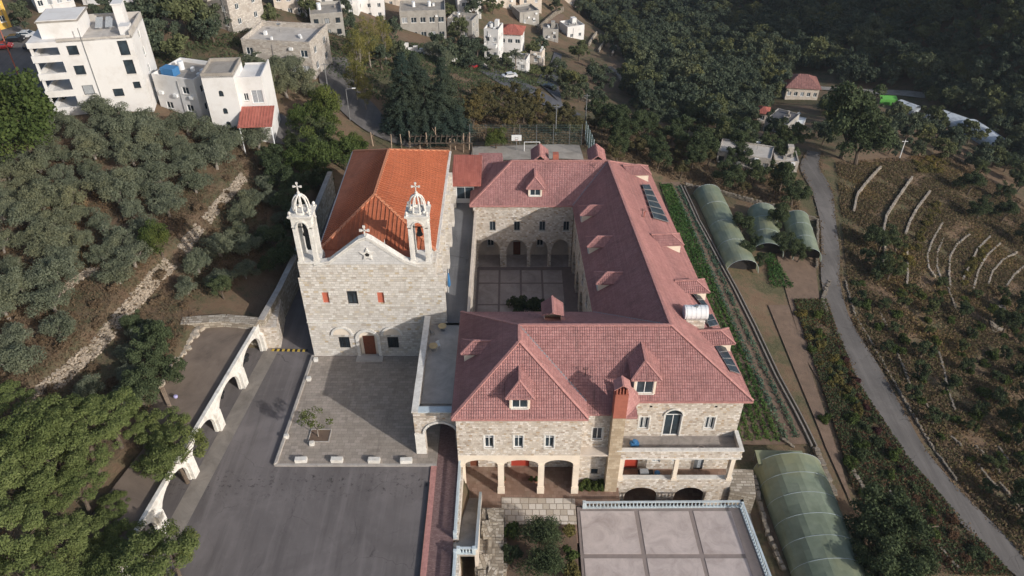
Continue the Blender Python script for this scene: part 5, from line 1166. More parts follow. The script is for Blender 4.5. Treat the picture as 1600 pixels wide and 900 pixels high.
draped('winding_road', [(745,110),(775,128),(810,148),(850,166),(895,186)], [(760,104),(800,120),(835,138),(870,158),(908,180)], 'road_dark', .12, kind='structure')
draped('side_street', [(838,130),(845,118),(860,100),(866,82)], [(878,165),(872,130),(875,105),(878,86)], 'road_dark', .14, kind='structure')
draped('farm_road', [(1275,141),(1330,145),(1400,150),(1445,155)], [(1275,136),(1330,139),(1400,142),(1445,146)], 'concrete', .25, kind='structure')
draped('village_parking', [(-40,60),(0,130),(60,165),(110,186)], [(30,40),(60,70),(110,110),(150,140)], 'road', .14, kind='structure')
draped('yard_street', [(395,196),(430,226),(470,226)], [(440,180),(470,200),(500,222)], 'road', .12, kind='structure')
draped('ball_court', [(735,252),(738,231)], [(912,252),(905,229)], 'concrete', .25, kind='structure')
# dry stone terrace walls -------------------------------------------------
def drywall(path, h, th, label, mat='drystone', stone=.42, name='dry_stone_wall', group='dry stone terrace walls', batter=.15):
    P = [T(*p) for p in path]; m = MB(); 
    for a, b in zip(P[:-1], P[1:]):
        L = (b-a).length; d = (b-a)/L if L else Vector((1,0,0)); dh = Vector((d.x, d.y, 0)).normalized(); n = Vector((dh.y, -dh.x, 0)); rz = math.atan2(dh.y, dh.x)
        rows = max(2, int(h/(stone*.6))); cols_ = max(1, int(L/stone))
        for r in range(rows):
            z = r*stone*.58
            for c in range(cols_):
                u = (c+.5+random.uniform(-.2,.2)+(r % 2)*.4)*L/cols_; p = a+d*u; p.z = float(Zt(p.x, p.y)); w = th*(1-batter*r/rows)
                if random.random() < .02 or (r == rows-1 and random.random() < .15 and stone < .6): continue
                m.obox(p+Vector((0,0,z+stone*.25+random.uniform(-.05,.05)))+n*random.uniform(-.08,.08), (stone*random.uniform(.75,1.2), w*random.uniform(.9,1.1), stone*random.uniform(.55,.8)), rz+random.uniform(-.15,.15), random.uniform(-.12,.12), 0, .18)
    return m.build(name, mat, None, label=label, cat='stone wall', group=group)
def bank(path, w, label):
    """tumbled stone bank lying on a slope"""
    P = [T(*p) for p in path]; m = MB()
    for a, b in zip(P[:-1], P[1:]):
        L = (b-a).length; d = (b-a)/L; n = Vector((d.y, -d.x, 0)).normalized()
        for k in range(int(L*w*30)):
            p = a+d*random.uniform(0, L)+n*random.uniform(-w*.5, w*.5); z = float(Zt(p.x, p.y)); s = random.uniform(.16,.38)
            m.obox((p.x, p.y, z+s*.22), (s*1.2, s, s*.7), random.uniform(0,3), random.uniform(-.5,.5), random.uniform(-.5,.5), .25)
    return m.build('stone_bank', 'bank_rock', None, label=label, cat='stone bank', group='stone banks in the olive grove')
bank([(30,655),(60,618),(95,592),(125,565),(150,545)], 1.4, 'tumbled pale stone bank emerging beyond the nearest pines')
bank([(150,545),(180,508),(205,480),(228,452),(245,432),(268,412)], 1.45, 'long broad pale stone bank crossing the middle of the olive grove')
bank([(285,392),(300,372),(312,355)], 1.2, 'short stone bank between the olive grove and the dark slope')
bank([(322,345),(340,322),(360,300),(382,276)], 1.1, 'uppermost stone bank at the far edge of the olive grove')
bank([(75,470),(95,455),(118,440),(150,418)], 1.2, 'small half hidden stone bank between olive trees')
bank([(0,345),(4,310),(2,270)], 1.4, 'stone bank at the left border of the olive grove')
tw = [([(1375,265),(1352,290),(1338,308),(1333,332)], 'bright curved terrace wall nearest the lane bend'), ([(1424,281),(1402,312),(1384,340),(1378,368)], 'second bright curved terrace wall from the lane bend'),
 ([(1380,372),(1381,400),(1378,420)], 'short lower piece of terrace wall below the second bright wall'), ([(1452,302),(1432,328),(1420,350),(1414,368)], 'third bright curved terrace wall from the lane bend'),
 ([(1416,392),(1417,420),(1416,448)], 'straight piece of terrace wall beside yellow vines'), ([(1472,350),(1456,378),(1448,400),(1450,420),(1460,434)], 'curved terrace wall with a kink among brown grass'),
 ([(1474,372),(1464,396),(1463,418),(1470,436)], 'thin curved terrace wall just inside the kinked one'), ([(1514,368),(1494,384),(1483,404),(1482,430),(1484,450)], 'long hooked terrace wall in the middle of the brown hillside'),
 ([(1546,372),(1526,392),(1514,416),(1504,438)], 'terrace wall with yellow shrubs along its foot'), ([(1562,382),(1540,402),(1528,424),(1520,452)], 'curved terrace wall one step below the yellow shrubs'),
 ([(1588,396),(1566,408),(1550,426),(1543,446)], 'hooked terrace wall second from the right border'), ([(1604,414),(1585,430),(1572,448)], 'terrace wall closest to the right border of the hillside'),
 ([(1374,488),(1390,522)], 'short stub of terrace wall beside a dark round bush'), ([(1398,548),(1412,580),(1420,602),(1436,616)], 'slanting terrace wall halfway along the lane'),
 ([(1466,552),(1474,582),(1480,612),(1490,642)], 'long pale terrace wall down the middle slope'), ([(1480,452),(1492,482)], 'tiny pale wall stub above the middle slope'),
 ([(1442,630),(1455,646)], 'small broken wall piece below the slanting wall'), ([(1484,684),(1500,698)], 'broken wall piece near the lower lane'),
 ([(1520,696),(1540,716),(1562,742)], 'lower slanting terrace wall near two small trees'), ([(1526,728),(1545,752),(1560,766)], 'lowest pale terrace wall left of the bushes'),
 ([(1558,700),(1574,722)], 'short pale wall near the lower right corner'), ([(1560,756),(1580,780),(1600,806)], 'terrace wall running into the bushes at the lower right corner'),
 ([(1412,800),(1400,785),(1388,770)], 'short stone edging in the rusty undergrowth'), ([(1445,828),(1462,848),(1478,872),(1496,890)], 'broken stone edging through rusty undergrowth near the bottom')]
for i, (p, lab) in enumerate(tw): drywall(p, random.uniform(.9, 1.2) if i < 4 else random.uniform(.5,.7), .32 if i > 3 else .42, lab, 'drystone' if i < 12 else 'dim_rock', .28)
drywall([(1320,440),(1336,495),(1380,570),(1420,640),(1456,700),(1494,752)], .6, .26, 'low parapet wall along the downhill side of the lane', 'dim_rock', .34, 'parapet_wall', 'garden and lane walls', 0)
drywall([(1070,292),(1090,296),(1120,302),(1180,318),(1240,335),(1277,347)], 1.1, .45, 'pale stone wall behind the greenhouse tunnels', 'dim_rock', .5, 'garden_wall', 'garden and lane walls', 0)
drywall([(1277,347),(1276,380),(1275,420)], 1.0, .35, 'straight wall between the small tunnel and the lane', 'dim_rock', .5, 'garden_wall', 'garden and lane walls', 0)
def kerbline(path, w, h, off, label):
    P = [T(*p) for p in path]; m = MB()
    for q, r in zip(P[:-1], P[1:]):
        n = max(1, int((r-q).length/2.5)); d = (r-q).normalized(); sd = Vector((d.y, -d.x, 0)).normalized()*off
        for i in range(n):
            u, v = q.lerp(r, i/n)+sd, q.lerp(r, (i+.97)/n)+sd; u.z, v.z = float(Zt(u.x, u.y))+h*.4, float(Zt(v.x, v.y))+h*.4; m.bar(u, v, w, h)
    return m.build('garden_kerb', 'apron', None, label=label, cat='kerb', group='garden kerbs')
GK = [(1066,292),(1090,345),(1120,400),(1150,455),(1180,515),(1215,590),(1245,645),(1272,700)]
kerbline(GK, .22, .5, .35, 'straight concrete garden kerb on the side of the vegetable rows'); kerbline(GK, .16, .4, -.35, 'straight concrete garden kerb on the side of the lane')
drywall([(1272,700),(1285,735),(1302,775)], 1.0, .7, 'stone steps wall behind the near greenhouse tunnel', 'dim_rock', .5, 'garden_wall', 'garden and lane walls', 0)
drywall([(1320,715),(1335,745),(1352,772)], .8, .5, 'mossy stone bank in the brown plot behind the dark tree', 'dim_rock', .45, 'garden_wall', 'garden and lane walls', 0)
drywall([(1296,440),(1284,470),(1292,490)], .5, .5, 'small heap of stones beside the lane curve', 'dim_rock', .4, 'garden_wall', 'garden and lane walls', 0)
drywall([(1308,770),(1240,700),(1222,690)][1:], .5, .4, 'short stone edge at the foot of the vegetable garden', 'dim_rock', .45, 'garden_wall', 'garden and lane walls', 0)
drywall([(1178,745),(1186,790),(1200,840),(1222,890)], .6, .5, 'stone edging on the shaded side of the near greenhouse tunnel', 'dim_rock', .5, 'garden_wall', 'garden and lane walls', 0)
drywall([(880,145),(915,160),(945,172),(965,180)], 1.6, .5, 'stepped stone wall beside the winding road', 'drystone', .7, 'village_wall', 'village retaining walls', 0)
drywall([(945,170),(975,188),(1015,200)], .6, 1.0, 'long pale rubble line on the slope past the winding road', 'drystone', .6, 'village_wall', 'village retaining walls', 0)
drywall([(628,75),(660,85),(712,97)], 1.8, .5, 'white stepped wall below the grey village house', 'white_plaster', 1.6, 'village_wall', 'village retaining walls', 0)
drywall([(840,50),(880,18)], 2.0, .5, 'long grey retaining wall climbing beside the red earth plot', 'dim_rock', .8, 'village_wall', 'village retaining walls', 0)
drywall([(920,72),(932,54)], 1.4, .5, 'terrace wall across orange earth near the white shed', 'drystone', .7, 'village_wall', 'village retaining walls', 0)
drywall([(935,82),(946,66)], 1.4, .5, 'second terrace wall across orange earth', 'drystone', .7, 'village_wall', 'village retaining walls', 0)
drywall([(956,88),(962,75)], 1.4, .5, 'last terrace wall across orange earth by the wood edge', 'drystone', .7, 'village_wall', 'village retaining walls', 0)
drywall([(950,108),(965,118),(975,135)], 1.6, 1.6, 'rocky outcrop at the edge of the dark wood', 'dim_rock', 1.0, 'rock_outcrop', 'village retaining walls', 0)
drywall([(745,100),(768,112)], 1.2, .4, 'low wall by the red earth bank of the winding road', 'beige_plaster', 1.0, 'village_wall', 'village retaining walls', 0)
# tilled plots
def plot(name, poly, mat, off=.14, n=10):
    P = [T(*p) for p in poly]; q = P if len(P) == 4 else P[:4]; V = []; Fq = []
    for j in range(n+1):
        for i in range(n+1):
            a = q[0].lerp(q[1], i/n); b = q[3].lerp(q[2], i/n); c = a.lerp(b, j/n); V.append((c.x, c.y, float(Zt(c.x, c.y))+off))
    for j in range(n):
        for i in range(n): k = j*(n+1)+i; Fq.append((k, k+1, k+n+2, k+n+1))
    m = MB(); m.v = V; m.f = Fq; me = m.mesh(name, mat, True); no = np.empty(len(me.polygons)*3); me.polygons.foreach_get('normal', no)
    if no.reshape(-1,3)[:,2].mean() < 0: me.flip_normals()
    put(name, me, None, kind='structure')
plot('vegetable_garden', [(1030,285),(1062,285),(1262,695),(1140,695)], 'soil', .14, 40)
plot('tilled_plot', [(1212,395),(1272,395),(1305,640),(1258,560)], 'soil', .14, 24); plot('tilled_plot', [(1200,478),(1232,478),(1335,800),(1290,700)], 'soil', .18, 24)
plot('earth_plot', [(842,56),(862,22),(882,24),(870,58)], 'soil', .3, 8)
def verge(name, L, R, n, mat, label):
    X, Y = [], []
    for E in (L, R):
        P = [T(*p) for p in E]
        for a, b in zip(P[:-1], P[1:]):
            k = int((b-a).length*n); t = rng.random(k); X.append(a.x+(b.x-a.x)*t+rng.normal(0,.32,k)); Y.append(a.y+(b.y-a.y)*t+rng.normal(0,.32,k))
    X, Y = np.concatenate(X), np.concatenate(Y); k = np.sin(X*.9+np.sin(Y*.5)*2)+rng.normal(0,.8,len(X)) > -.4; X, Y = X[k], Y[k]
    put(name, leafmesh(name, np.c_[X,Y,Zt(X,Y)+.12+rng.random(len(X))*.25], np.tile([0,0,1.0],(len(X),1)), rng.uniform(.12,.4,len(X)), mat, .9, .5), None, kind='stuff', label=label, cat='undergrowth')
verge('lane_verge', LR_L, LR_R, 34, 'weeds', 'dry weeds creeping over the edges of the hillside lane')
# crop rows: one leaf mass per bed
def croprow(a0, a1, b0, b1, n, mat, label, w=.35, h=.35, dens=26, name='crop_row'):
    for k in range(n):
        f = k/(max(1, n-1)); p = T(a0[0]+(a1[0]-a0[0])*f, a0[1]+(a1[1]-a0[1])*f); q = T(b0[0]+(b1[0]-b0[0])*f, b0[1]+(b1[1]-b0[1])*f); L = (q-p).length; N = int(L*dens)
        t = rng.random(N); keep = (np.sin(t*L*1.3+k)+rng.normal(0,.6,N)) > -1.1; t = t[keep]; N = len(t)
        X = p.x+(q.x-p.x)*t+rng.normal(0, w*.5, N); Y = p.y+(q.y-p.y)*t+rng.normal(0, w*.3, N); Z = Zt(X, Y)+.15+rng.random(N)*h
        put(name, leafmesh(name, np.c_[X,Y,Z], np.tile([0,0,1.0],(N,1)), rng.uniform(.15,.42,N), mat, .7, .7), None, label % ['first','second','third','fourth','fifth','sixth','seventh'][k] if '%' in label else label, 'crop row', 'vegetable rows between the monastery and the garden kerb', 'stuff')
croprow((1034,290),(1048,290),(1158,690),(1215,690), 5, 'crop', '%s row of low green crops counted from the monastery wall', .45, .4, 60)
croprow((1053,300),(1058,292),(1228,690),(1245,685), 2, 'cabbage', '%s row of bluish cabbages nearest the garden kerb', .5, .35, 45)
croprow((1196,400),(1206,400),(1208,450),(1236,450), 4, 'crop', '%s short green crop row in front of the middle tunnel', .45, .5, 60)
# ------------------------------------------------------------------ houses of the village
HG = 'houses of the village'
def house(pl, pr, depth, h, label, mat='beige_plaster', floors=2, cols=3, roof='flat', skip=(), name='village_house', wmat='white_metal', ww=1.1, wh=1.3, rmat='concrete', tank=0, balc=(), z=None, cat='house', rh=1.8, parapet=.7):
    a = T(*pl) if z is None else U(*pl, z); b = T(*pr) if z is None else U(*pr, z); z0 = min(a.z, b.z)+.3; a, b = (U(*pl, z0), U(*pr, z0)) if z is None else (a, b); A = Vector((a.x, a.y, 0)); B = Vector((b.x, b.y, 0)); F = Face(A, B)
    t = thing(name, label, cat, (A.x, A.y, z0), F.rz, HG); w = F.L; F = Face((0,0), (w,0)); fh = h/floors; ops = []; wins = []
    for f in range(floors):
        for c in range(cols):
            if (f, c) in skip: continue
            u = w*(c+.5)/cols; v = f*fh+fh*.32; ops.append((u, v, ww, wh)); wins.append((u, v))
    m = MB(); wall(m, (0,0), (w,0), -3, h, ops, .2); sd = [(depth*(k+.5)/2, f*fh+fh*.32, ww, wh) for k in range(2) for f in range(floors)]
    wall(m, (w,0), (w,depth), -3, h, sd, .2); wall(m, (w,depth), (0,depth), -3, h, [], .2); wall(m, (0,depth), (0,0), -3, h, sd, .2)
    m.build('wall', mat, t)
    for u, v in wins: window(t, F, u, v, ww, wh, -.15, wmat, 2, True, surround=None, glass=random.choice(['glass','glass','glass','curtain']))
    for Fs in (Face((w,0),(w,depth)), Face((0,depth),(0,0))):
        for (u, v, a_, b_) in sd: window(t, Fs, u, v, a_, b_, -.15, wmat, 2, False)
    if roof == 'flat':
        m = MB(); m.box(.2,.2,h-.25,w-.2,depth-.2,h); m.build('roof', rmat, t)
        m = MB(); e = parapet
        if e: m.box(0,0,h,w,.2,h+e); m.box(0,depth-.2,h,w,depth,h+e); m.box(0,.2,h,.2,depth-.2,h+e); m.box(w-.2,.2,h,w,depth-.2,h+e); m.build('parapet', mat, t)
        for k in range(random.randint(0, 3)): m = MB(); u = random.uniform(.12,.88)*w; v = random.uniform(.35,.9)*h; m.box(u-.4, -.42, v, u+.4, -.02, v+.55); m.build('air_conditioner', 'white_metal', t)
        m = MB(); u = random.uniform(.05,.95)*w; m.bar((u,-.05,0),(u,-.05,h),.09,.09,(0,1,0)); m.build('drain_pipe', 'grey_metal', t)
        for k in range(tank):
            x = w*(.3+.35*k); m = MB(); m.tube((x,depth*.6,h), (x,depth*.6,h+1.5), .55, .55, 12); m.build('roof_tank', 'tank', t)
        if random.random() < .4: m = MB(); m.box(w*.55,depth*.55,h,w*.8,depth*.85,h+2.1); m.build('stair_house', mat, t)
        m = MB()
        for k in range(random.randint(1, 4)): x, y = random.uniform(.15,.85)*w, random.uniform(.2,.8)*depth; q = random.uniform(.3,.7); m.box(x, y, h, x+q, y+q*1.4, h+random.uniform(.3,.9))
        m.build('roof_clutter', random.choice(['grey_metal','white_metal','concrete']), t, kind='stuff')
        if random.random() < .5: m = MB(); x, y = random.uniform(.3,.7)*w, random.uniform(.3,.7)*depth; m.tube((x,y,h), (x,y,h+2.6), .04, .03, 5); m.lathe([(0,0),(.35,.08),(.5,.22)], (x,y,h+1.5), 10); m.build('satellite_dish', 'grey_metal', t)
    else:
        m = MB(); o = .5; c0 = [(-o,-o,h),(w+o,-o,h),(w+o,depth+o,h),(-o,depth+o,h)]; r0, r1 = (min(w,depth)*.4, depth/2, h+rh), (w-min(w,depth)*.4, depth/2, h+rh)
        for q in ([c0[0],c0[1],r1,r0],[c0[1],c0[2],r1],[c0[2],c0[3],r0,r1],[c0[3],c0[0],r0]): roofpoly(m, q, .15); clip_ribs(m, q, .5, .1, .07)
        m.build('roof', 'lich_tile' if 'farm' in label else 'red_sheet', t)
    for (f, u0, u1, d) in balc:
        m = MB(); m.box(u0*w, -d, f*fh-.15, u1*w, 0, f*fh); m.box(u0*w, -d, f*fh, u1*w, -d+.12, f*fh+.9); m.box(u0*w, -d+.12, f*fh, u0*w+.12, 0, f*fh+.9); m.box(u1*w-.12, -d+.12, f*fh, u1*w, 0, f*fh+.9); m.build('balcony', mat, t)
    return t
# the white apartment block
ap = thing('apartment_block', 'tall white apartment block with balconies above the olive grove', 'apartment block', U(122,178,12.2), 0, None)
pa = U(127,174,12.2); Aw = Vector((pa.x,pa.y,0)); Bw = Aw+Vector((math.cos(.19),math.sin(.19),0))*11.8; ap.rotation_euler = (0,0,math.atan2((Bw-Aw).y,(Bw-Aw).x)); ap.location = (pa.x,pa.y,12.2); w = (Bw-Aw).length; H_ = 12.3; Fh = 3.05
F = Face((0,0),(w,0)); k_ = w/14.5
ws = [(2.6*k_, 9.9, 1.7, 1.6), (2.6*k_, 6.5, 1.7, 1.6), (2.9*k_, 2.9, 1.8, 1.7), (12.4*k_, 9.3, 1.6, 2.5), (12.4*k_, 6.0, 1.6, 2.5), (12.7*k_, 3.4, 1.2, 1.2), (8.6*k_, 2.2, 1.7, 1.4)]
m = MB(); wall(m, (0,0), (w,0), -4, H_, ws, .3); wall(m, (w,0), (w,10), -4, H_, [(5, f*Fh+1.2, 1.4, 1.5) for f in range(4)], .2); wall(m, (w,10), (0,10), -4, H_); wall(m, (0,10), (0,0), -4, H_, [(5, f*Fh+.3, 3.0, 2.4) for f in range(4)], .2)
m.build('wall', 'white_plaster', ap)
for i, (u, v, a_, b_) in enumerate(ws): window(ap, F, u, v, a_, b_, -.22, 'dark_metal', 1, True, glass='curtain' if i == 2 else 'glass')
for f in range(4): window(ap, Face((w,0),(w,10)), 5, f*Fh+1.2, 1.4, 1.5, -.15); window(ap, Face((0,10),(0,0)), 5, f*Fh+.3, 3.0, 2.4, -.15, 'dark_metal')
for f in range(4):
    z = f*Fh; m = MB(); m.box(-4.6, .0, z-.2, 0, 8, z+.05); m.box(-4.6, 0, z+.05, 0, .2, z+.95); m.box(-4.6, .2, z+.05, -4.4, 8, z+.95); m.build('balcony', 'white_plaster', ap)
m = MB(); m.box(-4.6, 0, H_-.2, 0, 8, H_+.05); m.box(-4.6,0,H_-.9,0,.2,H_-.2); m.box(-4.5, .3, -4, -4.1, .7, H_-.2); m.box(-4.5, 7.4, -4, -4.1, 7.8, H_-.2); m.box(-4.6,.0,-4,0,.25,-.2); m.build('balcony_frame', 'white_plaster', ap)
m = MB(); m.box(0,0,H_-.2,w,10,H_); m.box(0,0,H_,w,.2,H_+.35); m.box(w-.2,0,H_,w,10,H_+1.1); m.box(0,9.8,H_,w,10,H_+1.1); m.build('roof', 'pale_concrete', ap)
m = MB(); m.box(-2.5,1.6,H_,4.6*k_,8,H_+3.0); pt_ = m.build('penthouse', 'white_plaster', ap); mm = MB(); mm.box(-2.7,1.4,H_+2.7,4.9*k_,8.3,H_+2.9); mm.build('penthouse_roof', 'concrete', pt_)
m = MB(); m.box(10.8*k_,5,H_,12.6*k_,7.2,H_+3.9); m.box(10.6*k_,4.8,H_+3.9,12.8*k_,7.4,H_+4.1); m.build('chimney_tower', 'white_plaster', ap)
m = MB(); m.box(12.2*k_,1.0,H_,14.2*k_,3.0,H_+1.5); m.build('stair_house', 'white_plaster', ap)
m = MB(); m.bar((4.95*k_,-.06,0),(4.95*k_,-.06,H_+2),.1,.1,(0,1,0)); m.build('drain_pipe', 'grey_metal', ap)
for i in range(2): m = MB(); m.prism([(6.6*k_+i*1.6,4.2,H_+.5),(8.0*k_+i*1.6,4.2,H_+.5),(8.0*k_+i*1.6,6.2,H_+1.6),(6.6*k_+i*1.6,6.2,H_+1.6)], 0, .08); m.build('solar_panel', 'curtain', ap)
# the cream house with little arched windows and its wing
ah = thing('tower_house', 'tall whitewashed house with three small arched windows one above another', 'house', (0,0,0), 0, HG)
a, b = U(336,207,8.6), U(372,203,8.6); ah.location = a; ah.rotation_euler = (0,0,.08); w = (b-a).length+1.4; F = Face((0,0),(w,0)); H_ = 10.3
ws = [(w*.5, 6.6, .8, 1.1, .4), (w*.5, 3.4, .8, 1.1, .4), (w*.5, .9, .8, 1.1, .4)]
m = MB(); wall(m, (0,0), (w,0), -4, H_, ws, .25); wall(m, (w,0), (w,7), -4, H_, [], .2); wall(m, (w,7), (0,7), -4, H_); wall(m, (0,7), (0,0), -4, H_); m.build('wall', 'cream_plaster' if False else 'white_plaster', ah)
for (u,v,a_,b_,r_) in ws: window(ah, F, u, v, a_, b_, -.2, 'dark_metal', 1, False, rise=r_)
m = MB(); m.box(0,0,H_-.3,w,7,H_-.05); m.box(0,0,H_-.05,w,.2,H_+.5); m.box(0,6.8,H_-.05,w,7,H_+.5); m.box(0,.2,H_-.05,.2,6.8,H_+.5); m.box(w-.2,.2,H_-.05,w,6.8,H_+.5); m.build('roof', 'concrete', ah)
m = MB(); wall(m, (w,1.2), (w+4.3,1.2), -4, 9.0, [(1.1,5.2,.8,1.4),(3.0,4.7,1.9,2.4)], .2); wall(m, (w+4.3,1.2), (w+4.3,9), -4, 9.0); wall(m, (w+4.3,9), (w,9), -4, 9.0); m.box(w,1.4,8.6,w+4.1,8.8,8.7); m.box(w+4.1,1.2,9.0,w+4.3,9,9.5); m.box(w,1.2,9.0,w+4.1,1.4,9.5); m.build('side_wing', 'white_plaster', ah)
F2 = Face((w,1.2),(w+4.3,1.2)); window(ah, F2, 1.1, 5.2, .8, 1.4, -.15); window(ah, F2, 3.0, 4.7, 1.9, 2.4, -.15, glass='curtain')
m = MB(); q = [(w-.2,-3.6,2.5),(w+5.6,-3.6,2.5),(w+5.6,1.1,4.2),(w-.2,1.1,4.2)]; roofpoly(m, q, .12); clip_ribs(m, q, .5, .12, .1); m.build('porch_roof', 'red_sheet', ah); m = MB()
for x in (w+.1, w+5.4): m = MB(); m.tube((x,-3.4,-3), (x,-3.4,2.5), .1); m.build('porch_post', 'white_metal', ah)
lh = house((255,178),(318,188), 8, 6.6, 'low whitish house with a shaded balcony beside the tower house', 'white_plaster', 2, 2, z=9.6, skip=((1,0),), rmat='concrete', tank=1, ww=1.4, wh=1.3)
m = MB(); m.box(1.0,1.2,6.6,3.6,3.0,8.0); m.build('blue_sheeting', 'blue', lh)
house((388,116),(492,122), 11, 6.6, 'long beige stone house with flat roof behind the palm', 'grey_stone', 2, 5, rmat='pale_concrete', tank=0, ww=1.5, wh=1.5, skip=((1,1),(1,2),(1,3),(0,2)), parapet=1.0)
house((318,40),(365,50), 10, 9.5, 'stone house with balconies at the top of the village slope', 'grey_stone', 3, 3, balc=((1,.1,.5,1.2),(2,.1,.5,1.2)))
house((368,44),(402,34), 8, 7.5, 'narrow stone house with stained side wall at the top of the village', 'beige_plaster', 2, 2)
house((490,62),(540,58), 9, 5.5, 'rough unfinished grey house above the village street', 'grey_plaster', 2, 3, wmat='dark_metal', tank=1)
house((498,26),(560,24), 9, 6.0, 'white house with terrace near the top edge', 'white_plaster', 2, 3, balc=((1,.3,.9,1.5),))
house((556,32),(602,30), 8, 8.5, 'bright white three storey house near the top edge', 'white_plaster', 3, 3)
house((628,66),(698,64), 10, 9.0, 'grey flat roofed house with white shutters behind the tall cedars', 'grey_plaster', 2, 5, skip=((0,0),), rmat='concrete', tank=2, ww=1.7, wh=1.7)
house((757,94),(779,96), 6, 9.0, 'white village house block on the left of the red hipped roof', 'white_plaster', 2, 2, balc=((1,.05,.9,1.4),), tank=1)
house((780,94),(814,96), 7, 8.6, 'white house with a hipped red roof in the middle of the village', 'white_plaster', 2, 3, 'hip', ww=1.5)
house((886,66),(912,62), 7, 5.0, 'white flat roofed shed beside terraced orange earth', 'white_plaster', 1, 2, rmat='pale_concrete')
house((828,102),(846,104), 4, 4.2, 'tiny pinkish hut among trees by the winding road', 'beige_plaster', 1, 1, parapet=.3)
house((812,44),(842,40), 8, 5.0, 'grey house next to the long climbing wall', 'grey_plaster', 1, 2)
house((432,28),(478,26), 8, 6.0, 'low stone house with rooftop plants above the long stone house', 'beige_plaster', 2, 3)
house((602,14),(640,12), 8, 7.0, 'pale narrow house squeezed in at the top of the village', 'beige_plaster', 2, 2, tank=1)
house((700,58),(738,62), 7, 5.5, 'grey house half hidden by dark trees', 'grey_plaster', 2, 2, tank=1)
house((716,30),(752,28), 8, 6.5, 'white house among dark trees near the top edge', 'white_plaster', 2, 2)
house((812,22),(846,20), 8, 6.0, 'pinkish house at the head of the climbing wall', 'beige_plaster', 2, 2, 'hip')
house((858,14),(900,12), 7, 4.5, 'low pale house beside the wood at the top edge', 'beige_plaster', 1, 3)
house((848,66),(872,66), 6, 4.0, 'small grey workshop in front of the white shed', 'grey_plaster', 1, 2)
house((800,112),(822,114), 5, 3.6, 'small whitewashed hut by the winding road', 'white_plaster', 1, 2, parapet=.3)
house((130,6),(205,4), 9, 6.0, 'white building with blue shutters behind the apartment block', 'white_plaster', 2, 4, wmat='blue')
house((752,20),(806,16), 9, 7.0, 'pale blocky house at the top edge of the village', 'beige_plaster', 2, 3, tank=1)
house((640,22),(690,12), 9, 6.5, 'dim grey house at the top edge behind the flat roofed one', 'grey_plaster', 2, 3)
house((60,18),(118,8), 9, 6.0, 'white building with striped panels at the upper left corner', 'white_plaster', 2, 4)
house((0,45),(18,40), 8, 7.0, 'ochre house cut by the upper left corner', 'yellow', 2, 1)
house((1226,155),(1276,158), 9, 4.0, 'stone farmhouse with a wide red roof at the wood edge', 'beige_plaster', 1, 5, 'hip', rh=2.6)
house((1192,204),(1226,214), 8, 3.0, 'low house with dark flat roof below the farmhouse', 'grey_plaster', 1, 2, rmat='road_dark', parapet=.25, tank=0)
house((1232,204),(1252,208), 4, 2.4, 'small white roofed shed beside the dark flat roof', 'white_plaster', 1, 1, rmat='white_metal', parapet=.1)
house((1182,192),(1196,194), 4, 3.2, 'little red roofed hut half hidden in trees', 'beige_plaster', 1, 1, 'hip', rh=1.0)
house((1118,258),(1200,272), 6, 3.2, 'long weathered concrete ruin with open bays beside the lane', 'grey_stone', 1, 6, wmat='dark_metal', rmat='pale_concrete', parapet=.3)
house((1206,272),(1243,275), 5, 3.0, 'ruined stone annex at the lane end', 'grey_stone', 1, 2, wmat='dark_metal', rmat='pale_concrete', parapet=.3)
polyt = T(1478,197); polyt2 = T(1548,232)
def glasshouse(pa, pb, w, h, label):
    a, b = T(*pa), T(*pb); z = (a.z+b.z)/2; c = (a+b)/2; L = (b-a).length; t = thing('farm_greenhouse', label, 'greenhouse', c, math.atan2((b-a).y,(b-a).x), 'pale greenhouses in the valley'); nb = max(2, int(L/5))
    for i in range(nb):
        x0, x1 = -L/2+L*i/nb, -L/2+L*(i+1)/nb-.25; m = MB(); n = 8
        for k in range(n): th0, th1 = math.pi*k/n, math.pi*(k+1)/n; m.poly([(x0,-math.cos(th0)*w/2,h*.5+math.sin(th0)*h*.5),(x1,-math.cos(th0)*w/2,h*.5+math.sin(th0)*h*.5),(x1,-math.cos(th1)*w/2,h*.5+math.sin(th1)*h*.5),(x0,-math.cos(th1)*w/2,h*.5+math.sin(th1)*h*.5)])
        m.box(x0,-w/2,-1,x1,w/2,h*.5); m.build('bay', 'film_white', t)
glasshouse((1450,186),(1505,202), 7, 3.4, 'pale plastic greenhouse behind the big round tree'); glasshouse((1508,204),(1560,236), 7, 3.4, 'pale plastic greenhouse running into the wood'); glasshouse((1400,170),(1430,178), 6, 2.6, 'small grey greenhouse beside the green tarpaulin')
t = T(1385,163); m = MB(); m.prism([(-2.6,-1,2.0),(2.6,-1,2.0),(2.6,1,2.5),(-2.6,1,2.5)], 0, .1); m.box(-2.6,-1,-.5,2.6,-.9,2.0); put('tarpaulin_shed', m.mesh('tarpaulin_shed','green_tarp'), None, 'small shed covered with bright green tarpaulin in the valley', 'shed', loc=t, rz=-.1)
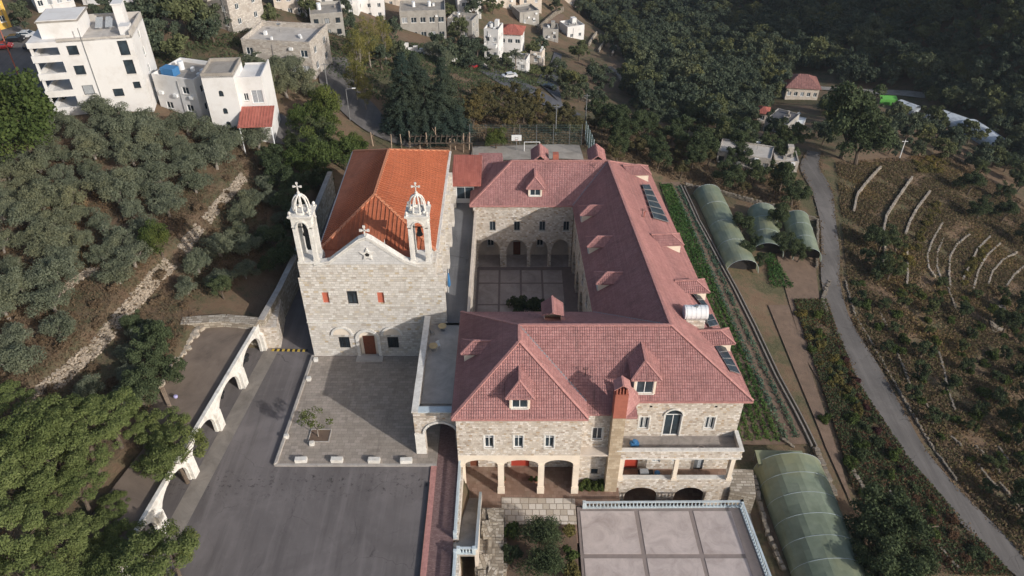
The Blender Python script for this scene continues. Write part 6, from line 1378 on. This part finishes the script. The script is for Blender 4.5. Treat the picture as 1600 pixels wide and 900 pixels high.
# fence, hoop and goal of the ball court
fx = [T(x, 228) for x in (735,760,786,812,838,864,889,908)]
fn = thing('court_fence', 'tall wire fence with thin posts behind the ball court', 'fence', fx[0]); Fn = K(fn)
for p in fx: m = MB(); m.tube((p.x,p.y,p.z-.2), (p.x,p.y,p.z+4.6), .05, .05, 5); Fn(m, 'fence_post', 'grey_metal')
m = MB()
for a, b in zip(fx[:-1], fx[1:]):
    for k in range(9): m.bar(a+Vector((0,0,.3+k*.52)), b+Vector((0,0,.3+k*.52)), .018, .018)
    n = 12
    for k in range(n): p = a.lerp(b, k/n); m.bar(p+Vector((0,0,.2)), p+Vector((0,0,4.5)), .016, .016, (0,1,0))
Fn(m, 'wire_mesh', 'net', kind='stuff')
a, b = T(914,222), T(926,252); fn = thing('court_fence', 'green netted side fence at the right end of the ball court', 'fence', a); Fn = K(fn)
for i in range(5): p = a.lerp(b, i/4); m = MB(); m.tube(p, p+Vector((0,0,4.6)), .06, .06, 5); Fn(m, 'fence_post', 'blue_metal')
m = MB()
for k in range(22): m.bar(a+Vector((0,0,.3+k*.2)), b+Vector((0,0,.3+k*.2)), .03, .03)
Fn(m, 'wire_mesh', 'net', kind='stuff')
p = T(807, 236); hp = thing('basketball_hoop', 'basketball hoop with white backboard on the ball court', 'basketball hoop', p); m = MB(); m.tube((0,0,0), (0,0,3.2), .09, .09, 8); m.tube((0,0,3.2), (0,-.9,3.3), .06); m.build('post', 'grey_metal', hp)
m = MB(); m.box(-.95,-.98,2.7,.95,-.92,3.9); bbd = m.build('backboard', 'white_metal', hp); m = MB(); m.box(-.3,-.99,2.95,.3,-.982,2.99); m.box(-.3,-.99,3.36,.3,-.982,3.4); m.box(-.3,-.99,2.99,-.26,-.982,3.36); m.box(.26,-.99,2.99,.3,-.982,3.36); m.build('target_square', 'dark_metal', bbd)
m = MB()
for i in range(10): t0, t1 = math.tau*i/10, math.tau*(i+1)/10; m.tube((math.cos(t0)*.23,-1.25+math.sin(t0)*.23,2.95), (math.cos(t1)*.23,-1.25+math.sin(t1)*.23,2.95), .02, .02, 4)
m.build('rim', 'red_door', hp)
a, b = T(819,238), T(843,238); gg = thing('goal_frame', 'white football goal frame beside the basketball hoop', 'goal', a); Gg = K(gg)
for p in (a, b): m = MB(); m.tube(p, p+Vector((0,0,2.2)), .07, .07, 6); Gg(m, 'goal_post', 'white_metal')
m = MB(); m.tube(a+Vector((0,0,2.2)), b+Vector((0,0,2.2)), .07, .07, 6); Gg(m, 'crossbar', 'white_metal')
# bare timber poles and pergola behind the church
for i, (px, py) in enumerate(((583,222),(612,228),(628,226),(641,224),(656,228),(668,226),(681,222),(704,232),(712,228),(724,232),(733,228))):
    p = T(px, py+6); m = MB(); h = random.uniform(2.2,4.2); m.tube((0,0,-.2), (random.uniform(-.25,.25), random.uniform(-.2,.2), h), .12, .09, 6); m.tube((0,0,h*.7), (random.uniform(-.5,.5),0,h*.95), .05, .04, 4)
    put('timber_post', m.mesh('timber_post', 'wood'), None, 'bare timber post behind the church roof, %sfrom the left' % (ORD[i] or 'first '), 'post', 'timber posts behind the church', loc=p)
pg = T(690, 236); t = thing('timber_pergola', 'brown flat pergola among the timber posts behind the church', 'pergola', pg); m = MB()
for i in range(12): m.box(-6+i*1.0,-1.6,2.5,-5.85+i*1.0,1.8,2.65)
m.build('rafters', 'bark', t, kind='stuff'); m = MB(); m.box(-6.2,-1.5,2.35,6.2,-1.3,2.5); m.box(-6.2,1.3,2.35,6.2,1.5,2.5); m.build('beam', 'bark', t)
for x in (-6,-2,2,6): m = MB(); m.tube((x,-1.4,-.3), (x,-1.4,2.4), .09); m.build('post', 'bark', t)
# cars
for (px, py, rz, paint, lab) in ((24,66,.2,'car_black','black car parked alone behind the white apartment block'), (4,78,.3,'car_red','red car cut by the left border on the village parking'), (56,76,1.2,'car_black','dark car half hidden by the upper balcony of the apartment block'), (42,60,.1,'car_white','white car on the far side of the village parking'),
    (85,158,0.2,'car_black','dark car parked under the lowest balcony'), (858,140,-.6,'car_black','black car on the winding road beside the terrace walls'), (742,106,1.1,'car_red','red car parked at the start of the winding road'), (796,122,.3,'car_white','white car at the roadside below the village')):
    p = T(px, py); car((p.x, p.y, p.z+.16), rz, paint, lab)
car((-36.0,73.2,0), 1.45, 'car_black', 'black car parked under the second arch of the white shelter'); car((-37.2,66.4,0), 1.5, 'car_black', 'dark car deeper under the white shelter')
# utility poles
def lamp(px, py, h, lab, mat='grey_metal'):
    p = T(px, py); t = thing('street_lamp', lab, 'street lamp', p); m = MB(); m.tube((0,0,-.3), (0,0,h), .11, .07, 8); m.build('pole', mat, t); m = MB(); m.tube((0,0,h), (1.4,0,h+.25), .05, .04, 6); m.build('arm', mat, t); m = MB(); m.box(1.2,-.12,h+.17,1.9,.12,h+.3); m.build('lamp_head', 'white_metal', t)
def pole(px, py, h, lab, mat='grey_metal'):
    p = T(px, py); t = thing('utility_pole', lab, 'pole', p); m = MB(); m.tube((0,0,-.3), (0,0,h), .14, .09, 8); m.build('shaft', mat, t); m = MB(); m.bar((-.7,0,h-.4),(.7,0,h-.4),.1,.1); m.build('crossarm', mat, t)
lamp(547,188, 6.5, 'street lamp beside the round green tree below the village street'); pole(514,150, 7, 'pole on the near side of the village street'); pole(30,120, 13, 'rusty lattice pole left of the apartment block', 'brick_red'); pole(868,214, 7, 'thin pole standing beside the ball court'); pole(914,200, 8, 'tall thin mast at the corner of the ball court fence')
pole(1405,248, 5, 'pale leaning post near the big round tree', 'white_metal'); pole(676,52, 8, 'white pole in front of the grey flat roofed house', 'white_metal')
# clutter near the buildings
def pot(p, s, lab): 
    t = thing('potted_plant', lab, 'potted plant', p, 0, 'potted plants'); m = MB(); m.lathe([(.0,0),(.2,0),(.28,.4),(.31,.42),(.24,.38)], n=10); m.build('pot', 'clay', t); put('foliage', SPEC['green_bush'][0][0], t, loc=(0,0,.3)).scale = (s,s,s*1.3)
for i, x in enumerate((8.1,9.0,9.8,10.5)): pot((x, 57.1, FS+.05), .55, ['potted shrub next to the last arcade pier','second potted shrub from the arcade pier','third potted shrub from the arcade pier','potted shrub next to the tan chimney'][i])
for i, x in enumerate((-1.0,2.3,2.9)): pot((x, 58.4, FS+.02), .35, ['small potted plant left of the red porch door','small potted plant right of the red porch door','small pot against the middle arcade pier'][i])
for (x, y, w_) in ((8.6,57.5,'beside the arcade pier'),(9.6,57.55,'in the middle of the recess'),(10.4,57.5,'against the tan chimney')): plant('green_bush', 'green_shrub', (x,y,FS), .9, 'dense green shrub '+w_, 'shrub', 'shrubs in the recess')
t = thing('work_table', 'dark table with boxes on the gallery beside the red door', 'table', (15.9,58.75,-4.1)); m = MB(); m.box(-.9,-.4,.72,.9,.4,.78); m.build('table_top', 'dark_metal', t); m = MB(); m.box(-.7,-.3,.78,.3,.3,1.1); m.build('tray', 'curtain', t)
for a, b in ((-.8,-.3),(.8,-.3),(-.8,.3),(.8,.3)): m = MB(); m.tube((a,b,0),(a,b,.72),.04); m.build('leg', 'grey_metal', t)
m = MB(); m.lathe([(0,0),(.32,0),(.35,.7),(.3,.8),(0,.82)], n=12); put('blue_barrel', m.mesh('blue_barrel','blue'), None, 'blue plastic barrel at the end of the gallery table', 'barrel', loc=(17.3,58.75,-4.1))
m = MB(); m.obox((0,0,.35),(1.0,.6,.5),.1,0,0,.2); m.lathe([(0,.55),(.3,.6),(.28,.8),(0,.85)],n=8); put('blue_crate', m.mesh('blue_crate','blue'), None, 'blue crate in the corner of the balcony', 'crate', loc=(14.0,58.5,1.8))
t = thing('coiled_hose', 'pale coiled hose lying on the balcony floor', 'hose', (21.6,57.9,1.82)); m = MB()
for k in range(3):
    for i in range(14): a0, a1 = math.tau*i/14, math.tau*(i+1)/14; r = .5-.06*k; m.tube((math.cos(a0)*r,math.sin(a0)*r,.05+.05*k),(math.cos(a1)*r,math.sin(a1)*r,.05+.05*k),.035,.035,4)
m.build('coil', 'beige_plaster', t)
p = U(275,621,3.95); m = MB(); m.lathe([(0,0),(.2,.0),(.26,.2),(.2,.3),(0,.32)], n=10); put('lilac_tub', m.mesh('lilac_tub','lilac'), None, 'lilac plastic tub on the shelter roof', 'tub', loc=p)
for i in range(3): a, b = U(250+i*3,606,4.0), U(263+i*2,634,4.0); m = MB(); m.bar(a-a, b-a, .14, .07); put('plank', m.mesh('plank','wood'), None, ['leftmost','middle','rightmost'][i]+' of three weathered planks lying on the shelter roof', 'plank', 'planks on the shelter roof', loc=a)
# ------------------------------------------------------------------ vegetation placement
LM += [(60,330,'the left border halfway up the grove'),(130,260,'the bare patch under the apartment block'),(200,330,'the middle of the grove'),(300,250,'the rust coloured patch'),(100,520,'the lower left of the grove'),(20,480,'the lower left border'),(260,330,'the grove edge above the stone bank'),(1400,640,'the short broken wall piece'),(1470,600,'the long pale terrace wall'),(1550,560,'the right border of the terraces'),(1420,480,'the wall stub'),(1540,690,'the lower slanting wall'),(1580,340,'the upper right orchard'),(1590,860,'the lower right corner'),(1330,500,'the lane curve'),(1370,700,'the rusty slope'),(1440,800,'the leaning wooden pole'),(700,30,'the top edge of the village'),(610,90,'the white stepped wall'),(230,60,'the gap behind the apartment block'),(450,60,'the long stone house'),(1000,130,'the orange terraces'),(1100,190,'the valley bottom'),(1400,200,'the big valley tree'),(60,700,'the dark hollow'),(150,860,'the bottom edge'),(280,700,'the arcade'),(100,780,'the fallen grey branches'),(20,860,'the lower left corner'),(1010,240,'the meadow'),(870,200,'the orchard corner'),(760,170,'the cedars'),(140,180,'the apartment block'),(340,200,'the arched window house'),(60,200,'the big round tree by the car park'),(240,440,'the broad stone bank'),(380,280,'the uppermost stone bank'),(110,440,'the small stone bank'),
 (260,520,'the shelter roof stones'),(400,440,'the driveway retaining wall'),(20,300,'the left border of the grove'),(1300,600,'the middle of the lane'),(1260,260,'the far end of the lane'),(1480,760,'the lower lane'),(1350,300,'the first bright terrace wall'),
 (1260,740,'the near greenhouse tunnel'),(1190,350,'the short greenhouse tunnel'),(1240,360,'the small greenhouse tunnel'),(1160,250,'the concrete ruin'),(1250,150,'the red farmhouse'),(800,130,'the winding road'),(560,150,'the village street'),
 (660,60,'the grey flat roofed house'),(800,70,'the hipped red roof house'),(900,60,'the white shed'),(830,200,'the basketball hoop'),(950,230,'the ball court fence corner'),(1500,220,'the pale valley greenhouse'),(850,850,'the balustraded terrace'),(1060,270,'the far end of the vegetable rows'),(30,30,'the upper left corner'),(300,30,'the balconied stone house')]
def place(key, name, base, group, pts, s=(.85,1.15), hc=0.0, cat='tree', szf=None):
    items = []
    for (px, py, g) in pts:
        k = random.uniform(*s); o = plant(key, name, g-Vector((0,0,.05)), k, '', cat, group); items.append((o, px, py, k))
    describe(items, base, group); return items
def manual(key, name, base, group, lst, hc, cat='tree'):
    items = []
    for e in lst:
        px, py, s = e; g = T(px, py, hc*s); items.append((plant(key, name, g, s, '', cat, group), px, py, s))
    describe(items, base, group); return items
pines = [(15,690,1.0),(65,668,.95),(118,655,.85),(165,645,.8),(200,665,.5),(80,715,.9),(135,700,.75),(20,755,.9),(75,775,.7),(115,755,.7),(0,840,.9),(90,838,.75),(150,830,.6),(40,890,.85),(110,892,.8),(255,668,.75),(272,700,.85),(245,720,.6),(240,885,.95),(262,862,.7),(-20,740,1.0),(188,845,.6),(5,625,.7),(180,895,.8),(175,790,.45)]
manual('pine', 'umbrella_pine', 'bright green lumpy pine beside the white shelter', 'pines in the near corner', pines, 7.0)
avoid = []
def av(px, py, r, hc=0): g = T(px, py, hc); avoid.append((g.x, g.y, r))
for q in (BANK,):
    for a, b in zip(q[:-1], q[1:]):
        for k in range(8): avoid.append((a[0]+(b[0]-a[0])*k/8+.9, a[1]+(b[1]-a[1])*k/8, 2.6))
for x in (122,150,178,206,232): av(x, 186, 3)
OG = [[(-60,250),(60,205),(110,195),(235,190),(330,215),(425,228),(400,262),(345,308),(300,362),(235,430),(170,450),(120,500),(90,560),(40,600),(-60,640)]]
place('olive', 'olive_tree', 'grey green olive tree', 'olive trees of the upper grove', scatter(OG, 3.3, 295, avoid), (.72,1.12))
OG2 = [[(150,560),(215,490),(250,450),(262,470),(240,540),(250,600),(225,640),(110,640)], [(262,440),(300,400),(330,380),(390,420),(380,450),(300,470)], [(330,360),(390,290),(430,250),(455,300),(440,380),(400,410)]]
place('olive', 'olive_tree', 'olive tree on the lower strip', 'olive trees below the stone bank', scatter(OG2, 3.6, 60, avoid), (.6,.95))
place('dark', 'dark_tree', 'dense dark tree in the shade of the church', 'dark trees behind the church', scatter([[(430,240),(520,235),(540,260),(510,330),(470,400),(440,440),(420,420)]], 4.2, 22), (.8,1.15))
manual('dark', 'shade_tree', 'dark bushy tree on the lower strip', 'dark trees on the lower strip', [(230,560,.8),(255,580,.75),(245,530,.8),(215,610,.8),(210,510,.6),(345,450,.6)], 3.2)
manual('cedar', 'cedar_tree', 'tall dark cedar', 'cedars behind the church', [(632,160,1.0),(664,168,.92),(694,165,.98),(648,130,.8)], 6.5)
manual('broad', 'round_tree', 'round bright green tree', 'round green trees', [(505,165,1.35),(492,240,1.3),(535,232,1.2),(560,235,.9),(465,255,1.0),(22,180,2.3),(8,215,1.5),(470,188,.9),(505,188,.9),(775,214,.75),(245,375,.8)], 3.6)
manual('poplar', 'poplar_tree', 'tall yellow green poplar', 'poplars along the village street', [(560,85,1.05),(574,62,1.0),(553,120,.8),(568,140,.7),(600,60,.9)], 6.5)
manual('palm', 'palm_tree', 'feathery palm', 'palms in the village', [(396,92,1.1),(806,85,1.0)], 5)
manual('forest', 'garden_tree', 'dark green tree', 'trees between the village houses', [(285,15,1.9),(240,8,1.7),(310,22,1.3),(35,28,1.1),(170,15,.9),(210,22,1.4),(225,60,1.3),(205,85,1.2),(250,55,1.0),(275,75,1.1),(215,120,.8),(330,45,1.0),(420,24,.9),(480,12,1.0),(535,18,1.1),(545,40,.9),(610,50,1.0),(615,70,1.0),(595,90,1.0),(625,95,.8),
 (700,20,1.3),(715,45,1.4),(725,70,1.2),(700,80,1.2),(685,75,1.0),(740,15,1.3),(770,8,1.1),(830,80,1.2),(845,78,1.0),(905,78,1.3),(880,118,1.0),(900,125,1.2),(925,110,1.2),(940,130,1.1),(870,100,.9),(855,112,.9),(885,140,.9),(905,145,.9),(930,148,.9),(790,98,.9),(770,100,.8),(745,75,1.0),(735,95,.9),(925,20,1.2),(905,12,1.0),(870,10,1.0),(945,60,1.0),(960,50,1.1)], 3.0)
manual('olive', 'garden_olive', 'silvery olive tree', 'olives around the village', [(425,105,1.3),(445,130,1.2),(455,100,1.0),(470,120,1.1),(490,140,.9),(410,130,1.0),(675,75,1.2),(695,90,1.0),(170,178,1.1),(195,195,1.1),(230,200,1.0),(350,205,.9),(400,212,1.0),(150,165,1.0),(395,110,1.0)], 2.5)
manual('dark', 'big_tree', 'large dark rounded tree', 'large dark trees beside the lane', [(1330,190,2.6),(1350,215,2.0),(1300,180,1.4),(1378,805,1.35),(1368,850,1.1),(1410,840,1.2),(1400,890,1.3),(1350,885,.8)], 3.4)
place('orchard', 'orchard_tree', 'yellow brown orchard tree', 'orchard trees behind the ball court', scatter([[(735,150),(800,148),(870,185),(905,200),(905,222),(735,205)]], 3.9, 70), (.95,1.35))
place('orchard', 'slope_tree', 'yellowish tree on the slope', 'yellowish trees between court and ruin', scatter([[(925,200),(1000,210),(1110,225),(1110,262),(1060,280),(960,255)], [(1120,300),(1200,318),(1260,280),(1200,275)]], 5.6, 26), (.7,1.1))
place('dark', 'slope_tree', 'dark green tree on the slope', 'dark trees between court and ruin', scatter([[(925,190),(1010,205),(1110,215),(1200,225),(1250,235),(1240,262),(1110,262),(1060,285),(960,250)], [(1090,295),(1180,310),(1250,330),(1240,300),(1130,285)]], 5.0, 50), (.7,1.1))
manual('dark', 'garden_tree', 'dark bush tree beside the greenhouse tunnels', 'trees between the tunnels', [(1160,350,.8),(1165,390,.6),(1215,345,.9),(1228,385,.8),(1250,395,.7),(1182,380,.45),(1190,405,.5)], 3)
place('citrus', 'citrus_tree', 'small round dark citrus tree', 'citrus trees of the terraces', scatter([[(1320,430),(1400,440),(1480,450),(1600,470),(1600,900),(1560,830),(1460,700),(1400,620),(1340,500)], [(1340,400),(1400,380),(1420,450),(1340,440)]], 4.6, 90), (.75,1.25))
place('dark', 'terrace_tree', 'dark broad tree on the terraces', 'large trees of the terraces', scatter([[(1560,500),(1600,500),(1600,700),(1560,620)], [(1340,400),(1390,390),(1400,460),(1345,440)], [(1500,800),(1600,790),(1600,900),(1570,880)], [(1480,290),(1560,260),(1600,300),(1600,390),(1520,350)]], 7, 22), (.7,1.0))
place('green_bush', 'green_shrub', 'green shrub', 'green shrubs of the right slopes', scatter([[(1240,480),(1300,500),(1400,700),(1500,860),(1400,860),(1300,700)], [(1330,440),(1600,480),(1600,760),(1470,700)]], 3.6, 80), (.7,1.3), cat='shrub')
place('yellow_bush', 'yellow_shrub', 'yellow autumn shrub', 'yellow shrubs of the right slopes', scatter([[(1455,325),(1470,320),(1440,370),(1430,400),(1425,390)], [(1535,380),(1545,385),(1515,430),(1500,450)], [(1425,250),(1475,245),(1475,275),(1435,272)], [(1240,480),(1262,500),(1320,600),(1350,660),(1340,660),(1290,600)], [(1410,380),(1425,390),(1422,420),(1410,420)]], 1.5, 34), (.6,1.1), cat='shrub')
place('maroon_bush', 'maroon_shrub', 'dark red shrub along the lane', 'dark red shrubs beside the lane', scatter([[(1290,470),(1300,500),(1330,570),(1360,640),(1395,700),(1440,760),(1430,765),(1385,710),(1345,640),(1315,570)]], 1.5, 38), (.5,.85), cat='shrub')
place('rust_bush', 'rusty_shrub', 'rusty brown shrub', 'rusty shrubs above the dark trees', scatter([[(1370,680),(1410,690),(1480,780),(1560,890),(1480,900),(1430,800)], [(1310,560),(1330,580),(1370,660),(1350,670)]], 1.9, 60), (.6,1.0), cat='shrub')
place('dark_bush', 'dark_shrub', 'dark shrub', 'dark shrubs of the right slopes', scatter([[(1290,560),(1340,600),(1430,760),(1420,830),(1330,700)], [(1320,430),(1345,440),(1360,500),(1335,480)], [(1480,760),(1600,900),(1520,870)]], 2.2, 50), (.7,1.2), cat='shrub')
place('weed_bush', 'dry_shrub', 'dry brown shrub', 'dry shrubs of the olive grove', scatter([[(0,250),(430,240),(400,420),(300,480),(240,600),(0,640)], [(950,170),(1080,220),(1080,260),(950,250)]], 3.0, 100), (.7,1.4), cat='shrub')
for (px, py, s, v) in ((845,862,2.6,'grey_bush'),(832,846,1.9,'grey_bush'),(860,846,1.9,'grey_bush'),(856,885,2.0,'grey_bush')): pass
bd = [((848,846,1.0),'round_bush','large compact dark round shrub at the far end of the bed'),((852,893,.95),'round_bush','large dark shrub at the near end of the bed'),
      ((800,835,1.1),'green_bush','bright green shrub at the corner of the bed by the stone bank'),((798,870,1.2),'dark_bush','dark shrub against the stone bank in the bed'),((886,835,.9),'yellow_bush','yellow green shrub against the terrace edge'),((888,868,1.0),'green_bush','green shrub against the terrace edge'),((892,895,1.1),'yellow_bush','second yellow green shrub against the terrace edge')]
for (px, py, s), k, lab in bd: plant(k, 'bed_shrub', U(px, py, -4.0), s, lab, 'shrub', sz=s*1.1)
cb_ = [(4.2,87.0,1.6),(2.3,86.6,1.6),(.6,87.2,1.5),(3.9,90.4,1.4),(2.1,90.8,1.45),(.4,90.4,1.3)]
for i, (x, y, s) in enumerate(cb_): plant('dark_bush', 'courtyard_shrub', Vector((x,y,-4)), s, 'dark clipped courtyard shrub, '+['right front','front','left front','right back','middle back','left back'][i]+' of the clump', 'shrub', 'courtyard shrubs', sz=1.5)
plot('rock_slab', [(1542,480),(1570,476),(1576,515),(1550,522)], 'dim_rock', .2, 6)
# undergrowth over open ground
def undergrowth(name, poly, n, mat, size=(.12,.4), hh=.3, lab=''):
    xs = [p[0] for p in poly]; ys = [p[1] for p in poly]; C = []
    Pw = [T(*p) for p in poly]; wx_ = [p.x for p in Pw]; wy_ = [p.y for p in Pw]; q = [(p.x, p.y) for p in Pw]
    X = rng.uniform(min(wx_), max(wx_), n*3); Y = rng.uniform(min(wy_), max(wy_), n*3); k = inpoly(X, Y, q)
    f = np.sin(X*.45+np.sin(Y*.3)*2)+np.sin(Y*.6+np.sin(X*.37)*2)+rng.normal(0,.7,n*3); k &= f > -.9
    X, Y = X[k][:n], Y[k][:n]; Z = Zt(X, Y)+.05+rng.random(len(X))*hh
    put(name, leafmesh(name, np.c_[X,Y,Z], np.tile([0,0,1.0],(len(X),1)), rng.uniform(size[0],size[1],len(X)), mat, .9, .5), None, kind='stuff', label=lab, cat='undergrowth')
undergrowth('dry_grass', [(-60,240),(430,235),(410,420),(320,480),(300,500),(240,640),(100,760),(-60,900)], 60000, 'weeds', lab='dry grass and weeds under the olive trees')
undergrowth('slope_weeds', [(1305,255),(1480,240),(1620,330),(1620,900),(1470,720),(1330,500)], 120000, 'weeds', (.2,.6), .35, 'brown weeds across the terraced slope')
undergrowth('green_weeds', [(1305,260),(1480,250),(1620,360),(1620,900),(1470,720),(1330,500)], 75000, 'orchard', (.15,.5), .45, 'green weeds across the terraced slope')
undergrowth('rusty_weeds', [(1240,470),(1290,470),(1340,600),(1420,720),(1580,900),(1420,900),(1330,760)], 50000, 'rust', (.15,.45), .4, 'rusty bracken between garden and lane')
undergrowth('lane_weeds', [(1240,470),(1290,470),(1340,600),(1420,720),(1580,900),(1420,900),(1330,760)], 40000, 'dark_leaf', (.15,.45), .5, 'dark green weeds between garden and lane')
undergrowth('meadow', [(700,140),(900,190),(1110,215),(1240,240),(1250,330),(1080,290),(925,235),(735,222)], 50000, 'weeds', (.2,.55), .4, 'dry meadow behind the monastery')
undergrowth('village_weeds', [(200,100),(330,60),(760,60),(900,130),(700,200),(500,110),(330,210),(240,160)], 45000, 'dark_leaf', (.25,.7), .5, 'weeds on the village slope')
# the wood on the far hillside ---------------------------------------------------------
FE = [(800,-400),(880,-60),(905,20),(962,60),(985,100),(975,140),(1010,178),(1100,200),(1170,196),(1215,160),(1228,118),(1290,112),(1300,135),(1440,138),(1450,170),(1520,185),(1575,235),(1600,255),(1900,420),(1900,-400)]
edge = [[(905,25),(962,62),(985,100),(975,140),(1010,178),(1100,198),(1170,192),(1210,160),(1228,118),(1220,105),(1190,140),(1120,170),(1040,150),(1010,110),(980,60),(930,20)], [(1290,112),(1440,130),(1450,165),(1520,180),(1600,250),(1620,215),(1520,155),(1450,115),(1290,100)]]
ed = scatter(edge, 5.2, 120); place('forest', 'wood_edge_tree', 'dark tree at the edge of the wood', 'trees along the edge of the wood', ed, (.85,1.3))
place('forest', 'valley_tree', 'dark valley tree', 'trees of the valley', scatter([[(1115,215),(1180,210),(1225,222),(1290,215),(1280,235),(1120,235)], [(1280,170),(1440,190),(1600,260),(1600,300),(1480,250),(1380,240)], [(1000,195),(1190,205),(1180,185),(1110,190),(1020,170)]], 5.5, 60), (.8,1.2))
pool = [(g.x, g.y) for _, _, g in ed]
def forest():
    pts = []; Y = 150.0; from_n = lambda x, y: math.sin(x*.06+math.sin(y*.04)*2)+math.sin(y*.08+math.sin(x*.05)*2)
    while Y < 560:
        sp = 4.2 if Y < 330 else 4.8; X = -10.0
        while X < 330+max(0, Y-300)*.6:
            x, y = X+random.uniform(-.48,.48)*sp, Y+random.uniform(-.48,.48)*sp; z = float(Zt(x, y)); fz = y*CT+(CAMH-z)*ST; px = 800+FPX*x/fz; py = 450-FPX*(y*ST-(CAMH-z)*CT)/fz
            if -200 < px < 1900 and py > -330 and inpoly(np.array(px), np.array(py), FE) and (from_n(x, y) > -1.8 or random.random() < .6): pts.append((x, y, z))
            X += sp
        Y += sp
    me = bpy.data.meshes.new('wood'); me.from_pydata(pts, [], []); n = len(pts)
    for nm, v in (('rot', rng.uniform(0, 6.28, n)), ('scl', np.clip(rng.lognormal(.16, .22, n), .75, 1.9))):
        at = me.attributes.new(nm, 'FLOAT', 'POINT'); at.data.foreach_set('value', v.astype(np.float32))
    o = put('wood', me, None, 'dense dark wood covering the far hillside', 'wood', None, 'stuff')
    ng = bpy.data.node_groups.new('wood_nodes', 'GeometryNodeTree'); ng.interface.new_socket('Geometry', in_out='INPUT', socket_type='NodeSocketGeometry'); ng.interface.new_socket('Geometry', in_out='OUTPUT', socket_type='NodeSocketGeometry')
    N = ng.nodes; Lk = ng.links.new; gi = N.new('NodeGroupInput'); go = N.new('NodeGroupOutput'); iop = N.new('GeometryNodeInstanceOnPoints'); jn = N.new('GeometryNodeJoinGeometry')
    seen = set()
    for ob in COL.objects:
        if ob.name.startswith('crown') and ob.data in [v[0] for v in SPEC['forest']] and ob.data.name not in seen:
            seen.add(ob.data.name); oi = N.new('GeometryNodeObjectInfo'); oi.transform_space = 'ORIGINAL'; oi.inputs['Object'].default_value = ob; oi.inputs['As Instance'].default_value = True; Lk(oi.outputs['Geometry'], jn.inputs[0])
    def attr(nm): q = N.new('GeometryNodeInputNamedAttribute'); q.data_type = 'FLOAT'; q.inputs['Name'].default_value = nm; return q.outputs[0]
    cx = N.new('ShaderNodeCombineXYZ'); Lk(attr('rot'), cx.inputs[2]); Lk(gi.outputs[0], iop.inputs['Points']); Lk(jn.outputs[0], iop.inputs['Instance']); iop.inputs['Pick Instance'].default_value = True
    rot = N.new('FunctionNodeEulerToRotation'); Lk(cx.outputs[0], rot.inputs[0]); Lk(rot.outputs[0], iop.inputs['Rotation']); Lk(attr('scl'), iop.inputs['Scale']); Lk(iop.outputs[0], go.inputs[0])
    md = o.modifiers.new('wood', 'NODES'); md.node_group = ng; return n
print('forest trees', forest())

# thin autumn haze over the valley
m = MB(); m.box(-1560, -960, -64, 1560, 2260, 78); me = m.mesh('haze', None); hz_ = put('haze', me, None, kind='stuff')
N = NT('haze_air'); v = N.n('VolumePrincipled', {'Color': (.80,.88,1.0,1), 'Density': 0.0001, 'Anisotropy': 0.2}); N.link(v.outputs[0], N.out.inputs['Volume']); me.materials.append(N.m)
t = thing('leaning_pole', 'pale pole leaning sideways over the rusty undergrowth', 'pole', T(1408,829)); a = U(1467,822,float(t.location.z)+1.4)-Vector(t.location); m = MB(); m.tube((0,0,0), a, .05, .04, 6); m.build('shaft', 'wood', t)
